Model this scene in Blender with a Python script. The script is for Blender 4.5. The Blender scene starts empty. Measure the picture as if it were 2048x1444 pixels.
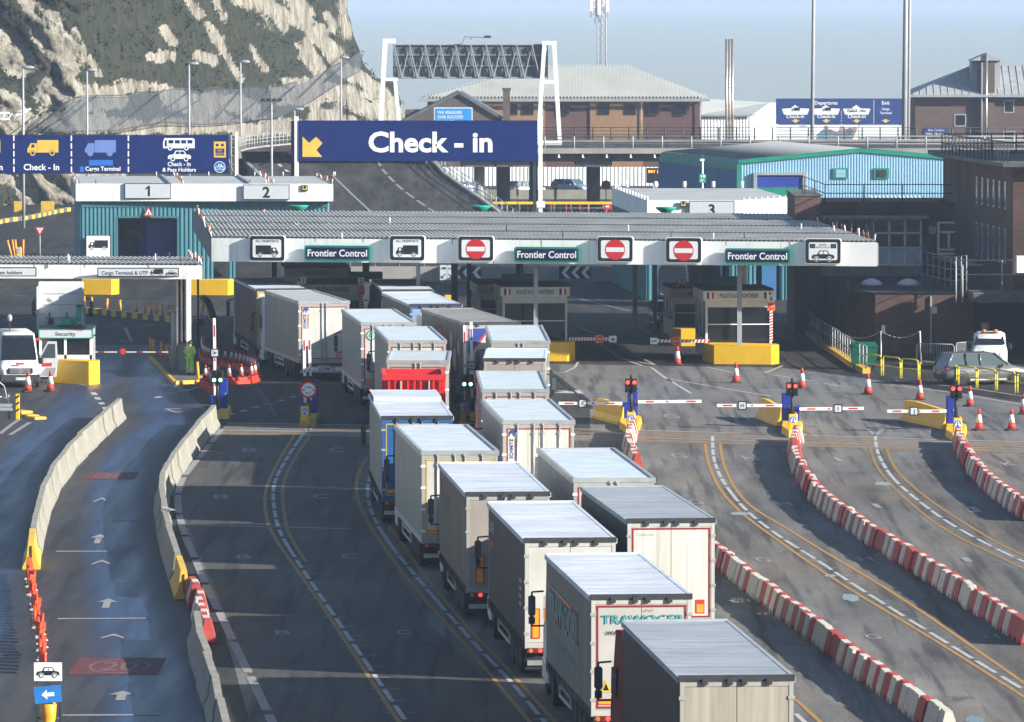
import bpy, bmesh, math, random
from mathutils import Vector, Matrix, noise as mnoise
random.seed(7)
R = math.radians
SC = bpy.context.scene
COL = SC.collection

# ------------------------------------------------------------------ camera
FPX, CX, CY, CAMH = 13000.0, 1024.0, 722.0, 19.1       # focal length in px of a 2048 px wide picture
PITCH = math.atan(726.0 / FPX)
cam_d = bpy.data.cameras.new('camera'); cam = bpy.data.objects.new('camera', cam_d); COL.objects.link(cam)
cam.location = (0, 0, CAMH); cam.rotation_euler = (math.pi/2 - PITCH, 0, 0)
cam_d.sensor_width = 36.0; cam_d.sensor_fit = 'HORIZONTAL'; cam_d.lens = FPX/2048*36.0
cam_d.dof.use_dof = True; cam_d.dof.focus_distance = 262; cam_d.dof.aperture_fstop = 9.0
cam_d.clip_start = 1.0; cam_d.clip_end = 60000
SC.camera = cam
# ------------------------------------------------------------------ light
SUN_DIR = Vector((-1.0, 0.42, -0.44)).normalized()
SUN_EL = math.asin(-SUN_DIR.z); SUN_AZ = math.atan2(-SUN_DIR.x, -SUN_DIR.y)
w = bpy.data.worlds.new("World"); SC.world = w; w.use_nodes = True
nt = w.node_tree; nt.nodes.clear()
sky = nt.nodes.new('ShaderNodeTexSky'); sky.sky_type = 'NISHITA'; sky.sun_disc = False
sky.sun_elevation = SUN_EL; sky.sun_rotation = SUN_AZ; sky.air_density = 1.0; sky.dust_density = 0.6; sky.ozone_density = 2.2
bgn = nt.nodes.new('ShaderNodeBackground'); bgn.inputs['Strength'].default_value = 0.068
wo = nt.nodes.new('ShaderNodeOutputWorld')
nt.links.new(sky.outputs[0], bgn.inputs[0]); nt.links.new(bgn.outputs[0], wo.inputs[0])
sun_d = bpy.data.lights.new('sun', 'SUN'); sun = bpy.data.objects.new('sun', sun_d); COL.objects.link(sun)
sun_d.energy = 5.0; sun_d.angle = R(0.5); sun_d.color = (1.0, 0.945, 0.86)
sun.rotation_euler = SUN_DIR.to_track_quat('-Z', 'Y').to_euler(); sun.location = (60, -30, 80)
SC.view_settings.view_transform = 'Standard'; SC.view_settings.look = 'None'
SC.view_settings.exposure = 1.22; SC.view_settings.gamma = 1.0
SC.cycles.use_denoising = True
SC.cycles.max_bounces = 8; SC.cycles.transparent_max_bounces = 12; SC.cycles.volume_bounces = 0
SC.cycles.caustics_reflective = False; SC.cycles.caustics_refractive = False

# ------------------------------------------------------------------ where things stand
CP, SP = math.cos(PITCH), math.sin(PITCH)
def ray(u, v):
    x = (u-CX)/FPX; z = -(v-CY)/FPX
    return Vector((x, CP + SP*z, -SP + CP*z))
def G(u, v, h=0.0):                 # point at height h seen at (u, v)
    d = ray(u, v); t = (h-CAMH)/d.z
    return Vector((d.x*t, d.y*t, h))
def A(u, v, Y):                     # point at distance Y seen at (u, v)
    d = ray(u, v); t = Y/d.y
    return Vector((d.x*t, Y, CAMH + d.z*t))
def pxm(Y): return Y/FPX            # metres per px at distance Y

# ------------------------------------------------------------------ materials
MATS = {}
def mat(name, col, rough=0.6, metal=0.0, var=0.12, scale=1.2, streak=0.0, dirt=(0.10, 0.085, 0.06), bump=0.0,
        bscale=8.0, spec=0.4, emit=0.0, stretch=(1, 1, 1), alpha=1.0, coat=0.0, sscale=(5, 5, 0.35), fine=0.0):
    if name in MATS: return MATS[name]
    m = bpy.data.materials.new(name); m.use_nodes = True; t = m.node_tree; N = t.nodes; L = t.links
    b = N['Principled BSDF']
    b.inputs['Roughness'].default_value = rough; b.inputs['Metallic'].default_value = metal
    b.inputs['Specular IOR Level'].default_value = spec
    if coat: b.inputs['Coat Weight'].default_value = coat
    c = (col[0], col[1], col[2], 1)
    tc = N.new('ShaderNodeTexCoord')
    def nz(sc, st, det=4, ro=0.6):
        mp = N.new('ShaderNodeMapping'); mp.inputs['Scale'].default_value = st; L.new(tc.outputs['Object'], mp.inputs[0])
        n = N.new('ShaderNodeTexNoise'); n.inputs['Scale'].default_value = sc; n.inputs['Detail'].default_value = det
        n.inputs['Roughness'].default_value = ro; L.new(mp.outputs[0], n.inputs['Vector']); return n.outputs['Fac']
    def mix(fac, a, bb, mode='MIX'):
        x = N.new('ShaderNodeMix'); x.data_type = 'RGBA'; x.blend_type = mode
        if isinstance(fac, float): x.inputs[0].default_value = fac
        else: L.new(fac, x.inputs[0])
        for i, q in ((6, a), (7, bb)):
            if isinstance(q, tuple): x.inputs[i].default_value = q
            else: L.new(q, x.inputs[i])
        return x.outputs[2]
    def ramp(f, lo, hi):
        r = N.new('ShaderNodeMapRange'); r.inputs[1].default_value = lo; r.inputs[2].default_value = hi; L.new(f, r.inputs[0]); return r.outputs[0]
    out = None
    if var:
        lo = tuple(max(0, q*(1-var)) for q in col)+(1,); hi = tuple(min(1, q*(1+var)) for q in col)+(1,)
        out = mix(ramp(nz(scale, stretch), 0.3, 0.7), lo, hi)
    if fine:
        out2 = mix(ramp(nz(scale*17, stretch, 3), 0.3, 0.7), (1-fine,)*3+(1,), (1+fine,)*3+(1,))
        out = mix(1.0, out if out is not None else c, out2, 'MULTIPLY')
    if streak:
        f = ramp(nz(1.0, sscale, 5, 0.65), 0.52, 0.85)
        mul = N.new('ShaderNodeMath'); mul.operation = 'MULTIPLY'; mul.inputs[1].default_value = streak; L.new(f, mul.inputs[0])
        out = mix(mul.outputs[0], out if out is not None else c, tuple(dirt)+(1,))
    if out is not None: L.new(out, b.inputs['Base Color'])
    else: b.inputs['Base Color'].default_value = c
    if rough < 0.9 and var:
        rr = N.new('ShaderNodeMapRange'); rr.inputs[3].default_value = max(0.02, rough*0.8); rr.inputs[4].default_value = min(1, rough*1.25)
        L.new(nz(scale*2.3, stretch), rr.inputs[0]); L.new(rr.outputs[0], b.inputs['Roughness'])
    if bump:
        bn = N.new('ShaderNodeBump'); bn.inputs['Strength'].default_value = bump; bn.inputs['Distance'].default_value = 0.05
        L.new(nz(bscale, stretch, 6), bn.inputs['Height']); L.new(bn.outputs[0], b.inputs['Normal'])
    if emit:
        b.inputs['Emission Color'].default_value = c; b.inputs['Emission Strength'].default_value = emit
    if alpha < 1: b.inputs['Alpha'].default_value = alpha
    MATS[name] = m; return m

WHITE = mat('white_paint', (0.82, 0.84, 0.82), 0.5, var=0.05, streak=0.15, scale=0.6)
FASCIA = mat('fascia_white_paint', (0.82, 0.84, 0.82), 0.55, var=0.06, streak=0.55, scale=0.6, dirt=(0.40, 0.29, 0.19), sscale=(1.6, 1.6, 0.25))
SIGNWHITE = mat('sign_white', (0.80, 0.82, 0.82), 0.45, var=0.05, scale=1.5)
SIGNGREY = mat('sign_grey', (0.50, 0.54, 0.57), 0.45, var=0.05)
BLACK = mat('black_paint', (0.012, 0.012, 0.014), 0.5, var=0.1)
NAVY = mat('sign_navy', (0.004, 0.017, 0.115), 0.8, var=0.10, scale=0.7, spec=0.08)
DKNAVY = mat('sign_dark_navy', (0.010, 0.014, 0.060), 0.6, var=0.3, scale=4, spec=.1)
SIGNGREEN = mat('sign_green', (0.0, 0.22, 0.15), 0.45)
SIGNYELLOW = mat('sign_yellow', (0.72, 0.46, 0.06), 0.5)
YELLOW = mat('yellow_paint', (0.80, 0.47, 0.012), 0.5, var=0.08, streak=0.22, scale=0.8)
DULLYELLOW = mat('worn_yellow_paint', (0.60, 0.38, 0.045), 0.7, var=0.15, streak=0.45, scale=1.5)
ORANGE = mat('orange_plastic', (0.80, 0.17, 0.02), 0.5, var=0.15)
RED = mat('red_paint', (0.52, 0.025, 0.02), 0.5, var=0.12)
SIGNRED = mat('sign_red', (0.60, 0.02, 0.025), 0.5, var=0.08)
DARKRED = mat('dark_red_tape', (0.25, 0.02, 0.025), 0.4)
STEEL = mat('galvanised_steel', (0.40, 0.42, 0.43), 0.45, 0.7, var=0.2, scale=3)
PALESTEEL = mat('painted_grey_steel', (0.30, 0.315, 0.33), 0.5, var=0.12)
DKSTEEL = mat('dark_steel', (0.045, 0.045, 0.05), 0.5, 0.2, var=0.3, scale=3)
RUST = mat('rusty_steel', (0.22, 0.09, 0.05), 0.8, var=0.4, scale=3)
CONC = mat('concrete', (0.25, 0.24, 0.20), 0.85, var=0.2, streak=0.45, scale=0.9, fine=0.15, dirt=(0.2, 0.17, 0.12))
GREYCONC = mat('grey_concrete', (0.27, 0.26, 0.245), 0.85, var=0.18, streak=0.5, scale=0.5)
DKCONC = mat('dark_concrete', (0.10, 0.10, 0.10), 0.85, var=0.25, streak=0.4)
RUBBER = mat('rubber', (0.018, 0.018, 0.019), 0.8, var=0.2)
GLASS = mat('dark_glass', (0.010, 0.012, 0.016), 0.10, var=0, spec=0.6)
CARGLASS = mat('car_glass', (0.06, 0.085, 0.09), 0.12, var=0, spec=0.5)
TEAL = mat('teal_cladding', (0.075, 0.23, 0.27), 0.5, var=0.08, streak=0.25, scale=0.5, dirt=(0.08, 0.12, 0.13))
TEALTRIM = mat('teal_trim', (0.05, 0.17, 0.19), 0.5, streak=0.3)
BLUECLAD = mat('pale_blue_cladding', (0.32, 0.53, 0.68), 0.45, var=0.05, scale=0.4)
GREENTRIM = mat('green_trim', (0.01, 0.22, 0.145), 0.5)
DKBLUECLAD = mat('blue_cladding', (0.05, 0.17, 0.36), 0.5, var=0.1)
CABBLUE = mat('cabinet_blue', (0.010, 0.030, 0.27), 0.4, var=0.10)
LAMPRED = mat('lit_red_lamp', (1.0, 0.05, 0.03), emit=2.2, var=0)
LAMPGREEN = mat('lit_green_lamp', (0.45, 1.0, 0.8), emit=1.6, var=0)
LAMPOFFG = mat('unlit_green_lens', (0.0, 0.10, 0.06), 0.3, var=0)
LAMPOFFR = mat('unlit_red_lens', (0.22, 0.01, 0.01), 0.25, var=0)
TAILRED = mat('lit_tail_lamp', (1.0, 0.03, 0.02), emit=1.6, var=0)
AMBER = mat('amber_lens', (0.7, 0.16, 0.01), 0.3, var=0)
ROOFSHEET = mat('weathered_roof_sheet', (0.41, 0.41, 0.385), 0.75, var=0.25, streak=0.35, scale=0.5, sscale=(2.5, 0.3, 1), dirt=(0.10, 0.10, 0.095))
FLATROOF = mat('flat_roof_felt', (0.34, 0.36, 0.36), 0.85, var=0.15, streak=0.3, scale=0.3, sscale=(1, .3, 1), dirt=(0.2, 0.2, 0.19))

# ------------------------------------------------------------------ mesh builder
class Plane:
    def __init__(s, o, r, u): s.o = Vector(o); s.r = Vector(r).normalized(); s.u = Vector(u).normalized(); s.n = s.r.cross(s.u)
    def p(s, x, y, off=0.0): return s.o + s.r*x + s.u*y + s.n*off
def facing(o, rz=0.0):             # a vertical plane at o that faces the camera side (-Y) when rz = 0
    return Plane(o, (math.cos(rz), math.sin(rz), 0), (0, 0, 1))

TEXTS = {}
def text_geo(s, bold):
    k = (s, bold)
    if k in TEXTS: return TEXTS[k]
    c = bpy.data.curves.new('t', 'FONT'); c.body = s; c.size = 1.0; c.offset = bold; c.resolution_u = 3
    o = bpy.data.objects.new('t', c); COL.objects.link(o)
    dg = bpy.context.evaluated_depsgraph_get(); dg.update()
    me = bpy.data.meshes.new_from_object(o.evaluated_get(dg))
    vs = [v.co.copy() for v in me.vertices]; fs = [tuple(p.vertices) for p in me.polygons]
    bpy.data.objects.remove(o); bpy.data.curves.remove(c); bpy.data.meshes.remove(me)
    if vs:
        x0 = min(v.x for v in vs); x1 = max(v.x for v in vs)
    else: x0 = x1 = 0
    TEXTS[k] = (vs, fs, x0, x1); return TEXTS[k]

class MB:
    def __init__(s): s.v = []; s.f = []; s.m = []; s.mats = []; s.M = Matrix.Identity(4); s.smooth = set()
    def slot(s, m):
        if m not in s.mats: s.mats.append(m)
        return s.mats.index(m)
    def add(s, vs, fs, m, smooth=False):
        k = len(s.v); i = s.slot(m)
        s.v += [s.M @ Vector(v) for v in vs]
        for f in fs:
            if smooth: s.smooth.add(len(s.f))
            s.f.append(tuple(q+k for q in f)); s.m.append(i)
        return s
    def hexa(s, p, m):             # 8 points: bottom 4 (ccw), top 4
        return s.add(p, [(3, 2, 1, 0), (4, 5, 6, 7), (0, 1, 5, 4), (1, 2, 6, 5), (2, 3, 7, 6), (3, 0, 4, 7)], m)
    def box(s, x0, x1, y0, y1, z0, z1, m, b=0.0):
        if b <= 0:
            return s.hexa([(x0, y0, z0), (x1, y0, z0), (x1, y1, z0), (x0, y1, z0), (x0, y0, z1), (x1, y0, z1), (x1, y1, z1), (x0, y1, z1)], m)
        o = [(x0+b, y0), (x1-b, y0), (x1, y0+b), (x1, y1-b), (x1-b, y1), (x0+b, y1), (x0, y1-b), (x0, y0+b)]
        i = [(min(max(x, x0+b), x1-b), min(max(y, y0+b), y1-b)) for x, y in o]
        vs = [(x, y, z0) for x, y in o] + [(x, y, z1-b) for x, y in o] + [(x, y, z1) for x, y in i]
        fs = [tuple(range(7, -1, -1))] + [(k, (k+1) % 8, 8+(k+1) % 8, 8+k) for k in range(8)] + [(8+k, 8+(k+1) % 8, 16+(k+1) % 8, 16+k) for k in range(8)]
        fs.append(tuple(range(16, 24)))
        return s.add(vs, fs, m)
    def quad(s, a, b, c, d, m): return s.add([a, b, c, d], [(0, 1, 2, 3)], m)
    def tube(s, a, b, r, m, n=8, r2=None, smooth=True):
        a = Vector(a); b = Vector(b); d = (b-a); 
        if d.length < 1e-6: return s
        q = d.to_track_quat('Z', 'Y'); r2 = r if r2 is None else r2
        vs = [a + q @ Vector((r*math.cos(2*math.pi*k/n), r*math.sin(2*math.pi*k/n), 0)) for k in range(n)]
        vs += [b + q @ Vector((r2*math.cos(2*math.pi*k/n), r2*math.sin(2*math.pi*k/n), 0)) for k in range(n)]
        s.add(vs, [(k, (k+1) % n, n+(k+1) % n, n+k) for k in range(n)], m, smooth)
        k0 = len(s.v)-2*n; i = s.slot(m)
        s.f.append(tuple(k0+k for k in range(n-1, -1, -1))); s.m.append(i)
        s.f.append(tuple(k0+n+k for k in range(n))); s.m.append(i)
        return s
    def path(s, pts, r, m, n=8):
        for a, b in zip(pts, pts[1:]): s.tube(a, b, r, m, n)
        return s
    def lathe(s, prof, c, m, n=16, axis='Z', smooth=True, cap=True):
        vs = []
        for r, h in prof:
            for k in range(n):
                a = 2*math.pi*k/n
                p = (r*math.cos(a), r*math.sin(a), h) if axis == 'Z' else ((h, r*math.cos(a), r*math.sin(a)) if axis == 'X' else (r*math.cos(a), h, -r*math.sin(a)))
                vs.append((c[0]+p[0], c[1]+p[1], c[2]+p[2]))
        fs = [(j*n+k, j*n+(k+1) % n, (j+1)*n+(k+1) % n, (j+1)*n+k) for j in range(len(prof)-1) for k in range(n)]
        s.add(vs, fs, m, smooth)
        k0 = len(s.v)-len(vs); i = s.slot(m)
        if cap and prof[0][0] > 1e-4: s.f.append(tuple(k0+k for k in range(n-1, -1, -1))); s.m.append(i)
        if cap and prof[-1][0] > 1e-4: s.f.append(tuple(k0+(len(prof)-1)*n+k for k in range(n))); s.m.append(i)
        return s
    def prism(s, pts, pl, d, m):   # 2-D outline on a plane, pushed back by d behind the plane
        n = len(pts)
        vs = [pl.p(x, y) for x, y in pts] + [pl.p(x, y, -d) for x, y in pts]
        return s.add(vs, [tuple(range(n)), tuple(range(2*n-1, n-1, -1))] + [(k, n+k, n+(k+1) % n, (k+1) % n) for k in range(n)], m)
    def poly(s, pl, pts, m, off=0.004): return s.add([pl.p(x, y, off) for x, y in pts], [tuple(range(len(pts)))], m)
    def rect(s, pl, x0, y0, x1, y1, m, off=0.004): return s.poly(pl, [(x0, y0), (x1, y0), (x1, y1), (x0, y1)], m, off)
    def disk(s, pl, x, y, r, m, off=0.004, n=24, ry=None):
        ry = ry or r
        return s.poly(pl, [(x+r*math.cos(2*math.pi*k/n), y+ry*math.sin(2*math.pi*k/n)) for k in range(n)], m, off)
    def ring(s, pl, x, y, r0, r1, m, off=0.004, n=24, sq=1.0):
        vs = [pl.p(x+r*math.cos(2*math.pi*k/n), y+r*sq*math.sin(2*math.pi*k/n), off) for r in (r0, r1) for k in range(n)]
        return s.add(vs, [(k, n+k, n+(k+1) % n, (k+1) % n) for k in range(n)], m)
    def text(s, pl, t, x, y, h, m, off=0.006, bold=0.012, width=None, align='c', sx=1.0):
        vs, fs, x0, x1 = text_geo(t, bold)      # h = cap height
        k = h/0.70; kx = k*sx
        if width and (x1-x0) > 0: kx = width/(x1-x0)
        o = {'c': -(x0+x1)/2, 'l': -x0, 'r': -x1}[align]
        return s.add([pl.p(x+(v.x+o)*kx, y+v.y*k, off) for v in vs], fs, m)
    def build(s, name, parent=None, world=False, label=None, cat=None, group=None, kind=None, loc=None):
        me = bpy.data.meshes.new(name)
        vs = s.v
        if world and parent is not None:
            inv = parent.matrix_basis.inverted(); vs = [inv @ v for v in vs]
        if loc is not None:
            L0 = Vector(loc); vs = [v-L0 for v in vs]
        me.from_pydata([tuple(v) for v in vs], [], s.f)
        for m in s.mats: me.materials.append(m)
        me.polygons.foreach_set('material_index', s.m)
        if s.smooth: me.polygons.foreach_set('use_smooth', [i in s.smooth for i in range(len(s.f))])
        me.validate(); me.update()
        o = bpy.data.objects.new(name, me); COL.objects.link(o)
        if parent is not None: o.parent = parent
        if loc is not None: o.location = loc
        tag(o, label, cat, group, kind)
        return o
def tag(o, label=None, cat=None, group=None, kind=None):
    if label: o['label'] = label
    if cat: o['category'] = cat
    if group: o['group'] = group
    if kind: o['kind'] = kind
    return o
def thing(name, label, cat, loc=(0, 0, 0), rz=0.0, group=None):
    o = bpy.data.objects.new(name, None); COL.objects.link(o)
    o.empty_display_size = 0.3
    o.matrix_basis = Matrix.Translation(Vector(loc)) @ Matrix.Rotation(rz, 4, 'Z')
    return tag(o, label, cat, group)
KIDS = {}
def copy_tree(o, loc=None, rz=None, label=None, group=None, parent=None):
    kids = [c for c in COL.objects if c.parent == o] if o.name not in KIDS else KIDS[o.name]
    KIDS[o.name] = kids
    c = o.copy(); COL.objects.link(c)
    if parent is not None: c.parent = parent
    if loc is not None: c.matrix_basis = Matrix.Translation(Vector(loc)) @ Matrix.Rotation(rz or 0, 4, 'Z')
    if label: c['label'] = label
    if group: c['group'] = group
    for k in kids: copy_tree(k, parent=c)
    return c
def pl_box(mb, pl, x0, y0, x1, y1, d, m):          # a box whose front lies on the plane
    return mb.prism([(x0, y0), (x1, y0), (x1, y1), (x0, y1)], pl, d, m)
def railing(mb, pts, h, m, rails=(1.0, 0.5), step=1.5, r=0.025, rp=0.03):
    up = Vector((0, 0, 1))
    for k, (a, b) in enumerate(zip(pts, pts[1:])):
        a = Vector(a); b = Vector(b); L = (b-a).length; n = max(1, round(L/step))
        for i in range(n+1):
            if i == 0 and k > 0: continue
            p = a.lerp(b, i/n); mb.tube(p, p+up*h, rp, m, 6)
        for q in rails: mb.tube(a+up*h*q, b+up*h*q, r, m, 6)
def corr(mb, p0, p1, z0, z1, m, pitch=0.3, amp=0.04, both=False):
    p0 = Vector((p0[0], p0[1], 0)); p1 = Vector((p1[0], p1[1], 0)); d = p1-p0; L = d.length
    if L < 1e-3: return
    d.normalize(); nrm = Vector((d.y, -d.x, 0)); n = max(1, round(L/pitch)); q = L/n; pts = []
    for i in range(n):
        s = i*q
        pts += [(s, 0), (s+0.42*q, 0), (s+0.5*q, amp), (s+0.92*q, amp)]
    pts.append((L, 0))
    vs = []
    for s, o in pts:
        b = p0 + d*s + nrm*o
        vs += [(b.x, b.y, z0), (b.x, b.y, z1)]
    mb.add(vs, [(2*i, 2*i+2, 2*i+3, 2*i+1) for i in range(len(pts)-1)], m)

# pictograms: lorry, car, bus, ship; drawn on a plane, size = width
def circ(x, y, r, n=14): return [(x+r*math.cos(2*math.pi*k/n), y+r*math.sin(2*math.pi*k/n)) for k in range(n)]
def picto(mb, pl, kind, x, y, wd, fg, bg, off=0.006, flip=False):
    sg = -1 if flip else 1
    def P(pts, m, o): mb.poly(pl, [(x+sg*px*wd, y+py*wd) for px, py in (pts if not flip else pts[::-1])], m, o)
    if kind == 'lorry':            # faces left
        P([(-0.18, -0.13), (0.5, -0.13), (0.5, 0.27), (-0.18, 0.27)], fg, off)
        P([(-0.5, -0.13), (-0.19, -0.13), (-0.19, 0.17), (-0.40, 0.17), (-0.47, 0.02), (-0.5, 0.0)], fg, off)
        P([(-0.385, 0.03), (-0.27, 0.03), (-0.27, 0.13), (-0.36, 0.13)], bg, off+0.003)
        for c in (-0.33, 0.30):
            P(circ(c, -0.15, 0.10), bg, off+0.002); P(circ(c, -0.15, 0.085), fg, off+0.004); P(circ(c, -0.15, 0.05), bg, off+0.006)
    elif kind == 'car':
        P([(-0.5, -0.10), (0.5, -0.10), (0.5, 0.02), (0.44, 0.07), (0.30, 0.09), (0.20, 0.26), (-0.16, 0.26), (-0.26, 0.09), (-0.44, 0.07), (-0.5, 0.0)], fg, off)
        P([(-0.19, 0.10), (0.0, 0.10), (0.0, 0.22), (-0.13, 0.22)], bg, off+0.003)
        P([(0.03, 0.10), (0.24, 0.10), (0.18, 0.22), (0.03, 0.22)], bg, off+0.003)
        for c in (-0.29, 0.29):
            P(circ(c, -0.11, 0.12), bg, off+0.002); P(circ(c, -0.11, 0.10), fg, off+0.004); P(circ(c, -0.11, 0.06), bg, off+0.006)
    elif kind == 'bus':
        P([(-0.5, -0.15), (0.5, -0.15), (0.5, 0.13), (0.46, 0.17), (-0.46, 0.17), (-0.5, 0.05)], fg, off)
        for k in range(4): P([(-0.33+0.2*k, 0.0), (-0.17+0.2*k, 0.0), (-0.17+0.2*k, 0.11), (-0.33+0.2*k, 0.11)], bg, off+0.003)
        P([(-0.45, -0.1), (-0.38, -0.1), (-0.38, 0.1), (-0.45, 0.1)], bg, off+0.003)
        for c in (-0.28, 0.24):
            P(circ(c, -0.15, 0.085), bg, off+0.002); P(circ(c, -0.15, 0.07), fg, off+0.004); P(circ(c, -0.15, 0.035), bg, off+0.006)
    elif kind == 'ship':
        P([(-0.42, -0.13), (0.42, -0.13), (0.5, 0.08), (0.1, 0.10), (0.1, 0.16), (0.02, 0.16), (0.02, 0.21), (-0.06, 0.21), (-0.06, 0.16), (-0.14, 0.16), (-0.14, 0.10), (-0.5, 0.08)], fg, off)
def arrow_poly(L, wd): return [(-wd*.18, -L/2), (wd*.18, -L/2), (wd*.18, L*.1), (wd/2, L*.1), (0, L/2), (-wd/2, L*.1), (-wd*.18, L*.1)]
# ================================================================== the setting: ground, roads, markings, water, cliff
def road_mat(name, dark, light, rough, tint=(1, 1, 1), wet=0.0, tracks=0.35):
    m = bpy.data.materials.new(name); m.use_nodes = True; t = m.node_tree; N = t.nodes; L = t.links; b = N['Principled BSDF']
    tc = N.new('ShaderNodeTexCoord')
    def nz(sc, st=(1, 1, 1), det=5, ro=0.6, rz=0.0):
        mp = N.new('ShaderNodeMapping'); mp.inputs['Scale'].default_value = st; mp.inputs['Rotation'].default_value = (0, 0, rz); L.new(tc.outputs['Object'], mp.inputs[0])
        n = N.new('ShaderNodeTexNoise'); n.inputs['Scale'].default_value = sc; n.inputs['Detail'].default_value = det; n.inputs['Roughness'].default_value = ro
        L.new(mp.outputs[0], n.inputs['Vector']); return n.outputs['Fac']
    def rng(f, a, bb, c=0.0, d=1.0):
        r = N.new('ShaderNodeMapRange'); r.inputs[1].default_value = a; r.inputs[2].default_value = bb; r.inputs[3].default_value = c; r.inputs[4].default_value = d
        L.new(f, r.inputs[0]); return r.outputs[0]
    def mix(f, a, bb, mode='MIX'):
        x = N.new('ShaderNodeMix'); x.data_type = 'RGBA'; x.blend_type = mode
        if isinstance(f, float): x.inputs[0].default_value = f
        else: L.new(f, x.inputs[0])
        for i, q in ((6, a), (7, bb)):
            if isinstance(q, tuple): x.inputs[i].default_value = q
            else: L.new(q, x.inputs[i])
        return x.outputs[2]
    lo = tuple(dark*q for q in tint)+(1,); hi = tuple(light*q for q in tint)+(1,)
    base = mix(rng(nz(0.09, (1, .35, 1)), .32, .68), lo, hi)
    base = mix(rng(nz(0.16, (1, .25, 1), 4), .42, .66, 0, .8), base, mix(1.0, base, (1.12, .98, .80, 1), 'MULTIPLY'))   # brown grime
    base = mix(rng(nz(0.9, (1, .12, 1), 4), .35, .65), mix(1.0, base, (1-tracks,)*3+(1,), 'MULTIPLY'), base)        # tyre tracks along the lanes
    base = mix(rng(nz(2.2, (.10, 1, 1), 3), .5, .75, 0, .35), base, mix(1.0, base, (.5, .5, .52, 1), 'MULTIPLY'))  # cross seams and drips
    base = mix(rng(nz(14, (1, 1, 1), 4), .3, .7), mix(1.0, base, (.55, .55, .56, 1), 'MULTIPLY'), mix(1.0, base, (1.5, 1.5, 1.48, 1), 'MULTIPLY'))
    base = mix(rng(nz(0.55, (1, .5, 1), 6, .7), .60, .69, 0, .8), base, mix(1.0, base, (.4, .4, .42, 1), 'MULTIPLY'))  # oil stains
    base = mix(rng(nz(1.9, (1, .035, 1), 3), .50, .64, 0, .85), base, mix(1.0, base, (.45, .45, .47, 1), 'MULTIPLY'))    # rubber laid down in the wheel paths
    base = mix(rng(nz(0.30, (1, .10, 1), 2, .4), .56, .61, 0, .6), base, mix(1.0, base, (.70, .70, .73, 1), 'MULTIPLY'))   # reinstated patches
    L.new(base, b.inputs['Base Color'])
    r = rng(nz(0.35, (1, .14, 1), 5), .35, .65, rough*(1-wet), rough)
    L.new(r, b.inputs['Roughness']); b.inputs['Specular IOR Level'].default_value = 0.12 if not wet else 0.3
    bn = N.new('ShaderNodeBump'); bn.inputs['Strength'].default_value = 0.25; bn.inputs['Distance'].default_value = 0.01
    L.new(nz(30, (1, 1, 1), 3), bn.inputs['Height']); L.new(bn.outputs[0], b.inputs['Normal'])
    MATS[name] = m; return m
ASPH = road_mat('asphalt', 0.034, 0.065, 0.78)
LANE = road_mat('lane_asphalt', 0.125, 0.215, 0.72, (1.03, 1.0, 0.95))
DARKLANE = road_mat('dark_lane_asphalt', 0.068, 0.112, 0.7, (1.05, 1.0, 0.92), tracks=0.3)
APRON = road_mat('apron_asphalt', 0.14, 0.21, 0.75, (1.0, 1.0, 1.0), tracks=0.2)
WET = road_mat('wet_sky_tint_asphalt', 0.032, 0.062, 0.62, (1.0, 0.97, 0.98), tracks=0.3)
def wet_sky_tint(m):
    t = m.node_tree; N = t.nodes; L = t.links; b = N['Principled BSDF']
    an = N.new('ShaderNodeAttribute'); an.attribute_name = 'wet'
    tc = N.new('ShaderNodeTexCoord'); mp = N.new('ShaderNodeMapping'); mp.inputs['Scale'].default_value = (1, .06, 1); L.new(tc.outputs['Object'], mp.inputs[0])
    n = N.new('ShaderNodeTexNoise'); n.inputs['Scale'].default_value = 1.3; n.inputs['Detail'].default_value = 5; L.new(mp.outputs[0], n.inputs['Vector'])
    r = N.new('ShaderNodeMapRange'); r.inputs[1].default_value = .3; r.inputs[2].default_value = .7; r.inputs[3].default_value = .35; r.inputs[4].default_value = 1.25; L.new(n.outputs[0], r.inputs[0])
    mu = N.new('ShaderNodeMath'); mu.operation = 'MULTIPLY'; mu.use_clamp = True; L.new(an.outputs['Fac'], mu.inputs[0]); L.new(r.outputs[0], mu.inputs[1])
    def blend(sock, val, col):
        src = sock.links[0].from_socket; x = N.new('ShaderNodeMix'); x.data_type = 'RGBA' if col else 'FLOAT'; L.new(mu.outputs[0], x.inputs[0])
        if col: L.new(src, x.inputs[6]); x.inputs[7].default_value = val; L.new(x.outputs[2], sock)
        else: L.new(src, x.inputs[2]); x.inputs[3].default_value = val; L.new(x.outputs[0], sock)
    blend(b.inputs['Base Color'], (.012, .030, .090, 1), True); blend(b.inputs['Roughness'], .38, False); b.inputs['Specular IOR Level'].default_value = .3  # sky reflection painted as a blue base colour; lower roughness for the wet
wet_sky_tint(WET)
DAMP = road_mat('damp_asphalt', 0.035, 0.060, 0.62, (0.95, 0.97, 1.1), wet=0.3)
RAMPM = road_mat('ramp_asphalt', 0.055, 0.085, 0.85, (1.04, 1.0, 0.97), tracks=0.45)

def sheet(name, pts, m, z, label=None):
    b = MB(); b.add([(p[0], p[1], z) for p in pts], [tuple(range(len(pts)))], m)
    o = b.build(name, kind='structure'); return o
def gpts(px): return [G(u, v) for u, v in px]
sheet('ground', [(-500, -80), (500, -80), (500, 872), (-500, 872)], ASPH, 0.0)
seam = mat('sea_water', (0.05, 0.075, 0.16), 0.12, var=0, bump=0.05, bscale=0.05, spec=0.5)
sheet('sea', [(-11800, 860), (11800, 860), (11800, 12600), (-11800, 12600)], seam, -1.2)
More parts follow.
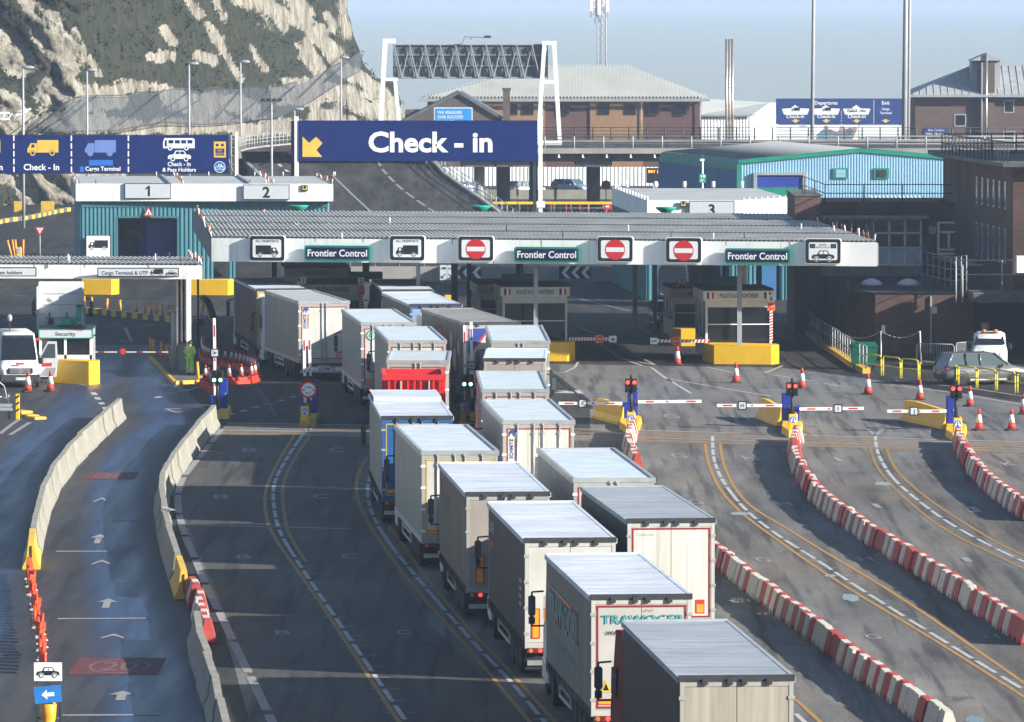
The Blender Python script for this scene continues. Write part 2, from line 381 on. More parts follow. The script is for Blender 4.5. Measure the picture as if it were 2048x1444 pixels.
# lanes between the barriers, the lighter apron by the gates
lanes_px = [(455, 850), (2300, 905), (2600, 1600), (420, 1600), (500, 1444), (430, 1200), (345, 990), (395, 905)]
sheet('lane_road', gpts(lanes_px), LANE, 0.004)
sheet('dark_lane_road', gpts([(455, 850), (725, 858), (705, 1000), (860, 1250), (1120, 1500), (1150, 1600), (420, 1600), (515, 1400), (440, 1200), (350, 990), (395, 905)]), DARKLANE, 0.008)
sheet('gate_apron', gpts([(1085, 728), (1560, 735), (1700, 752), (2300, 845), (2300, 903), (1180, 872), (1180, 800)]), APRON, 0.004)
# the car lanes on the left: one sheet whose wetness and painted sky-blue come and go
WETC = [(325, 690, 40), (310, 760, 60), (330, 842, 40), (285, 880, 46), (247, 930, 50), (228, 985, 52), (222, 1040, 56), (228, 1100, 60), (243, 1180, 70), (268, 1280, 82), (300, 1400, 98), (330, 1520, 110)]
WETL = [(215, 700, 45), (170, 790, 50), (110, 850, 50), (70, 890, 52), (35, 935, 55), (5, 1000, 60), (-30, 1090, 70), (-60, 1300, 80)]
def wetness(u, v):
    w_ = 0
    for tab in (WETC, WETL):
        if v < tab[0][1]: continue
        for (ua, va, ra), (ub, vb, rb) in zip(tab, tab[1:]):
            if va <= v <= vb:
                f = (v-va)/(vb-va); c_ = ua+(ub-ua)*f; r_ = ra+(rb-ra)*f; d_ = abs(u-c_)/r_
                w_ = max(w_, max(0, min(1, (1.25-d_)/.7)))
    return w_*min(1, max(0, (v-690)/40))
edgeL = [(690, -330, 345), (760, -330, 352), (835, -320, 428), (862, -320, 425), (915, -320, 360), (985, -320, 318), (1100, -320, 335), (1240, -320, 385), (1444, -340, 440), (1600, -360, 470)]
vs = []; wv = []; NR, NC = 120, 70
for i in range(NR+1):
    v = 690+(1600-690)*i/NR
    for (va, la, ra), (vb, lb, rb) in zip(edgeL, edgeL[1:]):
        if va <= v <= vb: f = (v-va)/(vb-va); l_ = la+(lb-la)*f; r_ = ra+(rb-ra)*f; break
    for j in range(NC+1): u = l_+(r_-l_)*j/NC; q = G(u, v); vs.append((q.x, q.y, .004)); wv.append(wetness(u, v))
me = bpy.data.meshes.new('left_road'); me.from_pydata(vs, [], [(i*(NC+1)+j, (i+1)*(NC+1)+j, (i+1)*(NC+1)+j+1, i*(NC+1)+j+1) for i in range(NR) for j in range(NC)])
me.attributes.new('wet', 'FLOAT', 'POINT').data.foreach_set('value', wv); me.materials.append(WET); me.update()
o = bpy.data.objects.new('left_road', me); COL.objects.link(o); tag(o, kind='structure')

# ---- painted markings
def paint(name, col, wear, sc=2.5):
    m = mat(name, col, 0.7, var=0.18, scale=sc, streak=wear, dirt=(0.10, 0.10, 0.10), sscale=(3, 1.2, 1), spec=0.25); return m
PWHITE = paint('white_road_paint', (0.42, 0.42, 0.41), 0.65)
PFAINT = paint('worn_white_road_paint', (0.25, 0.25, 0.25), 0.75)
PYEL = paint('yellow_road_paint', (0.36, 0.20, 0.055), 0.8)
PYELF = paint('worn_yellow_road_paint', (0.26, 0.165, 0.06), 0.7)
PRED = paint('red_road_paint', (0.115, 0.035, 0.038), 0.9)
PRING = paint('rubbed_out_paint', (0.17, 0.10, 0.10), 0.9)
def smooth_px(pts, n=8):
    P = [Vector((a, b, 0)) for a, b in pts]; out = []
    for i in range(len(P)-1):
        p0 = P[max(0, i-1)]; p1 = P[i]; p2 = P[i+1]; p3 = P[min(len(P)-1, i+2)]
        for k in range(n):
            t = k/n
            q = 0.5*((2*p1)+(p2-p0)*t+(2*p0-5*p1+4*p2-p3)*t*t+(3*p1-p0-3*p2+p3)*t**3); out.append((q.x, q.y))
    out.append(pts[-1]); return out
def strip(mb, px, wd, m, z=0.012, dash=None, smooth=True, zf=None):
    pts = smooth_px(px) if smooth and len(px) > 2 else px
    if zf: P = [Vector(zf(u, v)) for u, v in pts]
    else: P = [G(u, v) for u, v in pts]
    Q = [P[0]]
    for a, b in zip(P, P[1:]):
        n = max(1, int((b-a).length/0.4))
        for i in range(1, n+1): Q.append(a.lerp(b, i/n))
    dist = 0.0; seg = []; segs = []
    for i, q in enumerate(Q):
        if i: dist += (q-Q[i-1]).length
        on = True if not dash else (dist % (dash[0]+dash[1])) < dash[0]
        if on: seg.append(i)
        elif seg: segs.append(seg); seg = []
    if seg: segs.append(seg)
    for sg in segs:
        if len(sg) < 2: continue
        vs = []
        for i in sg:
            d = (Q[min(i+1, len(Q)-1)]-Q[max(i-1, 0)]); d.z = 0; d.normalize(); nr = Vector((-d.y, d.x, 0))*wd/2
            h = Vector((0, 0, z)); vs += [Q[i]+nr+h, Q[i]-nr+h]
        mb.add(vs, [(2*k+1, 2*k+3, 2*k+2, 2*k) for k in range(len(sg)-1)], m)
    return Q
def ticks(mb, px, every, L, wd, m):
    P = [G(u, v) for u, v in smooth_px(px)]; dist = 0; nxt = every
    for a, b in zip(P, P[1:]):
        l = (b-a).length; d = (b-a).normalized(); nr = Vector((-d.y, d.x, 0))
        while dist + l > nxt:
            c = a + d*(nxt-dist)+Vector((0, 0, .012)); nxt += every
            mb.quad(c-nr*L/2-d*wd/2, c+nr*L/2-d*wd/2, c+nr*L/2+d*wd/2, c-nr*L/2+d*wd/2, m)
        dist += l
W1 = [(605, 870), (573, 918), (550, 964), (547, 1005), (559, 1061), (593, 1120), (639, 1189), (699, 1277), (762, 1370), (830, 1470)]
Y1 = [(591, 867), (552, 932), (531, 987), (534, 1038), (552, 1079), (593, 1139), (644, 1212), (699, 1295), (755, 1380), (815, 1470)]
Y1b = [(621, 870), (589, 918), (568, 964), (566, 1005), (577, 1065), (612, 1124)]
WA = [(444, 858), (400, 913), (363, 964), (356, 1010), (368, 1065), (391, 1120), (414, 1175), (446, 1240), (483, 1318), (515, 1382), (556, 1470)]
CDL = [(733, 915), (714, 959), (718, 1005), (749, 1066), (794, 1130), (850, 1200), (940, 1301), (1006, 1380), (1080, 1470)]
CDW = [(745, 935), (735, 982), (746, 1031), (775, 1081), (832, 1153), (944, 1282), (1022, 1364), (1110, 1470)]
CDR = [(760, 990), (772, 1040), (806, 1090), (850, 1152), (928, 1247), (1006, 1329), (1104, 1438), (1130, 1470)]
GHL = [(1410, 888), (1417, 927), (1440, 978), (1481, 1024), (1546, 1074), (1624, 1129), (1702, 1180), (1785, 1230), (1900, 1300), (2060, 1402)]
GHW = [(1425, 872), (1428, 918), (1447, 964), (1491, 1019), (1555, 1070), (1633, 1120), (1716, 1175), (1808, 1233), (1900, 1290), (2060, 1388)]
GHR = [(1440, 888), (1447, 927), (1468, 973), (1504, 1014), (1578, 1060), (1661, 1111), (1762, 1171), (1854, 1231), (1946, 1295), (2060, 1375)]
IJL = [(1739, 893), (1753, 932), (1785, 973), (1836, 1019), (1900, 1065), (1992, 1111), (2060, 1144)]
IJW = [(1750, 870), (1757, 909), (1785, 955), (1836, 1001), (1900, 1047), (1983, 1093), (2060, 1129)]
IJR = [(1771, 893), (1790, 936), (1831, 978), (1900, 1028), (1992, 1084), (2060, 1117)]
FRL = [(1592, 1400), (1640, 1444), (1672, 1474)]; FRW = [(1592, 1428), (1625, 1460)]
b = MB()
for q in (Y1, CDL, CDR, GHL, GHR, FRL): strip(b, q, 0.13, PYEL)
for q in (Y1b, IJL, IJR): strip(b, q, 0.14, PYELF)
b.build('yellow_road_markings', kind='structure')
b = MB()
for q in (W1, CDW, GHW, IJW, FRW): strip(b, q, 0.14, PWHITE, dash=(3.8, 0.4))
strip(b, WA, 0.26, PFAINT, dash=(9, 0.6))
for q in (W1, CDW, GHW, IJW): ticks(b, q, 3.0, 0.8, 0.10, PFAINT)
for (u, v), (u2, v2) in (((112, 1103), (255, 1103)), ((115, 1238), (300, 1237)), ((125, 1431), (330, 1430)), ((372, 1050), (700, 1058))):
    strip(b, [(u, v), (u2, v2)], 0.35, PFAINT, smooth=False)
# letters painted in the lanes (laid out along the lane, half as tall as the paint is long)
def ground_text(mb, t, u, v, wd, ln, m, rz=0.05):
    p = G(u, v); pl = Plane((p.x, p.y, 0.016), (math.cos(rz), math.sin(rz), 0), (-math.sin(rz), math.cos(rz), 0))
    mb.text(pl, t, 0, -ln/2, ln, m, 0, 0.01, width=wd)
for t, u, v in (('B', 500, 900), ('B', 443, 994), ('B', 488, 1114), ('B', 566, 1265), ('C', 640, 993), ('C', 697, 1113), ('C', 672, 900), ('C', 808, 1265),
                ('G', 1357, 912), ('G', 1525, 1120), ('G', 1745, 1274), ('G', 1390, 1004), ('H', 1500, 916), ('H', 1568, 1008), ('H', 1730, 1118), ('H', 1982, 1273),
                ('I', 1675, 919), ('I', 1753, 1012), ('I', 1933, 1120), ('J', 1940, 1018), ('K', 2018, 928), ('H', 1480, 836), ('G', 1342, 833)):
    d = G(u, v).y; s = FPX/d
    ground_text(b, t, u, v, (0.24 if t == 'I' else 30/s), 8.5*d*d/(FPX*CAMH), PFAINT)
# arrows up the car lane
for u, v, k in ((203, 1000, 0), (197, 1078, 1), (203, 1125, 0), (214, 1207, 1), (226, 1273, 0), (243, 1392, 1)):
    p = G(u, v); ln = (10 if k == 0 else 19)*p.y*p.y/(FPX*CAMH); wd = (30 + (v-1000)*0.06)/ (FPX/p.y)
    pl = Plane((p.x, p.y, 0.016), (1, 0.03, 0), (-0.03, 1, 0))
    if k: b.poly(pl, arrow_poly(ln, wd), PFAINT, 0)
    else: b.poly(pl, [(-wd/2, -ln/2), (0, ln*.1), (wd/2, -ln/2), (wd*.5, -ln*.25), (0, ln/2), (-wd*.5, -ln*.25)], PFAINT, 0)
# gate apron lines
for q in ([(1302, 735), (1329, 755), (1345, 764)], [(1334, 758), (1382, 787)], [(1336, 758), (1542, 793)], [(1545, 750), (1625, 762)], [(1648, 767), (1685, 773)],
          [(1090, 748), (1130, 745), (1150, 735), (1156, 725)], [(1415, 735), (1470, 746), (1530, 746), (1565, 732)], [(1780, 770), (1900, 785), (2060, 812)], [(1790, 762), (1930, 775), (2060, 795)],
          [(1200, 690), (1240, 716), (1285, 732)], [(1225, 684), (1270, 710), (1312, 731)], [(1240, 716), (1312, 731)]):
    strip(b, q, 0.14, PWHITE, smooth=False)
strip(b, [(1115, 782), (1150, 783)], 0.5, PWHITE, smooth=False); b.poly(Plane((G(1139, 786).x, G(1139, 786).y, .012), (1, 0, 0), (0, 1, 0)), [(-.8, 0), (.5, 2.4), (.7, -.6)], PWHITE, 0)
# dashed curves and triangles in front of the left gates
for q, dsh in (([(432, 838), (500, 818), (560, 802), (600, 790)], (1.6, 1.0)), ([(312, 796), (360, 783), (400, 775)], (1.6, 1.0)), ([(186, 785), (196, 798), (207, 812), (214, 820)], (2.5, 1.2)),
               ([(160, 650), (380, 650)], (1, .8)), ([(165, 682), (340, 683)], (1, .8)), ([(250, 655), (263, 683)], None), ([(0, 868), (20, 852), (40, 838)], None), ([(20, 870), (60, 845)], None),
               ([(0, 760), (60, 762), (130, 766), (190, 773)], None)):
    strip(b, q, 0.28 if dsh else 0.2, PWHITE if dsh else PFAINT, dash=dsh)
for u, v, s in ((355, 822, 1.0), (255, 750, 0.9)):
    p = G(u, v); pl = Plane((p.x, p.y, .012), (1, 0, 0), (0, 1, 0)); w_ = 0.75*s; l_ = 3.2*s
    o = [(-w_, l_/2), (w_, l_/2), (0, -l_/2)]; i_ = [(-w_*.62, l_*.36), (w_*.62, l_*.36), (0, -l_*.26)]
    b.add([pl.p(*q) for q in o+i_], [(0, 3, 4, 1), (1, 4, 5, 2), (2, 5, 3, 0)], PFAINT)
for q in ([(350, 772), (372, 783), (415, 768)], [(440, 846), (720, 850)], [(455, 860), (600, 862)]): strip(b, q, 0.18, PFAINT, smooth=False)
# keep-left chevrons below the islands
for u, v in ((617, 862), (1262, 872), (1592, 884), (1750, 872)):
    strip(b, [(u-16, v-14), (u, v), (u+18, v-16)], 0.2, PFAINT, smooth=False)
# ground behind the gates
for q in ([(690, 540), (900, 532)], [(700, 575), (860, 560), (940, 575)], [(1135, 565), (1230, 570)], [(1150, 596), (1200, 608), (1260, 622)], [(1080, 605), (1240, 606)], [(590, 548), (700, 530)],
          [(200, 600), (330, 605)], [(20, 590), (50, 592)], [(0, 640), (70, 633)], [(0, 700), (60, 696)], [(1160, 655), (1190, 668)], [(1280, 655), (1300, 668)]):
    strip(b, q, 0.15, PFAINT, smooth=False)
b.build('white_road_markings', kind='structure')
# red speed patches with a faded 20 roundel
b = MB()
for u, v, hw, hl in ((222, 952, 52, 7), (235, 1333, 90, 17)):
    p = G(u, v); s = FPX/p.y; ly = hl*p.y*p.y/(FPX*CAMH); lx = hw/s
    pl = Plane((p.x, p.y, 0.012), (1, 0, 0), (0, 1, 0))
    b.rect(pl, -lx, -ly, lx, ly, PRED, 0)
    b.ring(pl, lx*.05, 0, lx*.62, lx*.69, PRING, 0.004, 28, ly/lx*1.25)
    b.text(pl, '20', lx*.05, -ly*.5, ly*1.0, PRING, 0.004, 0.01, width=lx*.8)
b.build('red_road_markings', kind='structure')
# rumble strips across all lanes
b = MB()
for k in range(10):
    f = k/9
    strip(b, [(455-2*k, 846+f*22), (1260, 860+f*22), (2100, 886+f*20)], 0.34 if k % 3 else 0.5, PYELF if k % 2 else PFAINT, z=0.010, smooth=False)
b.build('rumble_strips', kind='structure')
# tar seams in the tarmac and small puddles
b = MB(); TAR = mat('tar_seam', (0.016, 0.016, 0.017), 0.6, var=0.2)
for q in ([(1098, 742), (1130, 770), (1170, 800), (1185, 818)], [(515, 775), (540, 812), (550, 832)], [(610, 560), (700, 566)], [(497, 768), (560, 769)], [(310, 600), (335, 612)], [(470, 590), (505, 630)], [(1040, 1000), (1110, 1100)], [(225, 1043), (300, 1041)]):
    strip(b, q, 0.14, TAR, z=0.013, smooth=False)
b.build('tar_seams', kind='structure')
b = MB(); PUD = mat('puddle_water', (0.02, 0.025, 0.03), 0.04, var=0, spec=0.5)
for u, v, ru, rv in ((1700, 1196, 20, 8), (1765, 968, 18, 4), (1480, 1202, 20, 6), (1660, 1152, 14, 3), (1530, 1228, 20, 3), (1950, 1440, 24, 9), (1480, 1028, 22, 3)):
    p = G(u, v); s = FPX/p.y; rr = random.Random(u); n = 18
    b.add([(p.x+math.cos(6.283*k/n)*ru/s*rr.uniform(.7, 1.15), p.y+math.sin(6.283*k/n)*rv*p.y*p.y/(FPX*CAMH)*rr.uniform(.7, 1.1), .013) for k in range(n)], [tuple(range(n))], PUD)
b.build('puddles', kind='structure')

# ---- chalk cliff
CHALK_CAPS = [(0, 60, 40, 130, 36), (45, 0, 75, 35, 16), (95, 60, 140, 125, 34), (20, 200, 50, 250, 30), (100, 190, 215, 205, 36), (378, 0, 400, 30, 14), (415, 50, 440, 78, 13), (440, 90, 480, 160, 8),
    (330, 60, 345, 85, 10), (322, 108, 346, 112, 14), (300, 110, 325, 118, 9), (395, 110, 425, 120, 13), (520, 0, 560, 30, 34), (590, 10, 612, 40, 22), (560, 50, 568, 62, 12), (610, 90, 640, 145, 18), (655, 30, 668, 60, 12), (690, 0, 690, 60, 22),
    (640, 60, 690, 150, 20), (470, 0, 500, 12, 14), (430, 0, 450, 40, 8), (500, 90, 530, 140, 6), (180, 120, 200, 150, 9), (240, 165, 330, 180, 16), (700, 200, 800, 235, 34), (720, 150, 760, 190, 18),
    (0, 300, 150, 400, 90), (230, 255, 480, 250, 22), (480, 262, 700, 250, 30), (340, 200, 500, 215, 26), (560, 190, 700, 180, 26), (60, 240, 260, 255, 26), (150, 60, 165, 110, 9)]
base_uY = [(-420, 592), (150, 604), (330, 640), (480, 690), (560, 735), (650, 775), (720, 815), (765, 838), (818, 870)]
top_z = [(-420, 34), (560, 34), (630, 33), (668, 29), (690, 19.2), (705, 15.5), (722, 12.0), (745, 9.0), (775, 8.3), (800, 6.0), (818, 1.0)]
def lerp_tab(t, x):
    for (a, fa), (b_, fb) in zip(t, t[1:]):
        if x <= b_: return fa+(fb-fa)*max(0, (x-a))/(b_-a)
    return t[-1][1]
def to_px(p):
    d = p - Vector((0, 0, CAMH)); f = d.y*CP - d.z*SP; up = d.y*SP + d.z*CP
    return CX+FPX*d.x/f, CY-FPX*up/f
def chalkness(u, v):
    best = -1.0
    for x0, y0, x1, y1, r in CHALK_CAPS:
        dx, dy = x1-x0, y1-y0; t = max(0, min(1, ((u-x0)*dx+(v-y0)*dy)/(dx*dx+dy*dy+1e-6)))
        d = math.hypot(u-x0-dx*t, v-y0-dy*t); best = max(best, (1-d/(r*.86)))
    return best
NU, NH = 300, 110
vs = []; veg = []; cliff_pts = []
for i in range(NU+1):
    u = -420 + (818+420)*i/NU; Yb = lerp_tab(base_uY, u); zt = lerp_tab(top_z, u)
    for j in range(NH+1):
        h = j/NH; z = -1 + (zt+1)*h
        Y = Yb + z*0.62
        if z > 5: Y += (z-5)*0.25
        X = (u-CX)/FPX*Yb
        n1 = mnoise.fractal(Vector((X*.10+z*.09, Y*.05, z*.10)), 0.9, 2.1, 5)
        n2 = mnoise.ridged_multi_fractal(Vector((X*.22+z*.20, 3.1, z*.13)), 0.9, 2.0, 5, 1.0, 2.0)
        n3 = mnoise.fractal(Vector((X*.9, 7.7, z*.8)), 0.8, 2.0, 4)
        p = Vector((X + n1*.8, Y + n1*3.2 - n2*1.35 + n3*.5, z + n3*.2*(1 if j < NH else 0)))
        if j == NH: p.z += n1*0.8*(1 if u < 690 else .3)
        uu, vv = to_px(p)
        ck = chalkness(uu, vv) + 0.85*mnoise.fractal(Vector((X*.5+z*.55, 1.3, z*.22)), 0.7, 2.1, 5) 
        g = min(1, max(0, 0.55 - ck*2.2))
        vs.append(p); veg.append(g)
fs = [(i*(NH+1)+j, (i+1)*(NH+1)+j, (i+1)*(NH+1)+j+1, i*(NH+1)+j+1) for i in range(NU) for j in range(NH)]
# plateau behind the edge and the closed seaward end, so the hill has depth
n0 = len(vs)
for i in range(NU+1): q = vs[i*(NH+1)+NH]; vs.append(Vector((q.x-25, q.y+140, max(0.5, q.z-0.5)))); veg.append(1.0)
fs += [(i*(NH+1)+NH, (i+1)*(NH+1)+NH, n0+i+1, n0+i) for i in range(NU)]
me = bpy.data.meshes.new('cliff'); me.from_pydata([tuple(q) for q in vs], [], fs)
at = me.attributes.new('scrub', 'FLOAT', 'POINT'); at.data.foreach_set('value', veg)
cm = bpy.data.materials.new('chalk_and_scrub'); cm.use_nodes = True; t = cm.node_tree; N = t.nodes; L = t.links; bs = N['Principled BSDF']; bs.inputs['Roughness'].default_value = 0.95; bs.inputs['Specular IOR Level'].default_value = 0.1
an = N.new('ShaderNodeAttribute'); an.attribute_name = 'scrub'; tc = N.new('ShaderNodeTexCoord')
def cn(sc, st, det=6, ro=.65):
    mp = N.new('ShaderNodeMapping'); mp.inputs['Scale'].default_value = st; L.new(tc.outputs['Object'], mp.inputs[0])
    n = N.new('ShaderNodeTexNoise'); n.inputs['Scale'].default_value = sc; n.inputs['Detail'].default_value = det; n.inputs['Roughness'].default_value = ro; L.new(mp.outputs[0], n.inputs['Vector']); return n.outputs['Fac']
def cramp(f, stops):
    r = N.new('ShaderNodeValToRGB'); e = r.color_ramp.elements
    while len(e) < len(stops): e.new(0.5)
    for k, (p_, c_) in enumerate(stops): e[k].position = p_; e[k].color = tuple(c_)+(1,)
    L.new(f, r.inputs[0]); return r.outputs[0]
chalk = cramp(cn(.35, (1, 1, .8)), [(.28, (.10, .09, .07)), (.42, (.185, .17, .135)), (.54, (.29, .272, .225)), (.70, (.37, .355, .315))])
crack = cramp(cn(1.3, (1, 1, .8)), [(.34, (.40, .36, .31)), (.47, (1, 1, 1))])
mx0 = N.new('ShaderNodeMix'); mx0.data_type = 'RGBA'; mx0.blend_type = 'MULTIPLY'; mx0.inputs[0].default_value = 1; L.new(chalk, mx0.inputs[6]); L.new(crack, mx0.inputs[7])
scrub = cramp(cn(.7, (1, 1, 1)), [(.28, (.014, .021, .014)), (.48, (.031, .037, .025)), (.64, (.052, .048, .032)), (.80, (.10, .085, .058))])
add = N.new('ShaderNodeMath'); add.operation = 'ADD'; L.new(an.outputs['Fac'], add.inputs[0])
sub = N.new('ShaderNodeMapRange'); sub.inputs[3].default_value = -.45; sub.inputs[4].default_value = .45; sub.inputs[1].default_value = .3; sub.inputs[2].default_value = .7; L.new(cn(1.1, (1, 1, .8)), sub.inputs[0]); L.new(sub.outputs[0], add.inputs[1])
st_ = N.new('ShaderNodeMapRange'); st_.inputs[1].default_value = .40; st_.inputs[2].default_value = .58; L.new(add.outputs[0], st_.inputs[0])
mx = N.new('ShaderNodeMix'); mx.data_type = 'RGBA'; L.new(st_.outputs[0], mx.inputs[0]); L.new(mx0.outputs[2], mx.inputs[6]); L.new(scrub, mx.inputs[7]); L.new(mx.outputs[2], bs.inputs['Base Color'])
bn = N.new('ShaderNodeBump'); bn.inputs['Strength'].default_value = 1.0; bn.inputs['Distance'].default_value = .8; L.new(cn(.9, (1, 1, .7), 8), bn.inputs['Height']); L.new(bn.outputs[0], bs.inputs['Normal'])
me.materials.append(cm); me.validate(); me.polygons.foreach_set('use_smooth', [True]*len(me.polygons)); me.update()
cliff = bpy.data.objects.new('cliff', me); COL.objects.link(cliff); tag(cliff, kind='structure')
# scrub growing on the cliff
rr = random.Random(3); b = MB()
SCR = [mat('scrub_leaves', (.034, .042, .027), .9, var=.4, scale=.5, spec=.1), mat('dry_scrub_leaves', (.062, .057, .036), .9, var=.4, scale=.5, spec=.1), mat('dark_scrub_leaves', (.024, .033, .021), .9, var=.4, scale=.5, spec=.1)]
cand = [k for k in range((NU+1)*(NH+1)) if veg[k] > .62]
for _ in range(5200):
    p = vs[rr.choice(cand)]; s = rr.uniform(.2, .6); m_ = SCR[min(2, int(rr.random()*3))]
    p = p + Vector((rr.uniform(-.3, .3), -s*.3, rr.uniform(-.2, .2)))
    q = []
    for k in range(12):
        d = Vector((rr.gauss(0, 1), rr.gauss(0, 1), rr.gauss(0, .8))).normalized()*s*rr.uniform(.5, 1)
        t1 = Vector((rr.gauss(0, 1), rr.gauss(0, 1), rr.gauss(0, 1))).normalized()*s*.3; t2 = t1.cross(d).normalized()*s*.36
        q += [p+d-t1, p+d+t2, p+d+t1]
    b.add(q, [(3*k, 3*k+1, 3*k+2) for k in range(12)], m_)
b.build('scrub', kind='stuff')
# ================================================================== flyover, ramp, background buildings
def ramp_z(u, v):
    # the ramp climbs away from the camera: solve the row for distance and height
    d = (FPX*(19.1-1.5+0.102*527))/((v+4)+0.102*FPX); z = 1.5+0.102*(d-527)
    z = max(0.02, min(5.9, z)); return G(u, v, z)
RL = [(740, 520), (650, 470), (606, 430), (575, 400), (548, 375), (521, 350), (494, 325), (478, 309)]
RR = [(1140, 520), (1060, 470), (1003, 430), (962, 400), (925, 375), (890, 350), (868, 325), (856, 309)]
fly = thing('flyover', 'grey concrete flyover on round columns with its approach ramp and steel parapet rails', 'flyover', (5, 575, 0))
b = MB(); P = []
for (ul, vl), (ur, vr) in zip(RL, RR):
    a = ramp_z(ul, vl); c = ramp_z(ur, vr); P.append((a, c))
P.append((G(478, 303, 5.9), G(852, 303, 5.9)))
for (a, c), (a2, c2) in zip(P, P[1:]):
    b.quad(a, c, c2, a2, RAMPM)
far = [G(478, 303, 5.9), G(852, 303, 5.9), G(852, 284, 5.9), G(700, 285, 5.9), G(590, 288, 5.9), G(525, 294, 5.9), G(492, 299, 5.9)]
b.add(far, [tuple(range(len(far)))], RAMPM)
lines = MB()
def on_top(u, v): return G(u, v, 5.9) if v < 309 else ramp_z(u, v)
strip(lines, [(603, 304), (570, 309), (556, 317), (557, 327), (568, 338), (590, 352)], .3, PWHITE, z=.02, dash=(2.2, 1.6), zf=on_top)
strip(lines, [(756, 322), (766, 340), (800, 375), (850, 412), (880, 430)], .22, PFAINT, z=.02, dash=(4, 1.2), zf=on_top)
strip(lines, [(664, 350), (700, 385), (748, 430), (790, 470)], .18, PFAINT, z=.02, zf=on_top)
b.build('ramp_road', fly, True); lines.build('ramp_markings', fly, True)
b = MB(); STONE = mat('stone_retaining_wall', (.16, .15, .14), .9, var=.5, scale=1.6, spec=.1)
for (a, c), (a2, c2) in zip(P, P[1:]):
    b.quad((a2.x, a2.y, -.02), (a.x, a.y, -.02), (a.x, a.y, a.z), (a2.x, a2.y, a2.z), STONE)
    dn = Vector((0, 0, .45))
    b.quad((c.x, c.y, -.02), (c2.x, c2.y, -.02), (c2.x, c2.y, c2.z-.02), (c.x, c.y, c.z-.02), GREYCONC)
b.build('retaining_wall', fly, True)
# parapets along the ramp: low kerb wall with rails
b = MB(); bw = MB()
right = [c for a, c in P]; left = [a for a, c in P][3:]
farline = [far[0]]+far[:1:-1][:0] + [G(492, 299, 5.9), G(525, 294, 5.9), G(590, 288, 5.9), G(700, 285, 5.9), G(852, 284, 5.9)]
def kerb(mb, pts, w_, h0, h1, m):
    for a, c in zip(pts, pts[1:]):
        d = (c-a); d.z = 0; d.normalize(); n = Vector((d.y, -d.x, 0))*w_/2; z0 = Vector((0, 0, h0)); z1 = Vector((0, 0, h1))
        mb.hexa([a-n+z0, a+n+z0, c+n+z0, c-n+z0, a-n+z1, a+n+z1, c+n+z1, c-n+z1], m)
kerb(bw, right, .35, -.25, .22, GREYCONC); railing(b, [p+Vector((0, 0, .2)) for p in right], 1.0, PALESTEEL, (1.0, .6, .25), 2.5, .035, .045)
kerb(bw, farline, .35, -.6, .12, GREYCONC); railing(b, [p+Vector((0, 0, .1)) for p in farline], 1.15, GREYCONC, (1.0,), 1.6, .02, .07)
railing(b, [p+Vector((0, 0, .1)) for p in farline], 1.1, PALESTEEL, (.92, .62, .34), 60, .03, .02)
kerb(bw, left, .3, -.1, .06, GREYCONC)
bw.build('ramp_kerb', fly, True); b.build('ramp_parapet', fly, True)
# the deck running right
DY0, DY1, DZ = 570.0, 599.0, 5.9
X0 = P[-1][1].x; X1 = 62.0
b = MB(); b.box(X0, X1, DY0+.35, DY1-.35, DZ-.35, DZ, RAMPM); b.build('deck_road', fly, True)
b = MB(); b.box(X0-.3, X1, DY0, DY0+.35, DZ-.42, DZ+.05, CONC if False else GREYCONC); b.box(X0, X1, DY1-.35, DY1, DZ-.42, DZ+.15, GREYCONC)
b.build('deck_edge', fly, True)
b = MB()
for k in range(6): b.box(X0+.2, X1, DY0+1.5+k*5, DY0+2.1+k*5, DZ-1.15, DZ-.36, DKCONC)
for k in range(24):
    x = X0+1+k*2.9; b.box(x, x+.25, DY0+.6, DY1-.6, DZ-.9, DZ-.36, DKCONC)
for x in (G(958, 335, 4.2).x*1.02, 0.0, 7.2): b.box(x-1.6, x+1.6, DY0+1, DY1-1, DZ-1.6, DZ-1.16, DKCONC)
b.build('deck_beams', fly, True)
b = MB(); railing(b, [Vector((X0, DY0+.17, DZ+.05)), Vector((X1, DY0+.17, DZ+.05))], 1.05, PALESTEEL, (1.0, .7, .36), 2.55, .045, .075); b.build('front_parapet', fly, True)
b = MB(); railing(b, [Vector((X0, DY1-.17, DZ+.15)), Vector((X1, DY1-.17, DZ+.15))], 1.15, DKSTEEL, (1.0, .72, .45, .2), 1.65, .03, .07); b.build('rear_parapet', fly, True)
b = MB()
for k in range(16): b.tube((X0+1+k*2.1, DY0+.1, DZ-.75), (X0+1+k*2.1, DY0+.1, DZ-.5), .06, SIGNWHITE, 6); b.tube((X0+1+k*2.1, DY0+.1, DZ-.78), (X0+1+k*2.1, DY0+.1, DZ-.72), .14, SIGNWHITE, 8)
b.build('drain_outlet', fly, True)
for u, wpx, Y, zt in ((958, 20, 573, 4.6), (1007, 27, 580, 4.3), (1067, 18, 597, 4.3), (1187, 27, 580, 4.3), (1500, 27, 580, 4.3), (1800, 27, 580, 4.3)):
    b = MB(); x = (u-CX)*pxm(Y); r = wpx*pxm(Y)/2
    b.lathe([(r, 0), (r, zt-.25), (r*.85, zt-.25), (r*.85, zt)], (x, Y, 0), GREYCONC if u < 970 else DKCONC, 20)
    b.build('column', fly, True)

def pxwall(mb, u0, v0, u1, v1, Y, m, depth=8.0, zb=None):     # a block whose front is at distance Y
    a = A(u0, v0, Y); c = A(u1, v1, Y)
    mb.box(a.x, c.x, Y, Y+depth, (c.z if zb is None else zb), a.z, m)
def base_of(u, Y): return ((u-CX)*pxm(Y), Y, 0)

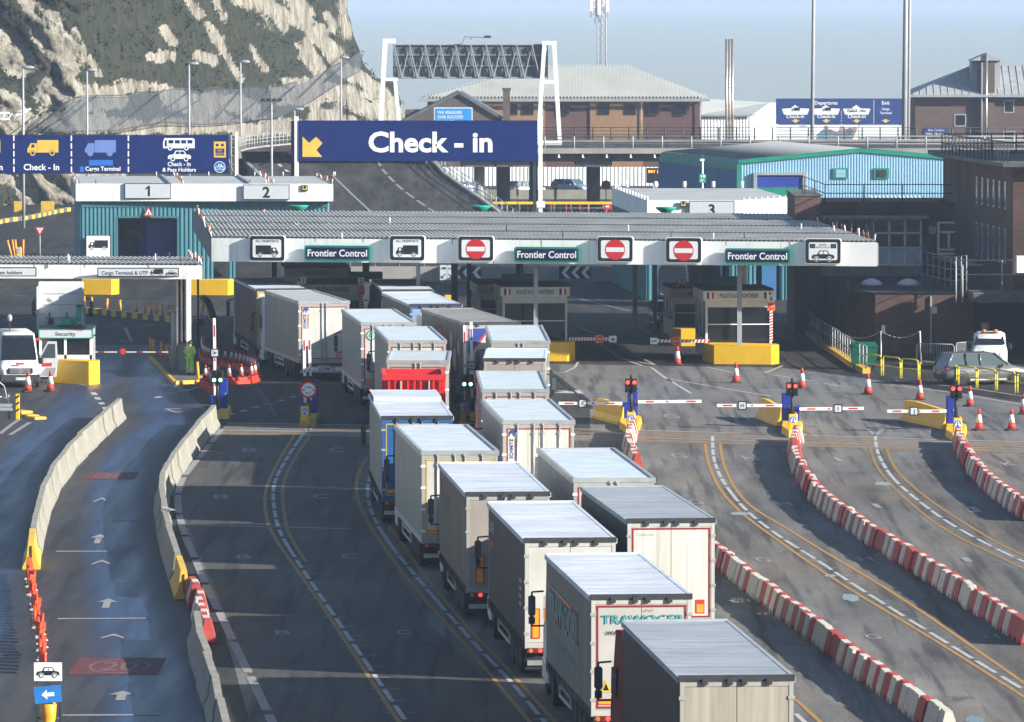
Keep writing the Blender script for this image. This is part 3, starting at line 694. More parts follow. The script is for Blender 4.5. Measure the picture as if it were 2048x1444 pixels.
# ---- long brown brick terminal building with a hipped roof
Y = 705; t = thing('brick_terminal', 'long brown brick terminal building with a wide grey hipped roof behind the flyover', 'building', base_of(1130, Y))
BR1 = mat('tan_brick', (.26, .155, .085), .9, var=.12, scale=.6, fine=.15); BR2 = mat('red_brown_brick', (.105, .055, .05), .9, var=.15, scale=.6, fine=.15)
b = MB(); bounds = [(855, 900, BR2), (900, 988, BR1), (988, 1090, BR1), (1090, 1180, BR2), (1180, 1286, BR1), (1286, 1402, BR2)]
for u0, u1, m in bounds: pxwall(b, u0, 196, u1, 300, Y+(.0 if m is BR1 else .15), m, 18, 0)
b.build('wall', t, True)
b = MB(); RS = mat('ribbed_grey_roof', (.36, .38, .36), .7, var=.1, streak=.2, scale=.3)
e0 = A(840, 197, Y-.8); e1 = A(1418, 200, Y-.8); yb = Y+19; r0 = A(1075, 133, Y+7); r1 = A(1255, 133, Y+7); xl, xr, ze = e0.x, e1.x, e0.z
n = 84
for k in range(n):             # ribs on the front slope
    f0, f1 = k/n, (k+.55)/n
    for (fa, fb, dz) in ((k/n, (k+.5)/n, .0), ((k+.5)/n, (k+1)/n, .22)):
        a = Vector((xl+(xr-xl)*fa, Y-.8, ze+dz)); c = Vector((xl+(xr-xl)*fb, Y-.8, ze+dz))
        def up(x):
            if x < r0.x: g = (x-xl)/(r0.x-xl)
            elif x > r1.x: g = (xr-x)/(xr-r1.x)
            else: g = 1
            return Vector((x, Y-.8+7.8*g, ze+(r0.z-ze)*g+dz))
        b.quad(a, c, up(c.x), up(a.x), RS)
b.add([(xl, Y-.8, ze), (r0.x, Y+7, r0.z), (xl, yb, ze)], [(0, 1, 2)], RS); b.add([(xr, Y-.8, ze), (xr, yb, ze), (r1.x, Y+7, r1.z)], [(0, 1, 2)], RS)
b.quad((xl, yb, ze), (r0.x, Y+7, r0.z), (r1.x, Y+7, r1.z), (xr, yb, ze), RS)
b.box(xl-.1, xr+.1, Y-.9, Y-.78, ze-.32, ze-.02, PALESTEEL)
b.build('roof', t, True)
for u, v0, v1, wd in ((893, 207, 222, 10), (1027, 206, 230, 16), (1055, 206, 230, 24), (1128, 206, 230, 22), (1207, 206, 230, 24), (1260, 206, 230, 24), (1308, 206, 230, 22), (1363, 206, 230, 22)):
    f = MB(); a = A(u-wd/2, v0, Y); c = A(u+wd/2, v1, Y); pl = facing((0, Y-.06, 0))
    f.prism([(a.x, c.z), (c.x, c.z), (c.x, a.z), (a.x, a.z)], pl, .05, DKSTEEL); f.rect(pl, a.x+.08, c.z+.08, c.x-.08, a.z-.08, GLASS, .004)
    f.build('window', t, True)
b = MB()
for u in (1085, 1283, 1400): b.tube(A(u, 199, Y-.15), A(u, 285, Y-.15), .06, PALESTEEL, 6)
b.build('drainpipe', t, True)
# ---- small gabled brick house with the blue hoarding
Y = 672; t = thing('gabled_brick_house', 'dark brick gabled building with a tall square chimney behind the check-in board', 'building', base_of(915, Y))
DKB = mat('dark_brick', (.10, .078, .066), .9, var=.2, scale=.8, fine=.2)
b = MB(); a = A(806, 246, Y); p = A(918, 188, Y); c = A(1004, 240, Y)
b.prism([(a.x, 0), (c.x, 0), (c.x, c.z), (p.x, p.z), (a.x, a.z)], facing((0, Y, 0)), 10, DKB); pxwall(b, 810, 221, 845, 250, Y+1, DKB, 8, 0); b.build('wall', t, True)
b = MB()
for (q0, q1) in ((a, p), (p, c)):
    d = (q1-q0).normalized(); nn = Vector((-d.z, 0, d.x))
    for y0, y1, m in ((Y-.3, Y+10.2, mat('slate_roof', (.10, .11, .125), .6, var=.2)),):
        b.hexa([(q0.x, y0, q0.z+.02), (q1.x, y0, q1.z+.02), (q1.x, y1, q1.z+.02), (q0.x, y1, q0.z+.02)]+[(q0.x+nn.x*.3, y0, q0.z+.3), (q1.x+nn.x*.3, y0, q1.z+.3), (q1.x+nn.x*.3, y1, q1.z+.3), (q0.x+nn.x*.3, y1, q0.z+.3)], m)
b.build('roof', t, True)
b = MB(); pxwall(b, 1006, 180, 1020, 250, Y-.5, DKB, .9, 0); pxwall(b, 1004, 176, 1022, 181, Y-.55, DKB, 1.0); b.build('chimney', t, True)
t = thing('hoarding_sign', 'bright blue board reading WE MEASURE OUR SUCCESS on the dark brick gable', 'sign', base_of(906, 669))
b = MB(); SKYB = mat('sign_sky_blue', (.02, .25, .62), .5, var=.05); pl = facing((0, 669, 0)); a = A(868, 215, 669); c = A(945, 262, 669)
pl_box(b, pl, a.x, c.z, c.x, a.z, .1, SIGNWHITE); b.rect(pl, a.x+.08, c.z, c.x-.08, a.z-.08, SKYB, .01); b.build('panel', t, True)
for k, s in enumerate(('WE MEASURE', 'OUR SUCCESS', 'IN SMILES')): b = MB(); b.text(pl, s, a.x+.36, a.z-.65-.46*k, .29, SIGNWHITE, .02, .01, align='l'); b.build('lettering', t, True)
# ---- triple flue, white shed, antenna tower, masts
t = thing('flue_stack', 'cluster of three tall stainless steel flue pipes beside the white shed', 'flue', base_of(1459, 690)); FL = mat('stainless_flue', (.46, .41, .36), .35, .8, var=.2)
for k, u in enumerate((1453, 1459, 1465)):
    b = MB(); b.tube((((u-CX)*pxm(690)), 690+.1*k, 0), A(u, 78, 690+.1*k), .14, FL, 10)
    for j in range(7): z = 2+j*1.9; b.tube((((u-CX)*pxm(690)), 690+.1*k, z), (((u-CX)*pxm(690)), 690+.1*k, z+.08), .16, FL, 10)
    b.build('flue_pipe', t, True)
Y = 730; t = thing('white_shed', 'white profiled metal shed with a low pitched roof beside the tall steel flues', 'shed', base_of(1480, Y))
b = MB(); a = A(1400, 229, Y); c = A(1502, 236, Y); corr(b, (a.x, Y), (c.x, Y), 0, a.z, WHITE, .35, .05); e = A(1560, 222, Y+14); corr(b, (c.x, Y), (e.x, Y+14), 0, a.z, WHITE, .35, .05); b.build('wall', t, True)
b = MB(); r = A(1405, 197, Y+8); r2 = A(1540, 205, Y+12); b.quad((a.x, Y-.3, a.z), (c.x+.2, Y-.3, a.z), (r2.x, r2.y, r2.z), (r.x, r.y, r.z), RS); b.quad((c.x+.2, Y-.3, a.z), (e.x+.3, Y+14, a.z), (e.x, Y+16, r2.z-.1), (r2.x, r2.y, r2.z), RS)
b.box(a.x, c.x+.2, Y-.4, Y-.28, a.z-.2, a.z+.02, PALESTEEL); b.build('roof', t, True)
Y = 790; t = thing('antenna_tower', 'lattice telecom mast carrying white panel antennas above the terminal roof', 'mast', base_of(1203, Y))
b = MB(); cx = (1203-CX)*pxm(Y); ztop = 25; r = .5; cor = [Vector((cx-r, Y-.4, 0)), Vector((cx+r, Y-.4, 0)), Vector((cx, Y+.5, 0))]
for q in cor: b.tube(q, q+Vector((0, 0, ztop)), .085, PALESTEEL, 6)
for k in range(25):
    for i in range(3): b.tube(cor[i]+Vector((0, 0, k)), cor[(i+1) % 3]+Vector((0, 0, k+1)), .035, PALESTEEL, 5)
b.build('lattice', t, True)
for k, (u, v0, v1) in enumerate(((1182, -30, 22), (1198, -28, 30), (1214, -30, 24), (1190, -20, 34), (1208, -26, 12))):
    b = MB(); q = A(u, v1, Y-1+.4*k); z1 = A(u, v0, Y-1).z; b.box(q.x-.22, q.x+.22, q.y-.15, q.y+.1, q.z, z1, SIGNWHITE, .05); b.tube((q.x, q.y+.18, q.z-.8), (q.x, q.y+.18, z1), .06, PALESTEEL, 6); b.tube((q.x, q.y+.2, q.z+.3), (cx, Y, q.z+.3), .05, PALESTEEL, 5); b.build('panel_antenna', t, True)
for u, rr_, lab in ((1625, .17, 'slender tapering grey lighting mast in front of the departures board'), (1809, .25, 'thick grey lighting mast beside the departures board'), (1817, .16, 'thinner grey mast standing just behind the thick lighting mast')):
    Yq = 612 if u != 1817 else 640
    x = (u-2-CX)*pxm(Yq); t = thing('lighting_mast', lab, 'mast', (x, Yq, 0), 0, 'tall lighting masts')
    b = MB(); b.tube((x, Yq, 0), (x+.25, Yq, 30), rr_*1.15, PALESTEEL, 12, rr_*.75); b.build('pole', t, True)
    b = MB(); b.box(x-.4, x+.4, Yq-.4, Yq+.4, 0, .12, DKSTEEL); b.build('base_plate', t, True)
# ---- departures board on the far side of the flyover
Y = 676; t = thing('departures_board', 'long blue departures board with three white ferries on the far side of the flyover', 'sign', base_of(1680, Y))
FARNAVY = mat('far_sign_blue', (.013, .040, .17), .6, var=.06); pl = facing((0, Y, 0)); a = A(1552, 197, Y); c = A(1808, 249, Y); pp = pxm(Y)
b = MB(); pl_box(b, pl, a.x, c.z, c.x, a.z, .25, FARNAVY)
b.build('panel', t, True)
b = MB(); X = lambda u: (u-CX)*pp; Z = lambda v: A(0, v, Y).z
for u, k, ku, kv, kw in ((1591, 'lorry', 1591, 219.5, 17), (1652, 'lorry', 1653, 219.5, 17), (1713, 'bus', 1704, 221, 20)):
    b = MB(); picto(b, pl, 'ship', X(u), Z(222), 55*pp, SIGNWHITE, FARNAVY); picto(b, pl, k, X(ku), Z(kv), kw*pp, BLACK, SIGNWHITE, .02)
    if k == 'bus': picto(b, pl, 'car', X(1725), Z(222), 14*pp, BLACK, SIGNWHITE, .02)
    b.build('ferry_pictogram', t, True)
for u in (1591, 1652, 1713, 1771): b = MB(); b.poly(pl, [(X(u-9), Z(240)), (X(u-3), Z(241)), (X(u-3), Z(238.5)), (X(u+3), Z(238.5)), (X(u+3), Z(241)), (X(u+9), Z(240)), (X(u), Z(246))][::-1], SIGNYELLOW, .01); b.build('arrow', t, True)
b = MB(); b.rect(pl, X(1747), Z(247), X(1747.7), Z(200), SIGNWHITE, .01); b.build('divider', t, True)
b = MB()
for v in range(222, 247, 6): b.rect(pl, X(1682), Z(v+3.5), X(1682.7), Z(v), SIGNWHITE, .01)
b.build('divider', t, True)
for s, u, v, h in (('Departures', 1652, 209, 7), ('Check-in', 1590, 236, 7), ('Check-in', 1652, 236, 7), ('Check-in', 1713, 236, 7), ('Exit', 1771, 209, 7), ('Cargo', 1771, 220, 4.6), ('Terminal', 1771, 228, 4.6)): b = MB(); b.text(pl, s, X(u), Z(v), h*pp, SIGNWHITE, .012, .012); b.build('lettering', t, True)
for u in (1560, 1640, 1720, 1800): b = MB(); b.tube((X(u), Y+.4, 0), (X(u), Y+.4, a.z), .1, PALESTEEL, 8); b.build('post', t, True)
t = thing('poster_hoarding', 'pale hoarding with a blurred picture of people under the departures board', 'hoarding', base_of(1640, 674)); pl = facing((0, 674, 0)); pp = pxm(674); Z = lambda v: A(0, v, 674).z
b = MB(); pl_box(b, pl, X(1552), Z(285), X(1716), Z(250.5), .15, SIGNWHITE); pl_box(b, pl, X(1718), Z(274), X(1806), Z(251), .15, SIGNWHITE)
PB = mat('poster_tone', (.16, .18, .22), .6, var=.5, scale=1.2); PS = mat('poster_skin', (.42, .27, .2), .6, var=.2); PBL = mat('poster_blue', (.08, .25, .40), .6, var=.3)
b.poly(pl, [(X(1630), Z(280)), (X(1642), Z(262)), (X(1660), Z(258)), (X(1672), Z(264)), (X(1700), Z(255)), (X(1712), Z(262)), (X(1705), Z(279)), (X(1660), Z(281))], PB, .01); b.poly(pl, [(X(1632), Z(270)), (X(1648), Z(258)), (X(1660), Z(272)), (X(1650), Z(278))], PBL, .014)
b.disk(pl, X(1652), Z(256), 5*pp, PS, .016); b.disk(pl, X(1684), Z(258), 6*pp, PS, .016); b.disk(pl, X(1709), Z(258), 5*pp, PS, .016); b.text(pl, 'START', X(1606), Z(254.5), 3.6*pp, PB, .012, .01); b.build('panel', t, True)
b = MB()
for u in (1556, 1640, 1712, 1800): b.tube((X(u), 674.2, 0), (X(u), 674.2, Z(254)), .08, PALESTEEL, 6)
b.build('post', t, True)
# ---- office building on the far right
Y = 690; t = thing('office_building', 'brown brick office building with a standing seam metal roof and a dark central stack', 'building', base_of(1950, Y)); X = lambda u: (u-CX)*pxm(Y); Z = lambda v: A(0, v, Y).z
b = MB(); OB = mat('office_brick', (.105, .07, .058), .9, var=.15, fine=.15); b.box(X(1830), X(2150), Y, Y+14, 0, Z(192), OB); b.build('wall', t, True)
b = MB(); SS = mat('standing_seam_roof', (.33, .35, .36), .55, .2, var=.15)
zr = Z(125)
b.add([(X(1817), Y-.8, Z(190)), (X(2200), Y-.8, Z(190)), (X(2100), Y+5, Z(133)), (X(1945), Y+5, Z(133)), (X(1817), Y+15, Z(190))], [(0, 1, 2, 3), (0, 3, 4)], SS)
for k in range(26):
    f = k/25; x = X(1825)+(X(2180)-X(1825))*f; g = max(0.05, min(1, (x-X(1817))/(X(1945)-X(1817)))); b.tube((x, Y-.82, Z(190)+.03), (x, Y-.8+5.8*g, Z(190)+.05+(Z(133)-Z(190))*g), .035, SS, 4)
b.box(X(1815), X(2200), Y-.95, Y-.8, Z(194), Z(189), PALESTEEL); b.build('roof', t, True)
b = MB(); b.box(X(1943), X(2000), Y+.5, Y+4, Z(190)-.5, Z(121), PALESTEEL); b.box(X(1954), X(1988), Y-.4, Y+.49, 0, Z(118), DKB)
b.prism([(X(1939), Z(121)), (X(2004), Z(121)), (X(1972), Z(107))], facing((0, Y-.6, 0)), 5, SS); b.tube((X(1962), Y-.6, 0), (X(1962), Y-.6, Z(125)), .1, PALESTEEL, 8); b.tube((X(1971), Y-.7, 0), (X(1971), Y-.7, Z(105)), .14, FL, 10); b.build('stack', t, True)
for u0, v0, u1, v1 in ((1908, 228, 1932, 253), (2007, 200, 2028, 226), (2006, 262, 2030, 284)):
    f = MB(); pl = facing((0, Y-.05, 0)); f.prism([(X(u0), Z(v1)), (X(u1), Z(v1)), (X(u1), Z(v0)), (X(u0), Z(v0))], pl, .045, PALESTEEL); f.rect(pl, X(u0)+.12, Z(v1)+.12, X(u1)-.12, Z(v0)-.12, GLASS, .004); f.build('window', t, True)
t = thing('office_name_sign', 'small blue wall sign naming the brown office building', 'sign', (X(1872), Y-.1, Z(272))); pl = facing((0, Y-.1, 0))
b = MB(); pl_box(b, pl, X(1848), Z(272.5), X(1896), Z(256), .06, FARNAVY); b.build('panel', t, True)
b = MB(); b.text(pl, 'East Camber', X(1872), Z(262.5), 4.2*pxm(Y), SIGNWHITE, .01, .012); b.text(pl, 'Office Building', X(1872), Z(270), 4.2*pxm(Y), SIGNWHITE, .01, .012, width=42*pxm(Y)); b.build('lettering', t, True)
# ---- turquoise warehouse
Y = 490; t = thing('turquoise_warehouse', 'pale blue profiled warehouse with green trim and a low gabled grey roof', 'warehouse', base_of(1690, Y)); X = lambda u, y=Y: (u-CX)*pxm(y); Z = lambda v, y=Y: A(0, v, y).z
x0, x1, xp = X(1475), X(1925), X(1720); ze0, zp, ze1 = Z(320), Z(297), Z(314); yb = Y+24; sh = -5.4
b = MB(); n = 80
for k in range(n):
    for fa, fb, o in ((k/n, (k+.42)/n, 0), ((k+.42)/n, (k+.5)/n, None), ((k+.5)/n, (k+.92)/n, .045), ((k+.92)/n, (k+1)/n, None)):
        xa, xb = x0+(x1-x0)*fa, x0+(x1-x0)*fb
        top = lambda x: ze0+(zp-ze0)*(x-x0)/(xp-x0) if x < xp else zp+(ze1-zp)*(x-xp)/(x1-xp)
        oa, ob = (o, o) if o is not None else ((0, .045) if fa < (k+.45)/n else (.045, 0))
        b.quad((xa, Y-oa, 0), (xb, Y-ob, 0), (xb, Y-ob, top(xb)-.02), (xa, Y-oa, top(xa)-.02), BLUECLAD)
corr(b, (x0+sh, yb), (x0, Y+.05), 0, ze0-.74, DKBLUECLAD, .35, .05); corr(b, (x1, Y+.05), (x1+sh, yb), 0, ze1-.1, DKBLUECLAD, .35, .05)  # side walls coloured darker blue for the shade they stand in
b.build('wall', t, True)
b = MB(); WR = mat('warehouse_roof', (.16, .175, .19), .6, var=.12, streak=.3, sscale=(.8, 3, 1))
n = 40
for (xa, za, xb, zb) in ((x0+.35, ze0+.05, xp, zp), (xp, zp, x1, ze1)):
    b.quad((xa, Y-.1, za+.02), (xb, Y-.1, zb+.02), (xb+sh, yb, zb+.02), (xa+sh, yb, za+.02), WR)
    for k in range(n):
        f = k/n; b.tube((xa+(xb-xa)*0+sh*f, Y-.1+(yb-Y)*f, za+.04), (xb+sh*f, Y-.1+(yb-Y)*f, zb+.04), .03, WR, 4)
b.build('roof', t, True)
b = MB()
for k in range(6):                 # rounded green eave down the shaded side
    a0, a1 = math.pi/2*k/6, math.pi/2*(k+1)/6; r_ = .85
    q = lambda a: (x0+.35+.02-math.sin(a)*.37, ze0+.05-r_+math.cos(a)*r_)
    (xa, za), (xb, zb) = q(a0), q(a1)
    b.quad((xb, Y-.12, zb), (xa, Y-.12, za), (xa+sh, yb, za), (xb+sh, yb, zb), GREENTRIM)
b.box(x0-.05, x0+.32, Y-.14, Y+.05, 0, ze0-.3, GREENTRIM)
for (xa, za, xb, zb) in ((x0+.1, ze0-.02, xp, zp), (xp, zp, x1, ze1)): b.hexa([(xa, Y-.16, za-.28), (xb, Y-.16, zb-.28), (xb, Y-.09, zb-.28), (xa, Y-.09, za-.28), (xa, Y-.16, za+.05), (xb, Y-.16, zb+.05), (xb, Y-.09, zb+.05), (xa, Y-.09, za+.05)], GREENTRIM)
b.build('trim', t, True)
b = MB(); pl = facing((0, Y-.2, 0)); SHUT = mat('blue_shutter', (.025, .05, .32), .45)
for q in ((1507, 1514), (1606, 1613)): b.box(X(q[0]), X(q[1]), Y-.35, Y-.08, 0, Z(345), PALESTEEL)
b.box(X(1514), X(1606), Y-.35, Y-.08, Z(350), Z(345), PALESTEEL)
n = 9
for k in range(n): z0_ = Z(374)+(Z(350)-Z(374))*k/n; z1_ = Z(374)+(Z(350)-Z(374))*(k+1)/n; b.box(X(1514), X(1606), Y-.22+.02*(k % 2), Y-.08, z0_, z1_, SHUT)
b.box(X(1514), X(1606), Y-.2, Y-.08, 0, Z(374), GREENTRIM)
b.build('roller_door', t, True)
for u0, u1 in ((1666, 1696), (1748, 1778)):
    b = MB(); q = (X(u0), X(u1), Z(357), Z(336)); 
    b.box(q[0], q[1], Y-.16, Y-.08, q[2], q[3], GREENTRIM); 
    for k in range(6): z = q[2]+.1+(q[3]-q[2]-.2)*k/6; b.box(q[0]+.2, q[1]-.2, Y-.2, Y-.165, z, z+(q[3]-q[2]-.2)/8, BLUECLAD if u0 < 1700 else DKSTEEL)
    b.build('louvre', t, True)
# ================================================================== sign gantries
SIGNBLUE = NAVY
# big check-in board
Y = 475; pp = pxm(Y); X = lambda u: (u-CX)*pp; Z = lambda v: A(0, v, Y).z; pl = facing((0, Y, 0))
t = thing('check_in_sign', 'wide dark blue overhead board reading Check - in with yellow arrow', 'sign', (X(836), Y, 0))
b = MB(); pl_box(b, pl, X(597), Z(322), X(1075), Z(241), .35, NAVY); b.build('panel', t, True)
b = MB(); b.poly(pl, [(X(u), Z(v)) for u, v in [(605.4, 273), (605, 313.8), (644.7, 313.8), (633, 299.9), (645.3, 286.3), (632.5, 273.5), (618, 285.7)]], SIGNYELLOW, .01); b.build('arrow', t, True)
b = MB(); b.text(pl, 'Check - in', X(861), Z(303), 39*pp, SIGNWHITE, .01, .030, width=248*pp); b.build('lettering', t, True)
for u0, u1, vt in ((589, 597, 233), (1077, 1085, 234)):
    b = MB(); b.box(X(u0), X(u1), Y+.05, Y+.35, 0, Z(vt), WHITE); b.build('post', t, True)
b = MB(); b.box(X(582), X(588.5), Y+.4, Y+.7, 0, Z(242), DKSTEEL); b.box(X(1066), X(1072), Y+.4, Y+.7, 0, Z(300), PALESTEEL); b.build('rear_post', t, True)
b = MB(); pl2 = facing((0, Y-.02, 0)); pl_box(b, pl2, X(1074), Z(415), X(1090), Z(402), .05, SIGNWHITE)
for k in range(4): b.rect(pl2, X(1077), Z(406+2.4*k), X(1087), Z(405.2+2.4*k), SIGNGREY, .004)
b.build('notice_plate', t, True)
# left lane board
Y = 480; pp = pxm(Y); pl = facing((0, Y, 0))
t = thing('lane_direction_sign', 'long dark blue board with lorry, bus and car pictograms below the cliff', 'sign', (X(200), Y, 0))
b = MB(); pl_box(b, pl, X(-90), Z(347.5), X(457), Z(270), .3, NAVY); b.build('panel', t, True)
b = MB()
PALEB = mat('faded_sign_blue', (.13, .22, .52), .5, var=.1); PATCH = mat('sign_patch_blue', (.02, .14, .52), .5, var=.05)
def part(name, fn): q = MB(); fn(q); q.build(name, t, True)
for u, c1 in ((86, SIGNYELLOW), (-30, SIGNYELLOW), (201, PALEB)): part('lorry_pictogram', lambda q: picto(q, pl, 'lorry', X(u), Z(297), 62*pp, c1, NAVY if c1 is SIGNYELLOW else PALEB))
part('blue_patch', lambda q: q.rect(pl, X(178), Z(331), X(226), Z(320), PATCH, .008)); part('blue_patch', lambda q: q.rect(pl, X(160), Z(344), X(168), Z(333), PATCH, .008))
part('bus_pictogram', lambda q: picto(q, pl, 'bus', X(358), Z(287), 63*pp, SIGNWHITE, NAVY)); part('car_pictogram', lambda q: picto(q, pl, 'car', X(359), Z(313), 46*pp, SIGNWHITE, NAVY))
for u in (28, 143, 257): part('dashed_divider', lambda q: [q.rect(pl, X(u-1.3), Z(271+15.5*k+11), X(u+1.3), Z(271+15.5*k), SIGNWHITE, .008) for k in range(5)])
part('exit_badge', lambda q: (q.rect(pl, X(428), Z(315), X(452), Z(283), SIGNYELLOW, .008), q.rect(pl, X(431), Z(311), X(449), Z(297), NAVY, .012), q.disk(pl, X(434.5), Z(290), 3*pp, NAVY, .012), q.disk(pl, X(445), Z(290), 3*pp, NAVY, .012), q.text(pl, 'EXIT', X(440), Z(303), 3.6*pp, SIGNYELLOW, .015, .01), q.text(pl, 'NORTH', X(440), Z(309), 3.6*pp, SIGNYELLOW, .015, .01)))
b = MB(); b.disk(pl, X(439.5), Z(334), 11.5*pp, SIGNWHITE, .008); b.disk(pl, X(439.5), Z(334), 10.5*pp, mat('cycle_sign_blue', (.02, .15, .36), .5), .011)
for du in (-5, 5): b.ring(pl, X(439.5+du), Z(336), 3.2*pp, 4.2*pp, SIGNWHITE, .014)
for q in ((-5, 336, -2, 330), (-2, 330, 3, 330), (3, 330, 5, 336), (-2, 330, 1, 336), (1, 336, 3, 330), (3, 330, 2, 328), (-2, 330, -3, 328)):
    a_ = pl.p(X(439.5+q[0]), Z(q[1]), .02); c_ = pl.p(X(439.5+q[2]), Z(q[3]), .02); b.tube(a_, c_, .018, SIGNWHITE, 4)
b.build('cycle_roundel', t, True)
for s, u, v, h, wd in (('Check - In', 83, 340, 12, 71), ('Check - In', -30, 340, 12, 71), ('Cargo Terminal', 206, 341.5, 8.4, 70), ('Check - In', 358.5, 332, 8.2, 46), ('& Pass Holders', 358.5, 343, 7.6, 67)):
    part('lettering', lambda q: q.text(pl, s, X(u), Z(v), h*pp, SIGNWHITE, .01, .02, width=wd*pp))
b = MB(); b.box(X(470), X(476), Y+.1, Y+.4, 0, Z(264), WHITE); b.build('post', t, True)
b = MB(); b.box(X(-80), X(-74), Y+.35, Y+.65, 0, Z(264), WHITE); b.build('post', t, True)
b = MB()
for k in range(4): b.tube((X(457), Y+.15, Z(278+17*k)), (X(470), Y+.2, Z(278+17*k)), .04, PALESTEEL, 6)
b.tube((X(462), Y+.2, Z(350)), (X(462), Y+.2, Z(270)), .05, PALESTEEL, 6); b.tube((X(457), Y+.2, Z(318)), (X(468), Y+.2, Z(350)), .05, PALESTEEL, 6); b.build('bracket', t, True)
# truss gantry seen from behind
Y = 584; pp = pxm(Y)
t = thing('sign_gantry', 'white A-framed sign gantry with a grey lattice backed panel spanning the flyover', 'gantry', (X(940), Y, 5.9))
def bar(mb, u0, v0, u1, v1, wpx, m, y=None, dep=.35):
    y = Y if y is None else y
    a = Vector((X(u0), y, Z(v0))); c = Vector((X(u1), y, Z(v1))); d = (c-a).normalized(); n = Vector((d.z, 0, -d.x))*wpx*pp/2; yy = Vector((0, dep, 0))
    mb.hexa([a-n, a+n, a+n+yy, a-n+yy, c-n, c+n, c+n+yy, c-n+yy], m)
b = MB(); pl = facing((0, Y+.5, 0)); b.box(X(786), X(1096), Y+.5, Y+.75, Z(157), Z(88), mat('panel_back', (.075, .105, .125), .6, var=.12, streak=.2)); b.build('panel', t, True)
b = MB()
for k in range(10):
    u0 = 789+k*30.6; bar(b, u0, 90, u0+15.3, 155, 2.0, PALESTEEL, Y+.1, .08); bar(b, u0+15.3, 155, u0+30.6, 90, 2.0, PALESTEEL, Y+.2, .08); bar(b, u0-3, 90, u0+10, 155, 1.2, PALESTEEL, Y+.3, .06)
for v in (89, 110, 132, 155): bar(b, 786, v, 1096, v, 2.2 if v in (89, 155) else 1.3, PALESTEEL, Y+.32, .1)
b.build('lattice', t, True)
zb = 5.9
vb = CY  # foot rows come from the deck level
vdeck = -4+FPX*(19.1-5.9)/Y
b = MB(); bar(b, 759, vdeck, 771, 80, 9, WHITE); bar(b, 766, 82, 791, 82, 9, WHITE, Y-.01); bar(b, 790, 158, 802, vdeck, 7, WHITE); bar(b, 768, 159, 796, 159, 6, WHITE, Y-.01); b.build('frame', t, True)
b = MB(); bar(b, 1076, vdeck, 1089, 84, 8, WHITE); bar(b, 1120, vdeck, 1108, 84, 8, WHITE); bar(b, 1084, 86, 1113, 86, 8, WHITE, Y-.01); bar(b, 1085, 164, 1114, 164, 7, WHITE, Y-.01); bar(b, 1078, vdeck-4, 1121, vdeck-4, 8, WHITE, Y-.01); b.build('frame', t, True)
b = MB(); bar(b, 924, 88, 930, 72, 1, DKSTEEL); bar(b, 930, 74, 975, 75, 1, DKSTEEL); bar(b, 940, 80, 946, 73, 1, DKSTEEL); b.box(X(968), X(983), Y-.1, Y+.5, Z(76), Z(71), DKSTEEL, .1); b.build('camera_bracket', t, True)

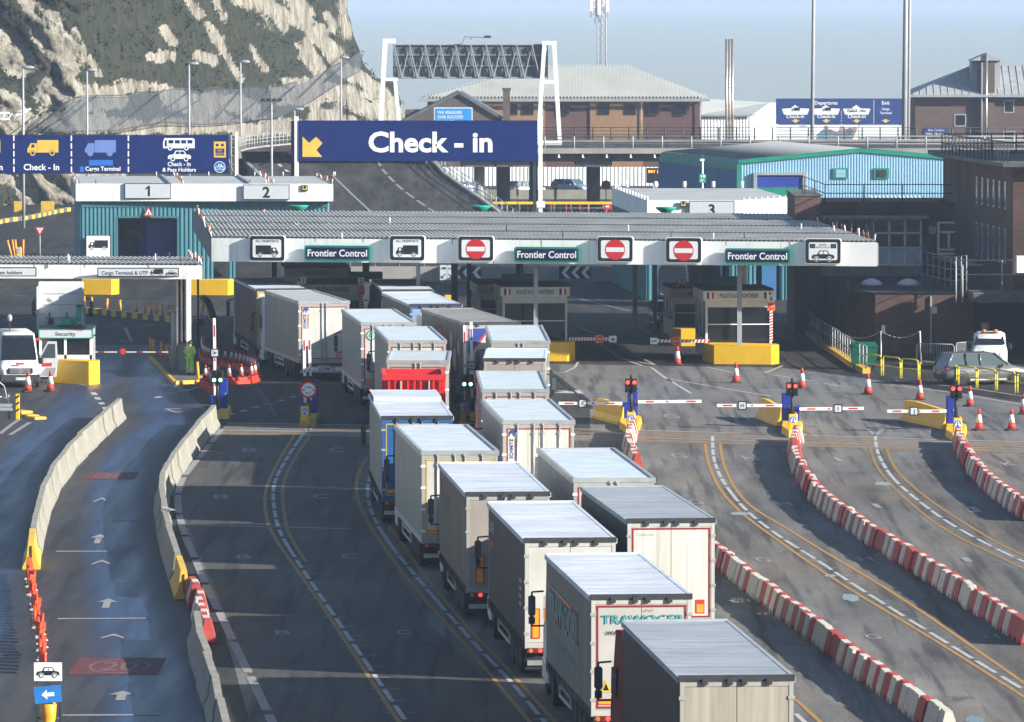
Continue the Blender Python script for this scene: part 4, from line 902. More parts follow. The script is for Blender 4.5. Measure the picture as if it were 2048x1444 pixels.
# ================================================================== canopies and sheds
def slab_canopy(name, label, FL, FR, BL, BR, zf, bands, pitch, spikes=True, left_side=True):
    t = thing(name, label, 'canopy', ((FL.x+FR.x)/2, (FL.y+FR.y)/2, 0))
    b = MB(); W = (FR-FL).length; n = max(8, int(W/pitch))
    for j in range(bands):
        t0, t1 = j/bands, (j+1)/bands
        for k in range(n):
            for fa, fb, da, db in (((k)/n, (k+.34)/n, .0, .0), ((k+.34)/n, (k+.5)/n, .0, .085), ((k+.5)/n, (k+.84)/n, .085, .085), ((k+.84)/n, (k+1)/n, .085, .0)):
                P = lambda f, tt: (FL.lerp(FR, f)).lerp(BL.lerp(BR, f), tt)
                up = lambda v, z: v+Vector((0, 0, z))
                b.quad(up(P(fa, t0), .07+da), up(P(fb, t0), .07+db), up(P(fb, t1), .02+db), up(P(fa, t1), .02+da), ROOFSHEET)
    b.build('roof', t, True)
    b = MB()
    for j in range(1, bands+1):
        a = FL.lerp(BL, j/bands); c = FR.lerp(BR, j/bands); dn = Vector((0, 0, -.1)); up = Vector((0, 0, .06)); bk = Vector((0, .12, 0))
        b.hexa([a+dn-bk, c+dn-bk, c+dn, a+dn, a+up*.2-bk, c+up*.2-bk, c+up*.2, a+up*.2], DKSTEEL)  # dark strips added to draw the shadow line at each roof step
    b.build('step_shadow_strip', t, True)
    b = MB(); zz = Vector((0, 0, zf)); th = Vector((0, .12, 0)); up = Vector((0, 0, .06))
    F0 = FL+Vector((-.05, -.15, 0)); F1 = FR+Vector((.05, -.15, 0))
    fl = Vector((F0.x, F0.y, zf)); fr = Vector((F1.x, F1.y, zf))
    n = max(3, int(W/5))
    for k in range(n):
        a0 = fl.lerp(fr, k/n); a1 = fl.lerp(fr, (k+1)/n-.0006); c0 = F0.lerp(F1, k/n); c1 = F0.lerp(F1, (k+1)/n-.0006)
        b.hexa([a0, a1, a1+th, a0+th, c0+up, c1+up, c1+up+th, c0+up+th], FASCIA)
    b.build('fascia', t, True)
    rs = mat('rust_run', (.36, .22, .12), .8, var=.3); b = MB(); rr = random.Random(9)
    for k in range(1, n*2):
        q = F0.lerp(F1, (k+rr.uniform(-.3, .3))/(n*2)); h_ = rr.uniform(.15, .55); w_ = rr.uniform(.02, .05); zt_ = q.z+.06
        b.add([(q.x-w_, q.y-.004, zt_), (q.x-w_*.3, q.y-.004, zt_-h_), (q.x+w_*.3, q.y-.004, zt_-h_), (q.x+w_, q.y-.004, zt_)], [(0, 1, 2, 3)], rs)
    b.build('rust_stain', t, True)
    b = MB(); sx = Vector((.1, 0, 0))
    for p, q in ((FL, BL), (FR, BR)):
        lo0 = Vector((p.x, p.y, zf+.05)); lo1 = Vector((q.x, q.y, zf+.05)); b.hexa([lo0-sx, lo0+sx, lo1+sx, lo1-sx, p-sx, p+sx, q+sx, q-sx], GREYCONC)
    lo = Vector((0, 0, zf+.35)); a, c, d, e = [Vector((p.x, p.y, zf+.35)) for p in (FL, FR, BR, BL)]
    b.quad(a, e, d, c, DKSTEEL)
    b.build('soffit', t, True)
    if spikes:
        b = MB()
        for p, q in ((FL, BL), (FR, BR)):
            for k in range(19):
                o = p.lerp(q, (k+.3)/19)+Vector((random.uniform(-.08, .08), 0, .1)); b.tube(o, o+Vector((random.uniform(-.1, .1), random.uniform(-.1, .1), random.uniform(.25, .45))), .035, RUST if k % 3 else SIGNWHITE, 6)
        for k in range(12):
            o = FL.lerp(FR, random.random()).lerp(BL, random.choice((0, .02, .25, .5, .98)))+Vector((0, 0, .15)); o.x = FL.x+random.random()*(FR.x-FL.x); b.tube(o, o+Vector((0, 0, .33)), .03, SIGNWHITE if k % 2 else DKSTEEL, 6)
        b.build('roof_bolts', t, True)
    return t
ZR = 6.4
FL, FR, BL, BR = G(425, 478, ZR), G(1753, 487, ZR), G(390, 423, ZR), G(1585, 430, ZR)
fc = slab_canopy('frontier_canopy', 'long flat white-edged canopy with corrugated grey roof over the six frontier control lanes', FL, FR, BL, BR, 5.22, 4, .24)
def canopy_pt(u, f=0.0, off=0.0):     # a point on the ground under the canopy's front edge seen at column u
    a = FL; c = FR; lo, hi = 0.0, 1.0
    for _ in range(40):
        m_ = (lo+hi)/2; q = a.lerp(c, m_); uu, _v = to_px(Vector((q.x, q.y, 5.8)))
        if uu < u: lo = m_
        else: hi = m_
    q = a.lerp(c, lo); w_ = BL.lerp(BR, lo); q = q.lerp(w_, f); return Vector((q.x, q.y+off, 0))
for u, f, r, m in ((839, .03, .11, PALESTEEL), (1075, .03, .11, PALESTEEL), (1484, .03, .12, PALESTEEL), (940, .35, .14, DKSTEEL), (966, .6, .14, DKSTEEL), (1010, .75, .14, DKSTEEL), (575, .5, .14, DKSTEEL), (620, .8, .14, DKSTEEL), (1350, .6, .13, PALESTEEL), (1420, .8, .12, PALESTEEL), (1510, .75, .12, PALESTEEL), (1560, .45, .14, SIGNWHITE)):
    b = MB(); p = canopy_pt(u, f); b.box(p.x-r, p.x+r, p.y-r, p.y+r, 0, 6.2, m); b.build('post', fc, True)
frz = math.atan2(FR.y-FL.y, FR.x-FL.x)
def fascia_sign(u0, u1, v0, v1, name, label, draw, frame=BLACK, face=SIGNWHITE, dep=.22, out=.42, group=None, border=.20):
    um = (u0+u1)/2; p = canopy_pt(um); y = p.y-out; s = pxm(y); z0, z1 = A(0, v1, y).z, A(0, v0, y).z
    c = Vector(((um-CX)*s, y, (z0+z1)/2)); W_ = (u1-u0)*s; H_ = z1-z0
    t = thing(name, label, 'sign', (c.x, c.y, z0), 0, group)
    pl = Plane((c.x, c.y, c.z), (math.cos(frz), math.sin(frz), 0), (0, 0, 1)); b = MB()
    e = min(.09, H_*.15); o = lambda w_, h_, e: [(-w_/2+e, -h_/2), (w_/2-e, -h_/2), (w_/2, -h_/2+e), (w_/2, h_/2-e), (w_/2-e, h_/2), (-w_/2+e, h_/2), (-w_/2, h_/2-e), (-w_/2, -h_/2+e)]
    b.prism(o(W_, H_, e), pl, dep, SIGNWHITE if frame is BLACK else frame)
    if frame is BLACK: b.poly(pl, o(W_-.06, H_-.06, e), BLACK, .006)
    b.poly(pl, o(W_-2*border, H_-2*border, e*.7), face, .012)
    for sx in (-.3, .3): a_ = pl.p(sx*W_, 0, -dep); b.tube(a_, a_+Vector((0, out-dep-.05, 0)), .05, DKSTEEL, 6)
    b.build('panel', t, True)
    b = MB(); draw(b, pl, W_, H_); b.build('pictogram' if frame is BLACK else 'lettering', t, True); return t
def noentry(b, pl, W_, H_): b.disk(pl, 0, -.02, H_*.40, SIGNRED, .018, 32); b.rect(pl, -H_*.36, -.02-H_*.09, H_*.36, -.02+H_*.09, SIGNWHITE, .022)
def lorrysign(flip):
    def f(b, pl, W_, H_):
        picto(b, pl, 'lorry', 0, -H_*.12, W_*.62, BLACK, SIGNWHITE, .018, flip); b.text(pl, 'ALL PASSPORTS', 0, H_*.24, .12, BLACK, .018, .01, width=W_*.64)
    return f
def carsign(b, pl, W_, H_):
    picto(b, pl, 'car', 0, -H_*.2, W_*.62, BLACK, SIGNWHITE, .018); b.text(pl, 'EU/EEA', 0, H_*.22, .09, BLACK, .018, .003); b.text(pl, 'SWISS ONLY', 0, H_*.12, .09, BLACK, .018, .003)
    for sx in (-1, 1):
        b.rect(pl, sx*W_*.29-.14, H_*.12, sx*W_*.29+.14, H_*.29, NAVY, .018)
        for k in range(8): b.disk(pl, sx*W_*.29+.06*math.cos(k*.785), H_*.205+.06*math.sin(k*.785), .012, SIGNYELLOW, .022, 6)
fascia_sign(497, 570.5, 471, 522.5, 'lane_sign', 'ALL PASSPORTS sign whose black lorry faces right, leftmost board on the canopy edge', lorrysign(True), group='lane signs on the canopy')
fascia_sign(778, 850.5, 471, 522, 'lane_sign', 'ALL PASSPORTS sign whose black lorry faces left, next to a no entry board', lorrysign(False), group='lane signs on the canopy')
fascia_sign(915, 988, 472, 522.5, 'lane_sign', 'red no entry board next to the ALL PASSPORTS sign with the left-facing lorry', noentry, group='lane signs on the canopy')
fascia_sign(1194, 1267, 473, 524, 'lane_sign', 'red no entry board standing between the middle frontier control board and another no entry board', noentry, group='lane signs on the canopy')
fascia_sign(1331, 1404, 475, 526, 'lane_sign', 'red no entry board next to the rightmost frontier control board', noentry, group='lane signs on the canopy')
fascia_sign(1610, 1683, 477, 528, 'lane_sign', 'sign with black car and two small blue flags on the canopy', carsign, group='lane signs on the canopy')
def fcsign(b, pl, W_, H_): b.text(pl, 'Frontier Control', 0, -H_*.20, H_*.44, SIGNWHITE, .018, .02, width=W_*.90)
for u0, u1, v0, v1, lab in ((607, 742, 491, 522, 'green framed Frontier Control board between the two ALL PASSPORTS lorry signs'), (1027, 1160, 494, 525, 'green framed Frontier Control board over the middle lanes between two no entry boards'), (1449, 1582, 497, 528, 'green framed Frontier Control board next to the sign with the black car')):
    fascia_sign(u0, u1, v0, v1, 'frontier_control_sign', lab, fcsign, frame=SIGNGREEN, face=DKNAVY, dep=.14, out=.42, group='frontier control boards', border=.10)
# security canopy on the left
FL2, FR2, BL2, BR2 = G(-320, 530, 5.75), G(402, 533, 5.75), G(-330, 514, 5.75), G(375, 516.5, 5.75)
sc = slab_canopy('security_canopy', 'smaller white-edged canopy with corrugated roof over the car and cargo terminal lanes', FL2, FR2, BL2, BR2, 5.12, 2, .24)
X2 = lambda u: (u-CX)*pxm(326)
b = MB(); p = Vector(((373-CX)*pxm(329), 329, 0)); b.box(p.x-.02, p.x+.2, 329, 329.25, 0, 5.5, SIGNWHITE); b.build('post', sc, True)
b = MB(); q0 = (354-CX)*pxm(330); q1 = (371-CX)*pxm(330)
for q in (q0, (q0+q1)/2, q1): b.box(q-.05, q+.05, 330, 334, 1.6, 5.3, DKCONC)
for z in (1.6, 3.2, 4.6): b.box(q0, q1, 330.2, 330.3, z, z+.12, DKSTEEL)
b.box(q0, q1, 330.4, 330.45, .2, 2.2, PALESTEEL); b.tube((q0-.15, 329.6, .3), (q0-.15, 329.6, 3.4), .16, PALESTEEL, 10); b.tube((q0-.6, 329.6, 3.25), (q0, 329.6, 3.25), .17, PALESTEEL, 10)
b.build('post_screen', sc, True)
def plate_on(parent_name, label, u0, u1, v0, v1, Y, draw, border=True, face=SIGNGREY):
    s = pxm(Y); Xq = lambda u: (u-CX)*s; Zq = lambda v: A(0, v, Y).z
    t = thing(parent_name, label, 'sign', (Xq((u0+u1)/2), Y, Zq(v1))); pl = facing((0, Y, 0)); b = MB()
    pl_box(b, pl, Xq(u0), Zq(v1), Xq(u1), Zq(v0), .08, BLACK if border else face)
    if border: b.rect(pl, Xq(u0)+.05, Zq(v1)+.05, Xq(u1)-.05, Zq(v0)-.05, face, .006)
    b.build('panel', t, True); b = MB(); draw(b, pl, Xq, Zq, s); b.build('lettering', t, True); return t
yf = FL2.lerp(FR2, .85).y-.32
def d1(b, pl, Xq, Zq, s):
    b.text(pl, 'Cargo Terminal & UTP', Xq(249), Zq(549.2), 7.2*s, BLACK, .012, .014, width=93*s); picto(b, pl, 'lorry', Xq(313), Zq(545), 26*s, BLACK, SIGNGREY, .012); picto(b, pl, 'car', Xq(342), Zq(547), 23*s, BLACK, SIGNGREY, .012)
plate_on('lane_name_sign', 'white plate reading Cargo Terminal & UTP on the security canopy edge', 194, 357, 535.5, 553.5, yf, d1)
plate_on('lane_name_sign', 'white plate ending in the word holders on the security canopy edge', -120, 72, 534.5, 553, yf, lambda b, pl, Xq, Zq, s: b.text(pl, 'Pass holders', Xq(43.5), Zq(548.5), 7.2*s, BLACK, .012, .014, align='r'))
# ---- check-in shed with bays 1 and 2
def shed(name, label, FLp, FRp, BLp, BRp, z1, z0): ...
Y = 442; pp = pxm(Y); X = lambda u: (u-CX)*pp; Z = lambda v: A(0, v, Y).z
t = thing('check_in_shed', 'teal corrugated check-in shed with white fascia numbered 1 and 2', 'building', (X(408), Y, 0))
zt, zf = Z(367), Z(402); yb = Y+20; shf = -1.7
b = MB()
for u0, u1, za, zb_ in ((160, 232, 0, zf), (357, 426, 0, zf), (232, 357, Z(436), zf), (426, 657, Z(436), zf), (455, 470, 0, Z(436)), (645, 657, 0, Z(436))): corr(b, (X(u0), Y), (X(u1), Y), za, zb_, TEAL, .28, .05)
corr(b, (X(160)+shf, yb), (X(160), Y), 0, zf, TEAL, .28, .05); corr(b, (X(426)+shf, yb), (X(426), Y+.2), 0, zf, TEALTRIM, .28, .05); corr(b, (X(657), Y+.1), (X(657)+shf, yb), 3.2, zf, TEAL, .28, .05)
b.box(X(358), X(366), Y+.2, yb, 0, zf, TEALTRIM)
b.build('wall', t, True)
b = MB(); b.box(X(232), X(235), Y-.06, Y+.3, 0, Z(436), TEALTRIM); b.box(X(354), X(357.5), Y-.06, Y+.3, 0, Z(436), TEALTRIM); b.box(X(232), X(357.5), Y-.06, Y+.3, Z(436), Z(432), TEALTRIM); b.box(X(162), X(656), Y-.08, Y+.1, zf-.42, zf-.02, TEALTRIM); b.build('door_frame', t, True)
b = MB(); fl = Vector((X(152), Y-.3, zt)); fr = Vector((X(666), Y-.3-.4, zt)); bl = fl+Vector((shf, 20.5, 0)); br = fr+Vector((shf, 20.5, 0))
b.hexa([fl+Vector((0, .1, -.3)), fr+Vector((0, .1, -.3)), br+Vector((0, 0, -.3)), bl+Vector((0, 0, -.3)), fl+Vector((0, .1, -.04)), fr+Vector((0, .1, -.04)), br+Vector((0, 0, -.04)), bl+Vector((0, 0, -.04))], FLATROOF)
for f in (.37, .68): q0 = fl.lerp(fr, f); q1 = bl.lerp(br, f); b.hexa([q0+Vector((-.15, .3, -.04)), q0+Vector((.15, .3, -.04)), q1+Vector((.15, 0, -.04)), q1+Vector((-.15, 0, -.04)), q0+Vector((-.1, .3, .08)), q0+Vector((.1, .3, .08)), q1+Vector((.1, 0, .08)), q1+Vector((-.1, 0, .08))], PALESTEEL)
b.build('roof', t, True)
b = MB()
n = 7
for k in range(n):
    a0 = fl.lerp(fr, k/n); a1 = fl.lerp(fr, (k+1)/n-.001); dz = Vector((0, 0, zf-zt)); th = Vector((0, .1, 0)); b.hexa([a0+dz, a1+dz, a1+dz+th, a0+dz+th, a0, a1, a1+th, a0+th], FASCIA)
sx = Vector((.05, 0, 0))
for p, q in ((fl, bl), (fr, br)): dz = Vector((0, 0, zf-zt)); y1 = Vector((0, .12, 0)); b.hexa([p+dz-sx+y1, p+dz+sx+y1, q+dz+sx, q+dz-sx, p-sx+y1, p+sx+y1, q+sx, q-sx], PALESTEEL)
b.build('fascia', t, True)
b = MB()
for f in (0.004, .42, .77, .996):
    for k in range(13): o = fl.lerp(fr, f).lerp(bl.lerp(br, f), k/13); b.tube(o, o+Vector((random.uniform(-.1, .1), 0, random.uniform(.2, .4))), .035, RUST if k % 4 else SIGNWHITE, 6)
for k in range(14): o = fl.lerp(fr, random.random()).lerp(bl, random.choice((.02, .97))*.99); o.x = fl.x+random.random()*(fr.x-fl.x); b.tube(o, o+Vector((0, 0, .28)), .03, SIGNWHITE if k % 2 else DKSTEEL, 6)
b.build('roof_bolts', t, True)
def numplate(n_, u0, u1, v0, v1, Y, label): 
    plate_on('bay_number_sign', label, u0, u1, v0, v1, Y, (lambda b, pl, Xq, Zq, s: b.poly(pl, [(Xq((u0+u1)/2+x), Zq((v0+v1)/2-y)) for x, y in ((0, -10.5), (4.5, -10.5), (4.5, 10.5), (1, 10.5), (-4.5, 6), (-4.5, 2.5), (0, 5))], BLACK, .012)) if n_ == '1' else (lambda b, pl, Xq, Zq, s: b.text(pl, n_, Xq((u0+u1)/2), Zq((v0+v1)/2+10.5), 21*s, BLACK, .012, .03)))
numplate('1', 249, 342, 366.5, 397.5, Y-.5, 'grey bay plate over the doorway with the warning triangle, reading 1'); numplate('2', 486, 579, 369, 399.5, Y-.75, 'grey bay plate beside the small yellow warning plate, reading 2')
def small_yellow(u, v, Y, label):
    plate_on('warning_plate', label, u-6, u+6, v-6, v+6, Y, lambda b, pl, Xq, Zq, s: (b.disk(pl, Xq(u), Zq(v-1.5), 3*s, BLACK, .012), b.rect(pl, Xq(u-4), Zq(v+5), Xq(u+4), Zq(v+3.6), BLACK, .012)), True, mat('plate_yellow', (.62, .55, .04), .5))
small_yellow(609.5, 376, Y-.75, 'small yellow warning plate on the fascia right of bay number 2')
def tri(u, v, r, Y, label):
    s = pxm(Y); p = A(u, v, Y); t = thing('warning_triangle', label, 'sign', p); pl = facing(p); b = MB()
    T = lambda k: [(0, k*r*s), (-k*r*s*.9, -k*.72*r*s), (k*r*s*.9, -k*.72*r*s)]
    b.prism(T(1.0), pl, .05, SIGNRED); b.poly(pl, T(.66), SIGNWHITE, .008); b.disk(pl, 0, -r*s*.1, r*s*.16, BLACK, .012); b.rect(pl, -r*s*.35, -r*s*.42, r*s*.35, -r*s*.32, BLACK, .012); b.build('panel', t, True)
tri(297, 424.5, 11, Y-.2, 'red and white warning triangle over the lorry doorway of bay 1'); tri(529, 424, 8, Y-.2, 'small warning triangle on the teal wall below bay number 2')
t2 = plate_on('lorry_lane_sign', 'tall white board with a black lorry leaning beside the bay 1 doorway', 171, 221, 470, 545, Y-.35, lambda b, pl, Xq, Zq, s: (picto(b, pl, 'lorry', Xq(196), Zq(491), 39*s, BLACK, SIGNWHITE, .012), b.poly(pl, arrow_poly(20*s, 14*s), BLACK, .012) if False else None), True, SIGNWHITE)
# ---- shed 3
Y = 411; pp = pxm(Y); t = thing('bay_three_shed', 'low teal shed with white fascia numbered 3 beside the dark brick building', 'building', (X(1400), Y, 0)); zt, zf = Z(400), Z(437)
b = MB(); yb = Y+27; shf = -1.75
for u0, u1, z0_ in ((1293, 1312, 0), (1442, 1512, 0), (1560, 1600, 0), (1312, 1442, Z(530)), (1512, 1560, Z(460))): corr(b, (X(u0), Y), (X(u1), Y), z0_, zf, TEAL, .28, .05)
corr(b, (X(1293)+shf, yb), (X(1293), Y), 0, zf, TEALTRIM, .28, .05); corr(b, (X(1600), Y), (X(1600)+shf, yb), 0, zf, TEAL, .28, .05); corr(b, (X(1442)+shf, yb), (X(1442), Y+.2), 0, zf, TEALTRIM, .28, .05); corr(b, (X(1442)+shf*.3, Y+6), (X(1600)+shf*.3, Y+6), 0, zf, TEAL, .28, .05)
b.build('wall', t, True)
fl = Vector((X(1294), Y-.3, zt)); fr = Vector((X(1487), Y-.3, zt)); f2 = Vector((X(1590), Y+5.5, zt)); bl = fl+Vector((shf, 28, 0)); br = f2+Vector((shf*.8, 22, 0)); dz = Vector((0, 0, zf-zt)); 
b = MB(); k_ = Vector((0, 0, -.06)); kk = Vector((0, 0, -.3)); b.add([fl+k_, fr+k_, f2+k_, br+k_, bl+k_, fl+kk, fr+kk, f2+kk, br+kk, bl+kk], [(0, 1, 2, 3, 4), (9, 8, 7, 6, 5)], FLATROOF); b.build('roof', t, True)
b = MB(); th = Vector((0, .1, 0)); b.hexa([fl+dz, fr+dz, fr+dz+th, fl+dz+th, fl, fr, fr+th, fl+th], WHITE)
b.hexa([fr+dz+Vector((.01, 0, 0)), f2+dz, f2+dz+th, fr+dz+th+Vector((.01, 0, 0)), fr+Vector((.01, 0, 0)), f2, f2+th, fr+th+Vector((.01, 0, 0))], WHITE)
sx = Vector((.05, 0, 0)); b.hexa([fl+dz-sx+th, fl+dz+sx+th, bl+dz+sx, bl+dz-sx, fl-sx+th, fl+sx+th, bl+sx, bl-sx], WHITE); b.build('fascia', t, True)
b = MB()
for k in range(12): o = fl.lerp(bl, k/12); b.tube(o, o+Vector((0, 0, .22)), .07, SIGNWHITE, 6)
for k in range(8): o = fr.lerp(f2, k/8); b.tube(o, o+Vector((0, 0, .15)), .04, SIGNWHITE, 6)
for k in range(5): o = bl.lerp(br, (k+.5)/5); b.tube(o, o+Vector((0, 0, .4)), .12, SIGNWHITE, 6)
b.build('roof_bolts', t, True)
b = MB(); pl = facing((0, Y-.12, 0)); b.prism([(X(1524), 0), (X(1553), 0), (X(1553), 2.6), (X(1524), 2.6)], pl, .06, DKBLUECLAD); b.build('door', t, True)
numplate('3', 1378, 1469, 401.5, 437, Y-.5, 'grey bay plate reading 3 on the low teal shed'); small_yellow(1367, 408, Y-.5, 'small yellow warning plate left of bay number 3')
# ---- concrete wall with chevron boards behind the canopy
Y = 438; pp = pxm(Y); t = thing('boundary_wall', 'low grey concrete wall with steel rail behind the frontier canopy', 'wall', (X(970), Y, 0))
b = MB(); b.box(X(700), X(1243), Y, Y+.3, 0, Z(533), GREYCONC); b.build('wall', t, True)
b = MB(); railing(b, [Vector((X(700), Y+.15, Z(533))), Vector((X(1243), Y+.15, Z(533)))], 1.1, PALESTEEL, (1.0, .5), 1.6, .03, .035); b.build('rail', t, True)
for u0, u1, lab in ((900, 962, 'black and white chevron board at the left end of the concrete wall'), (1118, 1182, 'black and white chevron board in the middle of the concrete wall'), (1231, 1262, 'short chevron board where the concrete wall meets the teal shed')):
    t = thing('chevron_board', lab, 'sign', (X((u0+u1)/2), Y-.1, Z(557)), 0, 'chevron boards'); b = MB(); pl = facing((0, Y-.1, 0)); pl_box(b, pl, X(u0), Z(558), X(u1), Z(532), .06, BLACK); b.build('panel', t, True)
    b = MB(); h = Z(533)-Z(557); z0 = Z(557); n = int((u1-u0)/20)
    for k in range(n):
        x = X(u0+5+k*20); w_ = 8*pp
        b.poly(pl, [(x, z0+h/2), (x+h*.42, z0), (x+h*.42+w_, z0), (x+w_, z0+h/2), (x+w_+h*.42, z0+h), (x+h*.42, z0+h)], SIGNWHITE, .006)
    b.build('chevron', t, True)
# ================================================================== booths
def booth(label, u0, u1, vt, Yb, txt, depth=5.0, zbase=.25, flags=True, h=None, dark=False, signcol=None, txtcol=BLACK, left=1.0):
    s = pxm(Yb); x0, x1 = (u0-CX)*s, (u1-CX)*s; zt = A(0, vt, Yb).z; W_ = x1-x0
    t = thing('control_booth', label, 'booth', ((x0+x1)/2, Yb, zbase), R(4.5)); b = MB(); hw = W_/2; BW = mat('booth_frame', (.60, .61, .59), .5, var=.1, streak=.2)
    z = zt-zbase; pl = facing((0, 0, 0))
    for x in (-hw, -.06, hw-.12): b.box(x, x+.12, 0, .12, 0, z-.55, BW)
    b.box(-hw, hw, 0, .1, 0, .55, BW); b.box(-hw, hw, .02, .1, z-.95, z-.55, BW); b.box(-hw+.12, hw-.12, -.02, .06, z*.47, z*.47+.05, SIGNWHITE)
    for y in (0.02, depth*.33, depth*.66, depth-.12): b.box(-hw, -hw+.1, y, y+.12, 0, z-.55, BW); b.box(hw-.1, hw, y, y+.12, 0, z-.55, BW)
    b.box(-hw, -hw+.08, .1, depth, 0, .9, BW); b.box(hw-.08, hw, .1, depth, 0, .9, BW); b.box(-hw, hw, depth-.1, depth, 0, z-.55, BW)
    b.build('frame', t)
    b = MB(); b.box(-hw+.1, hw-.1, .06, .08, .5, z-.6, GLASS); b.box(-hw+.03, -hw+.05, .1, depth-.1, .9, z-.6, GLASS); b.box(hw-.05, hw-.03, .1, depth-.1, .9, z-.6, GLASS); b.build('window', t)
    b = MB(); b.box(-hw-.12, hw+.12, -.12, depth+.1, z-.58, z-.08, signcol or mat('booth_fascia', (.68, .68, .62), .5, var=.1, streak=.3)); b.build('sign_band', t)
    b = MB(); b.box(-hw-.06, hw+.06, -.05, depth+.04, z-.08, z+.04, mat('booth_roof', (.03, .03, .035), .9, var=.4, streak=.4)); b.build('roof', t)
    b = MB(); pl = facing((0, -.12, 0)); b.text(pl, txt, 0, z-.44, .22, txtcol, .008, .02, width=min(W_*.58, .14*len(txt)))
    if flags:
        for sx in (-1, 1):
            for k, m in enumerate((NAVY, SIGNWHITE, SIGNRED)): b.rect(pl, sx*(hw-.25)-.18+.12*k, z-.5, sx*(hw-.25)-.06+.12*k, z-.16, m, .008)
    b.build('lettering', t); return t
booth('grey booth reading POLICE AUX FRONTIERES behind the white lorries', 1005, 1135, 571, 345, 'POLICE AUX FRONTIERES')
booth('grey booth reading POLICE AUX FRONTIERES beside lane barrier 6', 1411, 1545, 578.5, 342, 'POLICE AUX FRONTIERES')
booth('dim grey booth reading POLICE AUX FRONTIERES between lane numbers 1 and 2', 607, 722, 566, 349, 'POLICE AUX FRONTIERES', flags=False)
ukc = mat('booth_fascia_dim', (.40, .40, .37), .5, var=.1)  # booth fascia colour darkened for the booths deep in shade
def uk_flag(t, x, z):
    b = MB(); pl = facing((0, -.12, 0)); b.rect(pl, x-.26, z-.17, x+.26, z+.17, NAVY, .008)
    for sg in (1, -1): b.poly(pl, [(x-.26, z-sg*.17+.03), (x-.26, z-sg*.17-.03), (x+.26, z+sg*.17-.03), (x+.26, z+sg*.17+.03)][::(1 if sg else 1)], SIGNWHITE, .010)
    b.rect(pl, x-.26, z-.055, x+.26, z+.055, SIGNWHITE, .012); b.rect(pl, x-.055, z-.17, x+.055, z+.17, SIGNWHITE, .012); b.rect(pl, x-.26, z-.03, x+.26, z+.03, SIGNRED, .014); b.rect(pl, x-.03, z-.17, x+.03, z+.17, SIGNRED, .014); b.build('flag_panel', t)
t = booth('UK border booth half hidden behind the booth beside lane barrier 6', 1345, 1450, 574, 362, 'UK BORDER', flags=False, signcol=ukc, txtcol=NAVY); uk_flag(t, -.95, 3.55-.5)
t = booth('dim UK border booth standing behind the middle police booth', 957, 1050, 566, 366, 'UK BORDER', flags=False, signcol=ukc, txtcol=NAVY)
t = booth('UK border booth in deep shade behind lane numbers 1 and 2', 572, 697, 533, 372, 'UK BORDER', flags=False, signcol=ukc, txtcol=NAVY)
# security booth on the left
s = pxm(326); t = thing('security_booth', 'white booth with a green framed Security board in front of the white tractor unit', 'booth', ((130-CX)*s, 326, .2)); hw = 53*s
zt = A(0, 657, 326).z-.2; b = MB(); 
for x in (-hw, -.08, hw-.12): b.box(x, x+.13, 0, .12, 0, zt-.5, SIGNWHITE)
b.box(-hw, hw, 0, .1, 0, 1.0, SIGNWHITE); b.box(-hw, hw, 2.4, 2.5, 0, zt-.5, PALESTEEL); b.box(-hw, -hw+.08, .1, 2.4, 0, zt-.5, PALESTEEL); b.box(hw-.08, hw, .1, 2.4, 0, zt-.5, PALESTEEL); b.box(-hw+.1, hw-.1, .4, .5, .9, 1.3, DKSTEEL); b.build('frame', t)
b = MB(); b.box(-hw+.1, hw-.1, .05, .07, 1.0, zt-.5, GLASS); b.build('window', t)
b = MB(); b.box(-hw-.04, hw+.04, -.1, .15, zt-.5, zt-.02, SIGNGREEN); b.rect(facing((0, -.1, 0)), -hw+.02, zt-.45, hw-.02, zt-.08, SIGNGREY, .006); b.box(-hw, hw, .16, 2.5, zt-.4, zt-.03, PALESTEEL); b.build('sign_band', t)
b = MB(); b.box(-hw-.05, hw+.05, -.05, 2.55, zt-.02, zt+.05, DKSTEEL); b.build('roof', t)
b = MB(); b.text(facing((0, -.1, 0)), 'Security', 0, zt-.36, .2, BLACK, .012, .014, width=41*s); b.build('lettering', t)
def ventilator(u, v, Yv, label, rf=.62):
    p = A(u, v, Yv); t = thing('air_intake', label, 'ventilator', (p.x, Yv, p.z-.5), 0, 'green roof air intakes'); b = MB(); GV = mat('intake_green', (.0, .30, .21), .5, var=.08)
    b.lathe([(.12, -.6), (.13, -.12), (.2, -.1), (rf, .22), (rf, .30), (rf*.9, .30), (.1, .05)], (0, 0, .5), GV, 20); b.build('intake_funnel', t); return t
ventilator(597, 420, 408, 'green funnel air intake poking up between the canopy and bay number 2'); ventilator(961, 421, 390, 'green funnel air intake on the canopy roof at the foot of the ramp'); ventilator(1332, 424, 389, 'green funnel air intake on the canopy roof in front of bay number 3')
for u, vt, Yv, lab in ((1039, 552, 350, 'green duct rising from the roof of the middle police booth'), (1452, 556, 347, 'green duct rising from the roof of the booth beside lane barrier 6'), (732, 540, 353, 'green duct rising from the shaded booth of lanes 1 and 2')):
    p = A(u, vt, Yv); t = thing('roof_duct', lab, 'duct', (p.x, Yv, 3.7)); b = MB(); GD = mat('duct_green', (.0, .12, .085), .6); b.tube((0, 0, 0), (0, 0, 2.4), .19, GD, 10); b.box(-1.0, .9, -.3, .3, .15, .55, GD, .06); b.build('duct_pipe', t)
p = G(135, 800); t = thing('roof_duct', 'bright green bent duct on the roof of the security booth', 'duct', ((140-CX)*s, 327, zt+.25)); b = MB(); GV = MATS['intake_green']
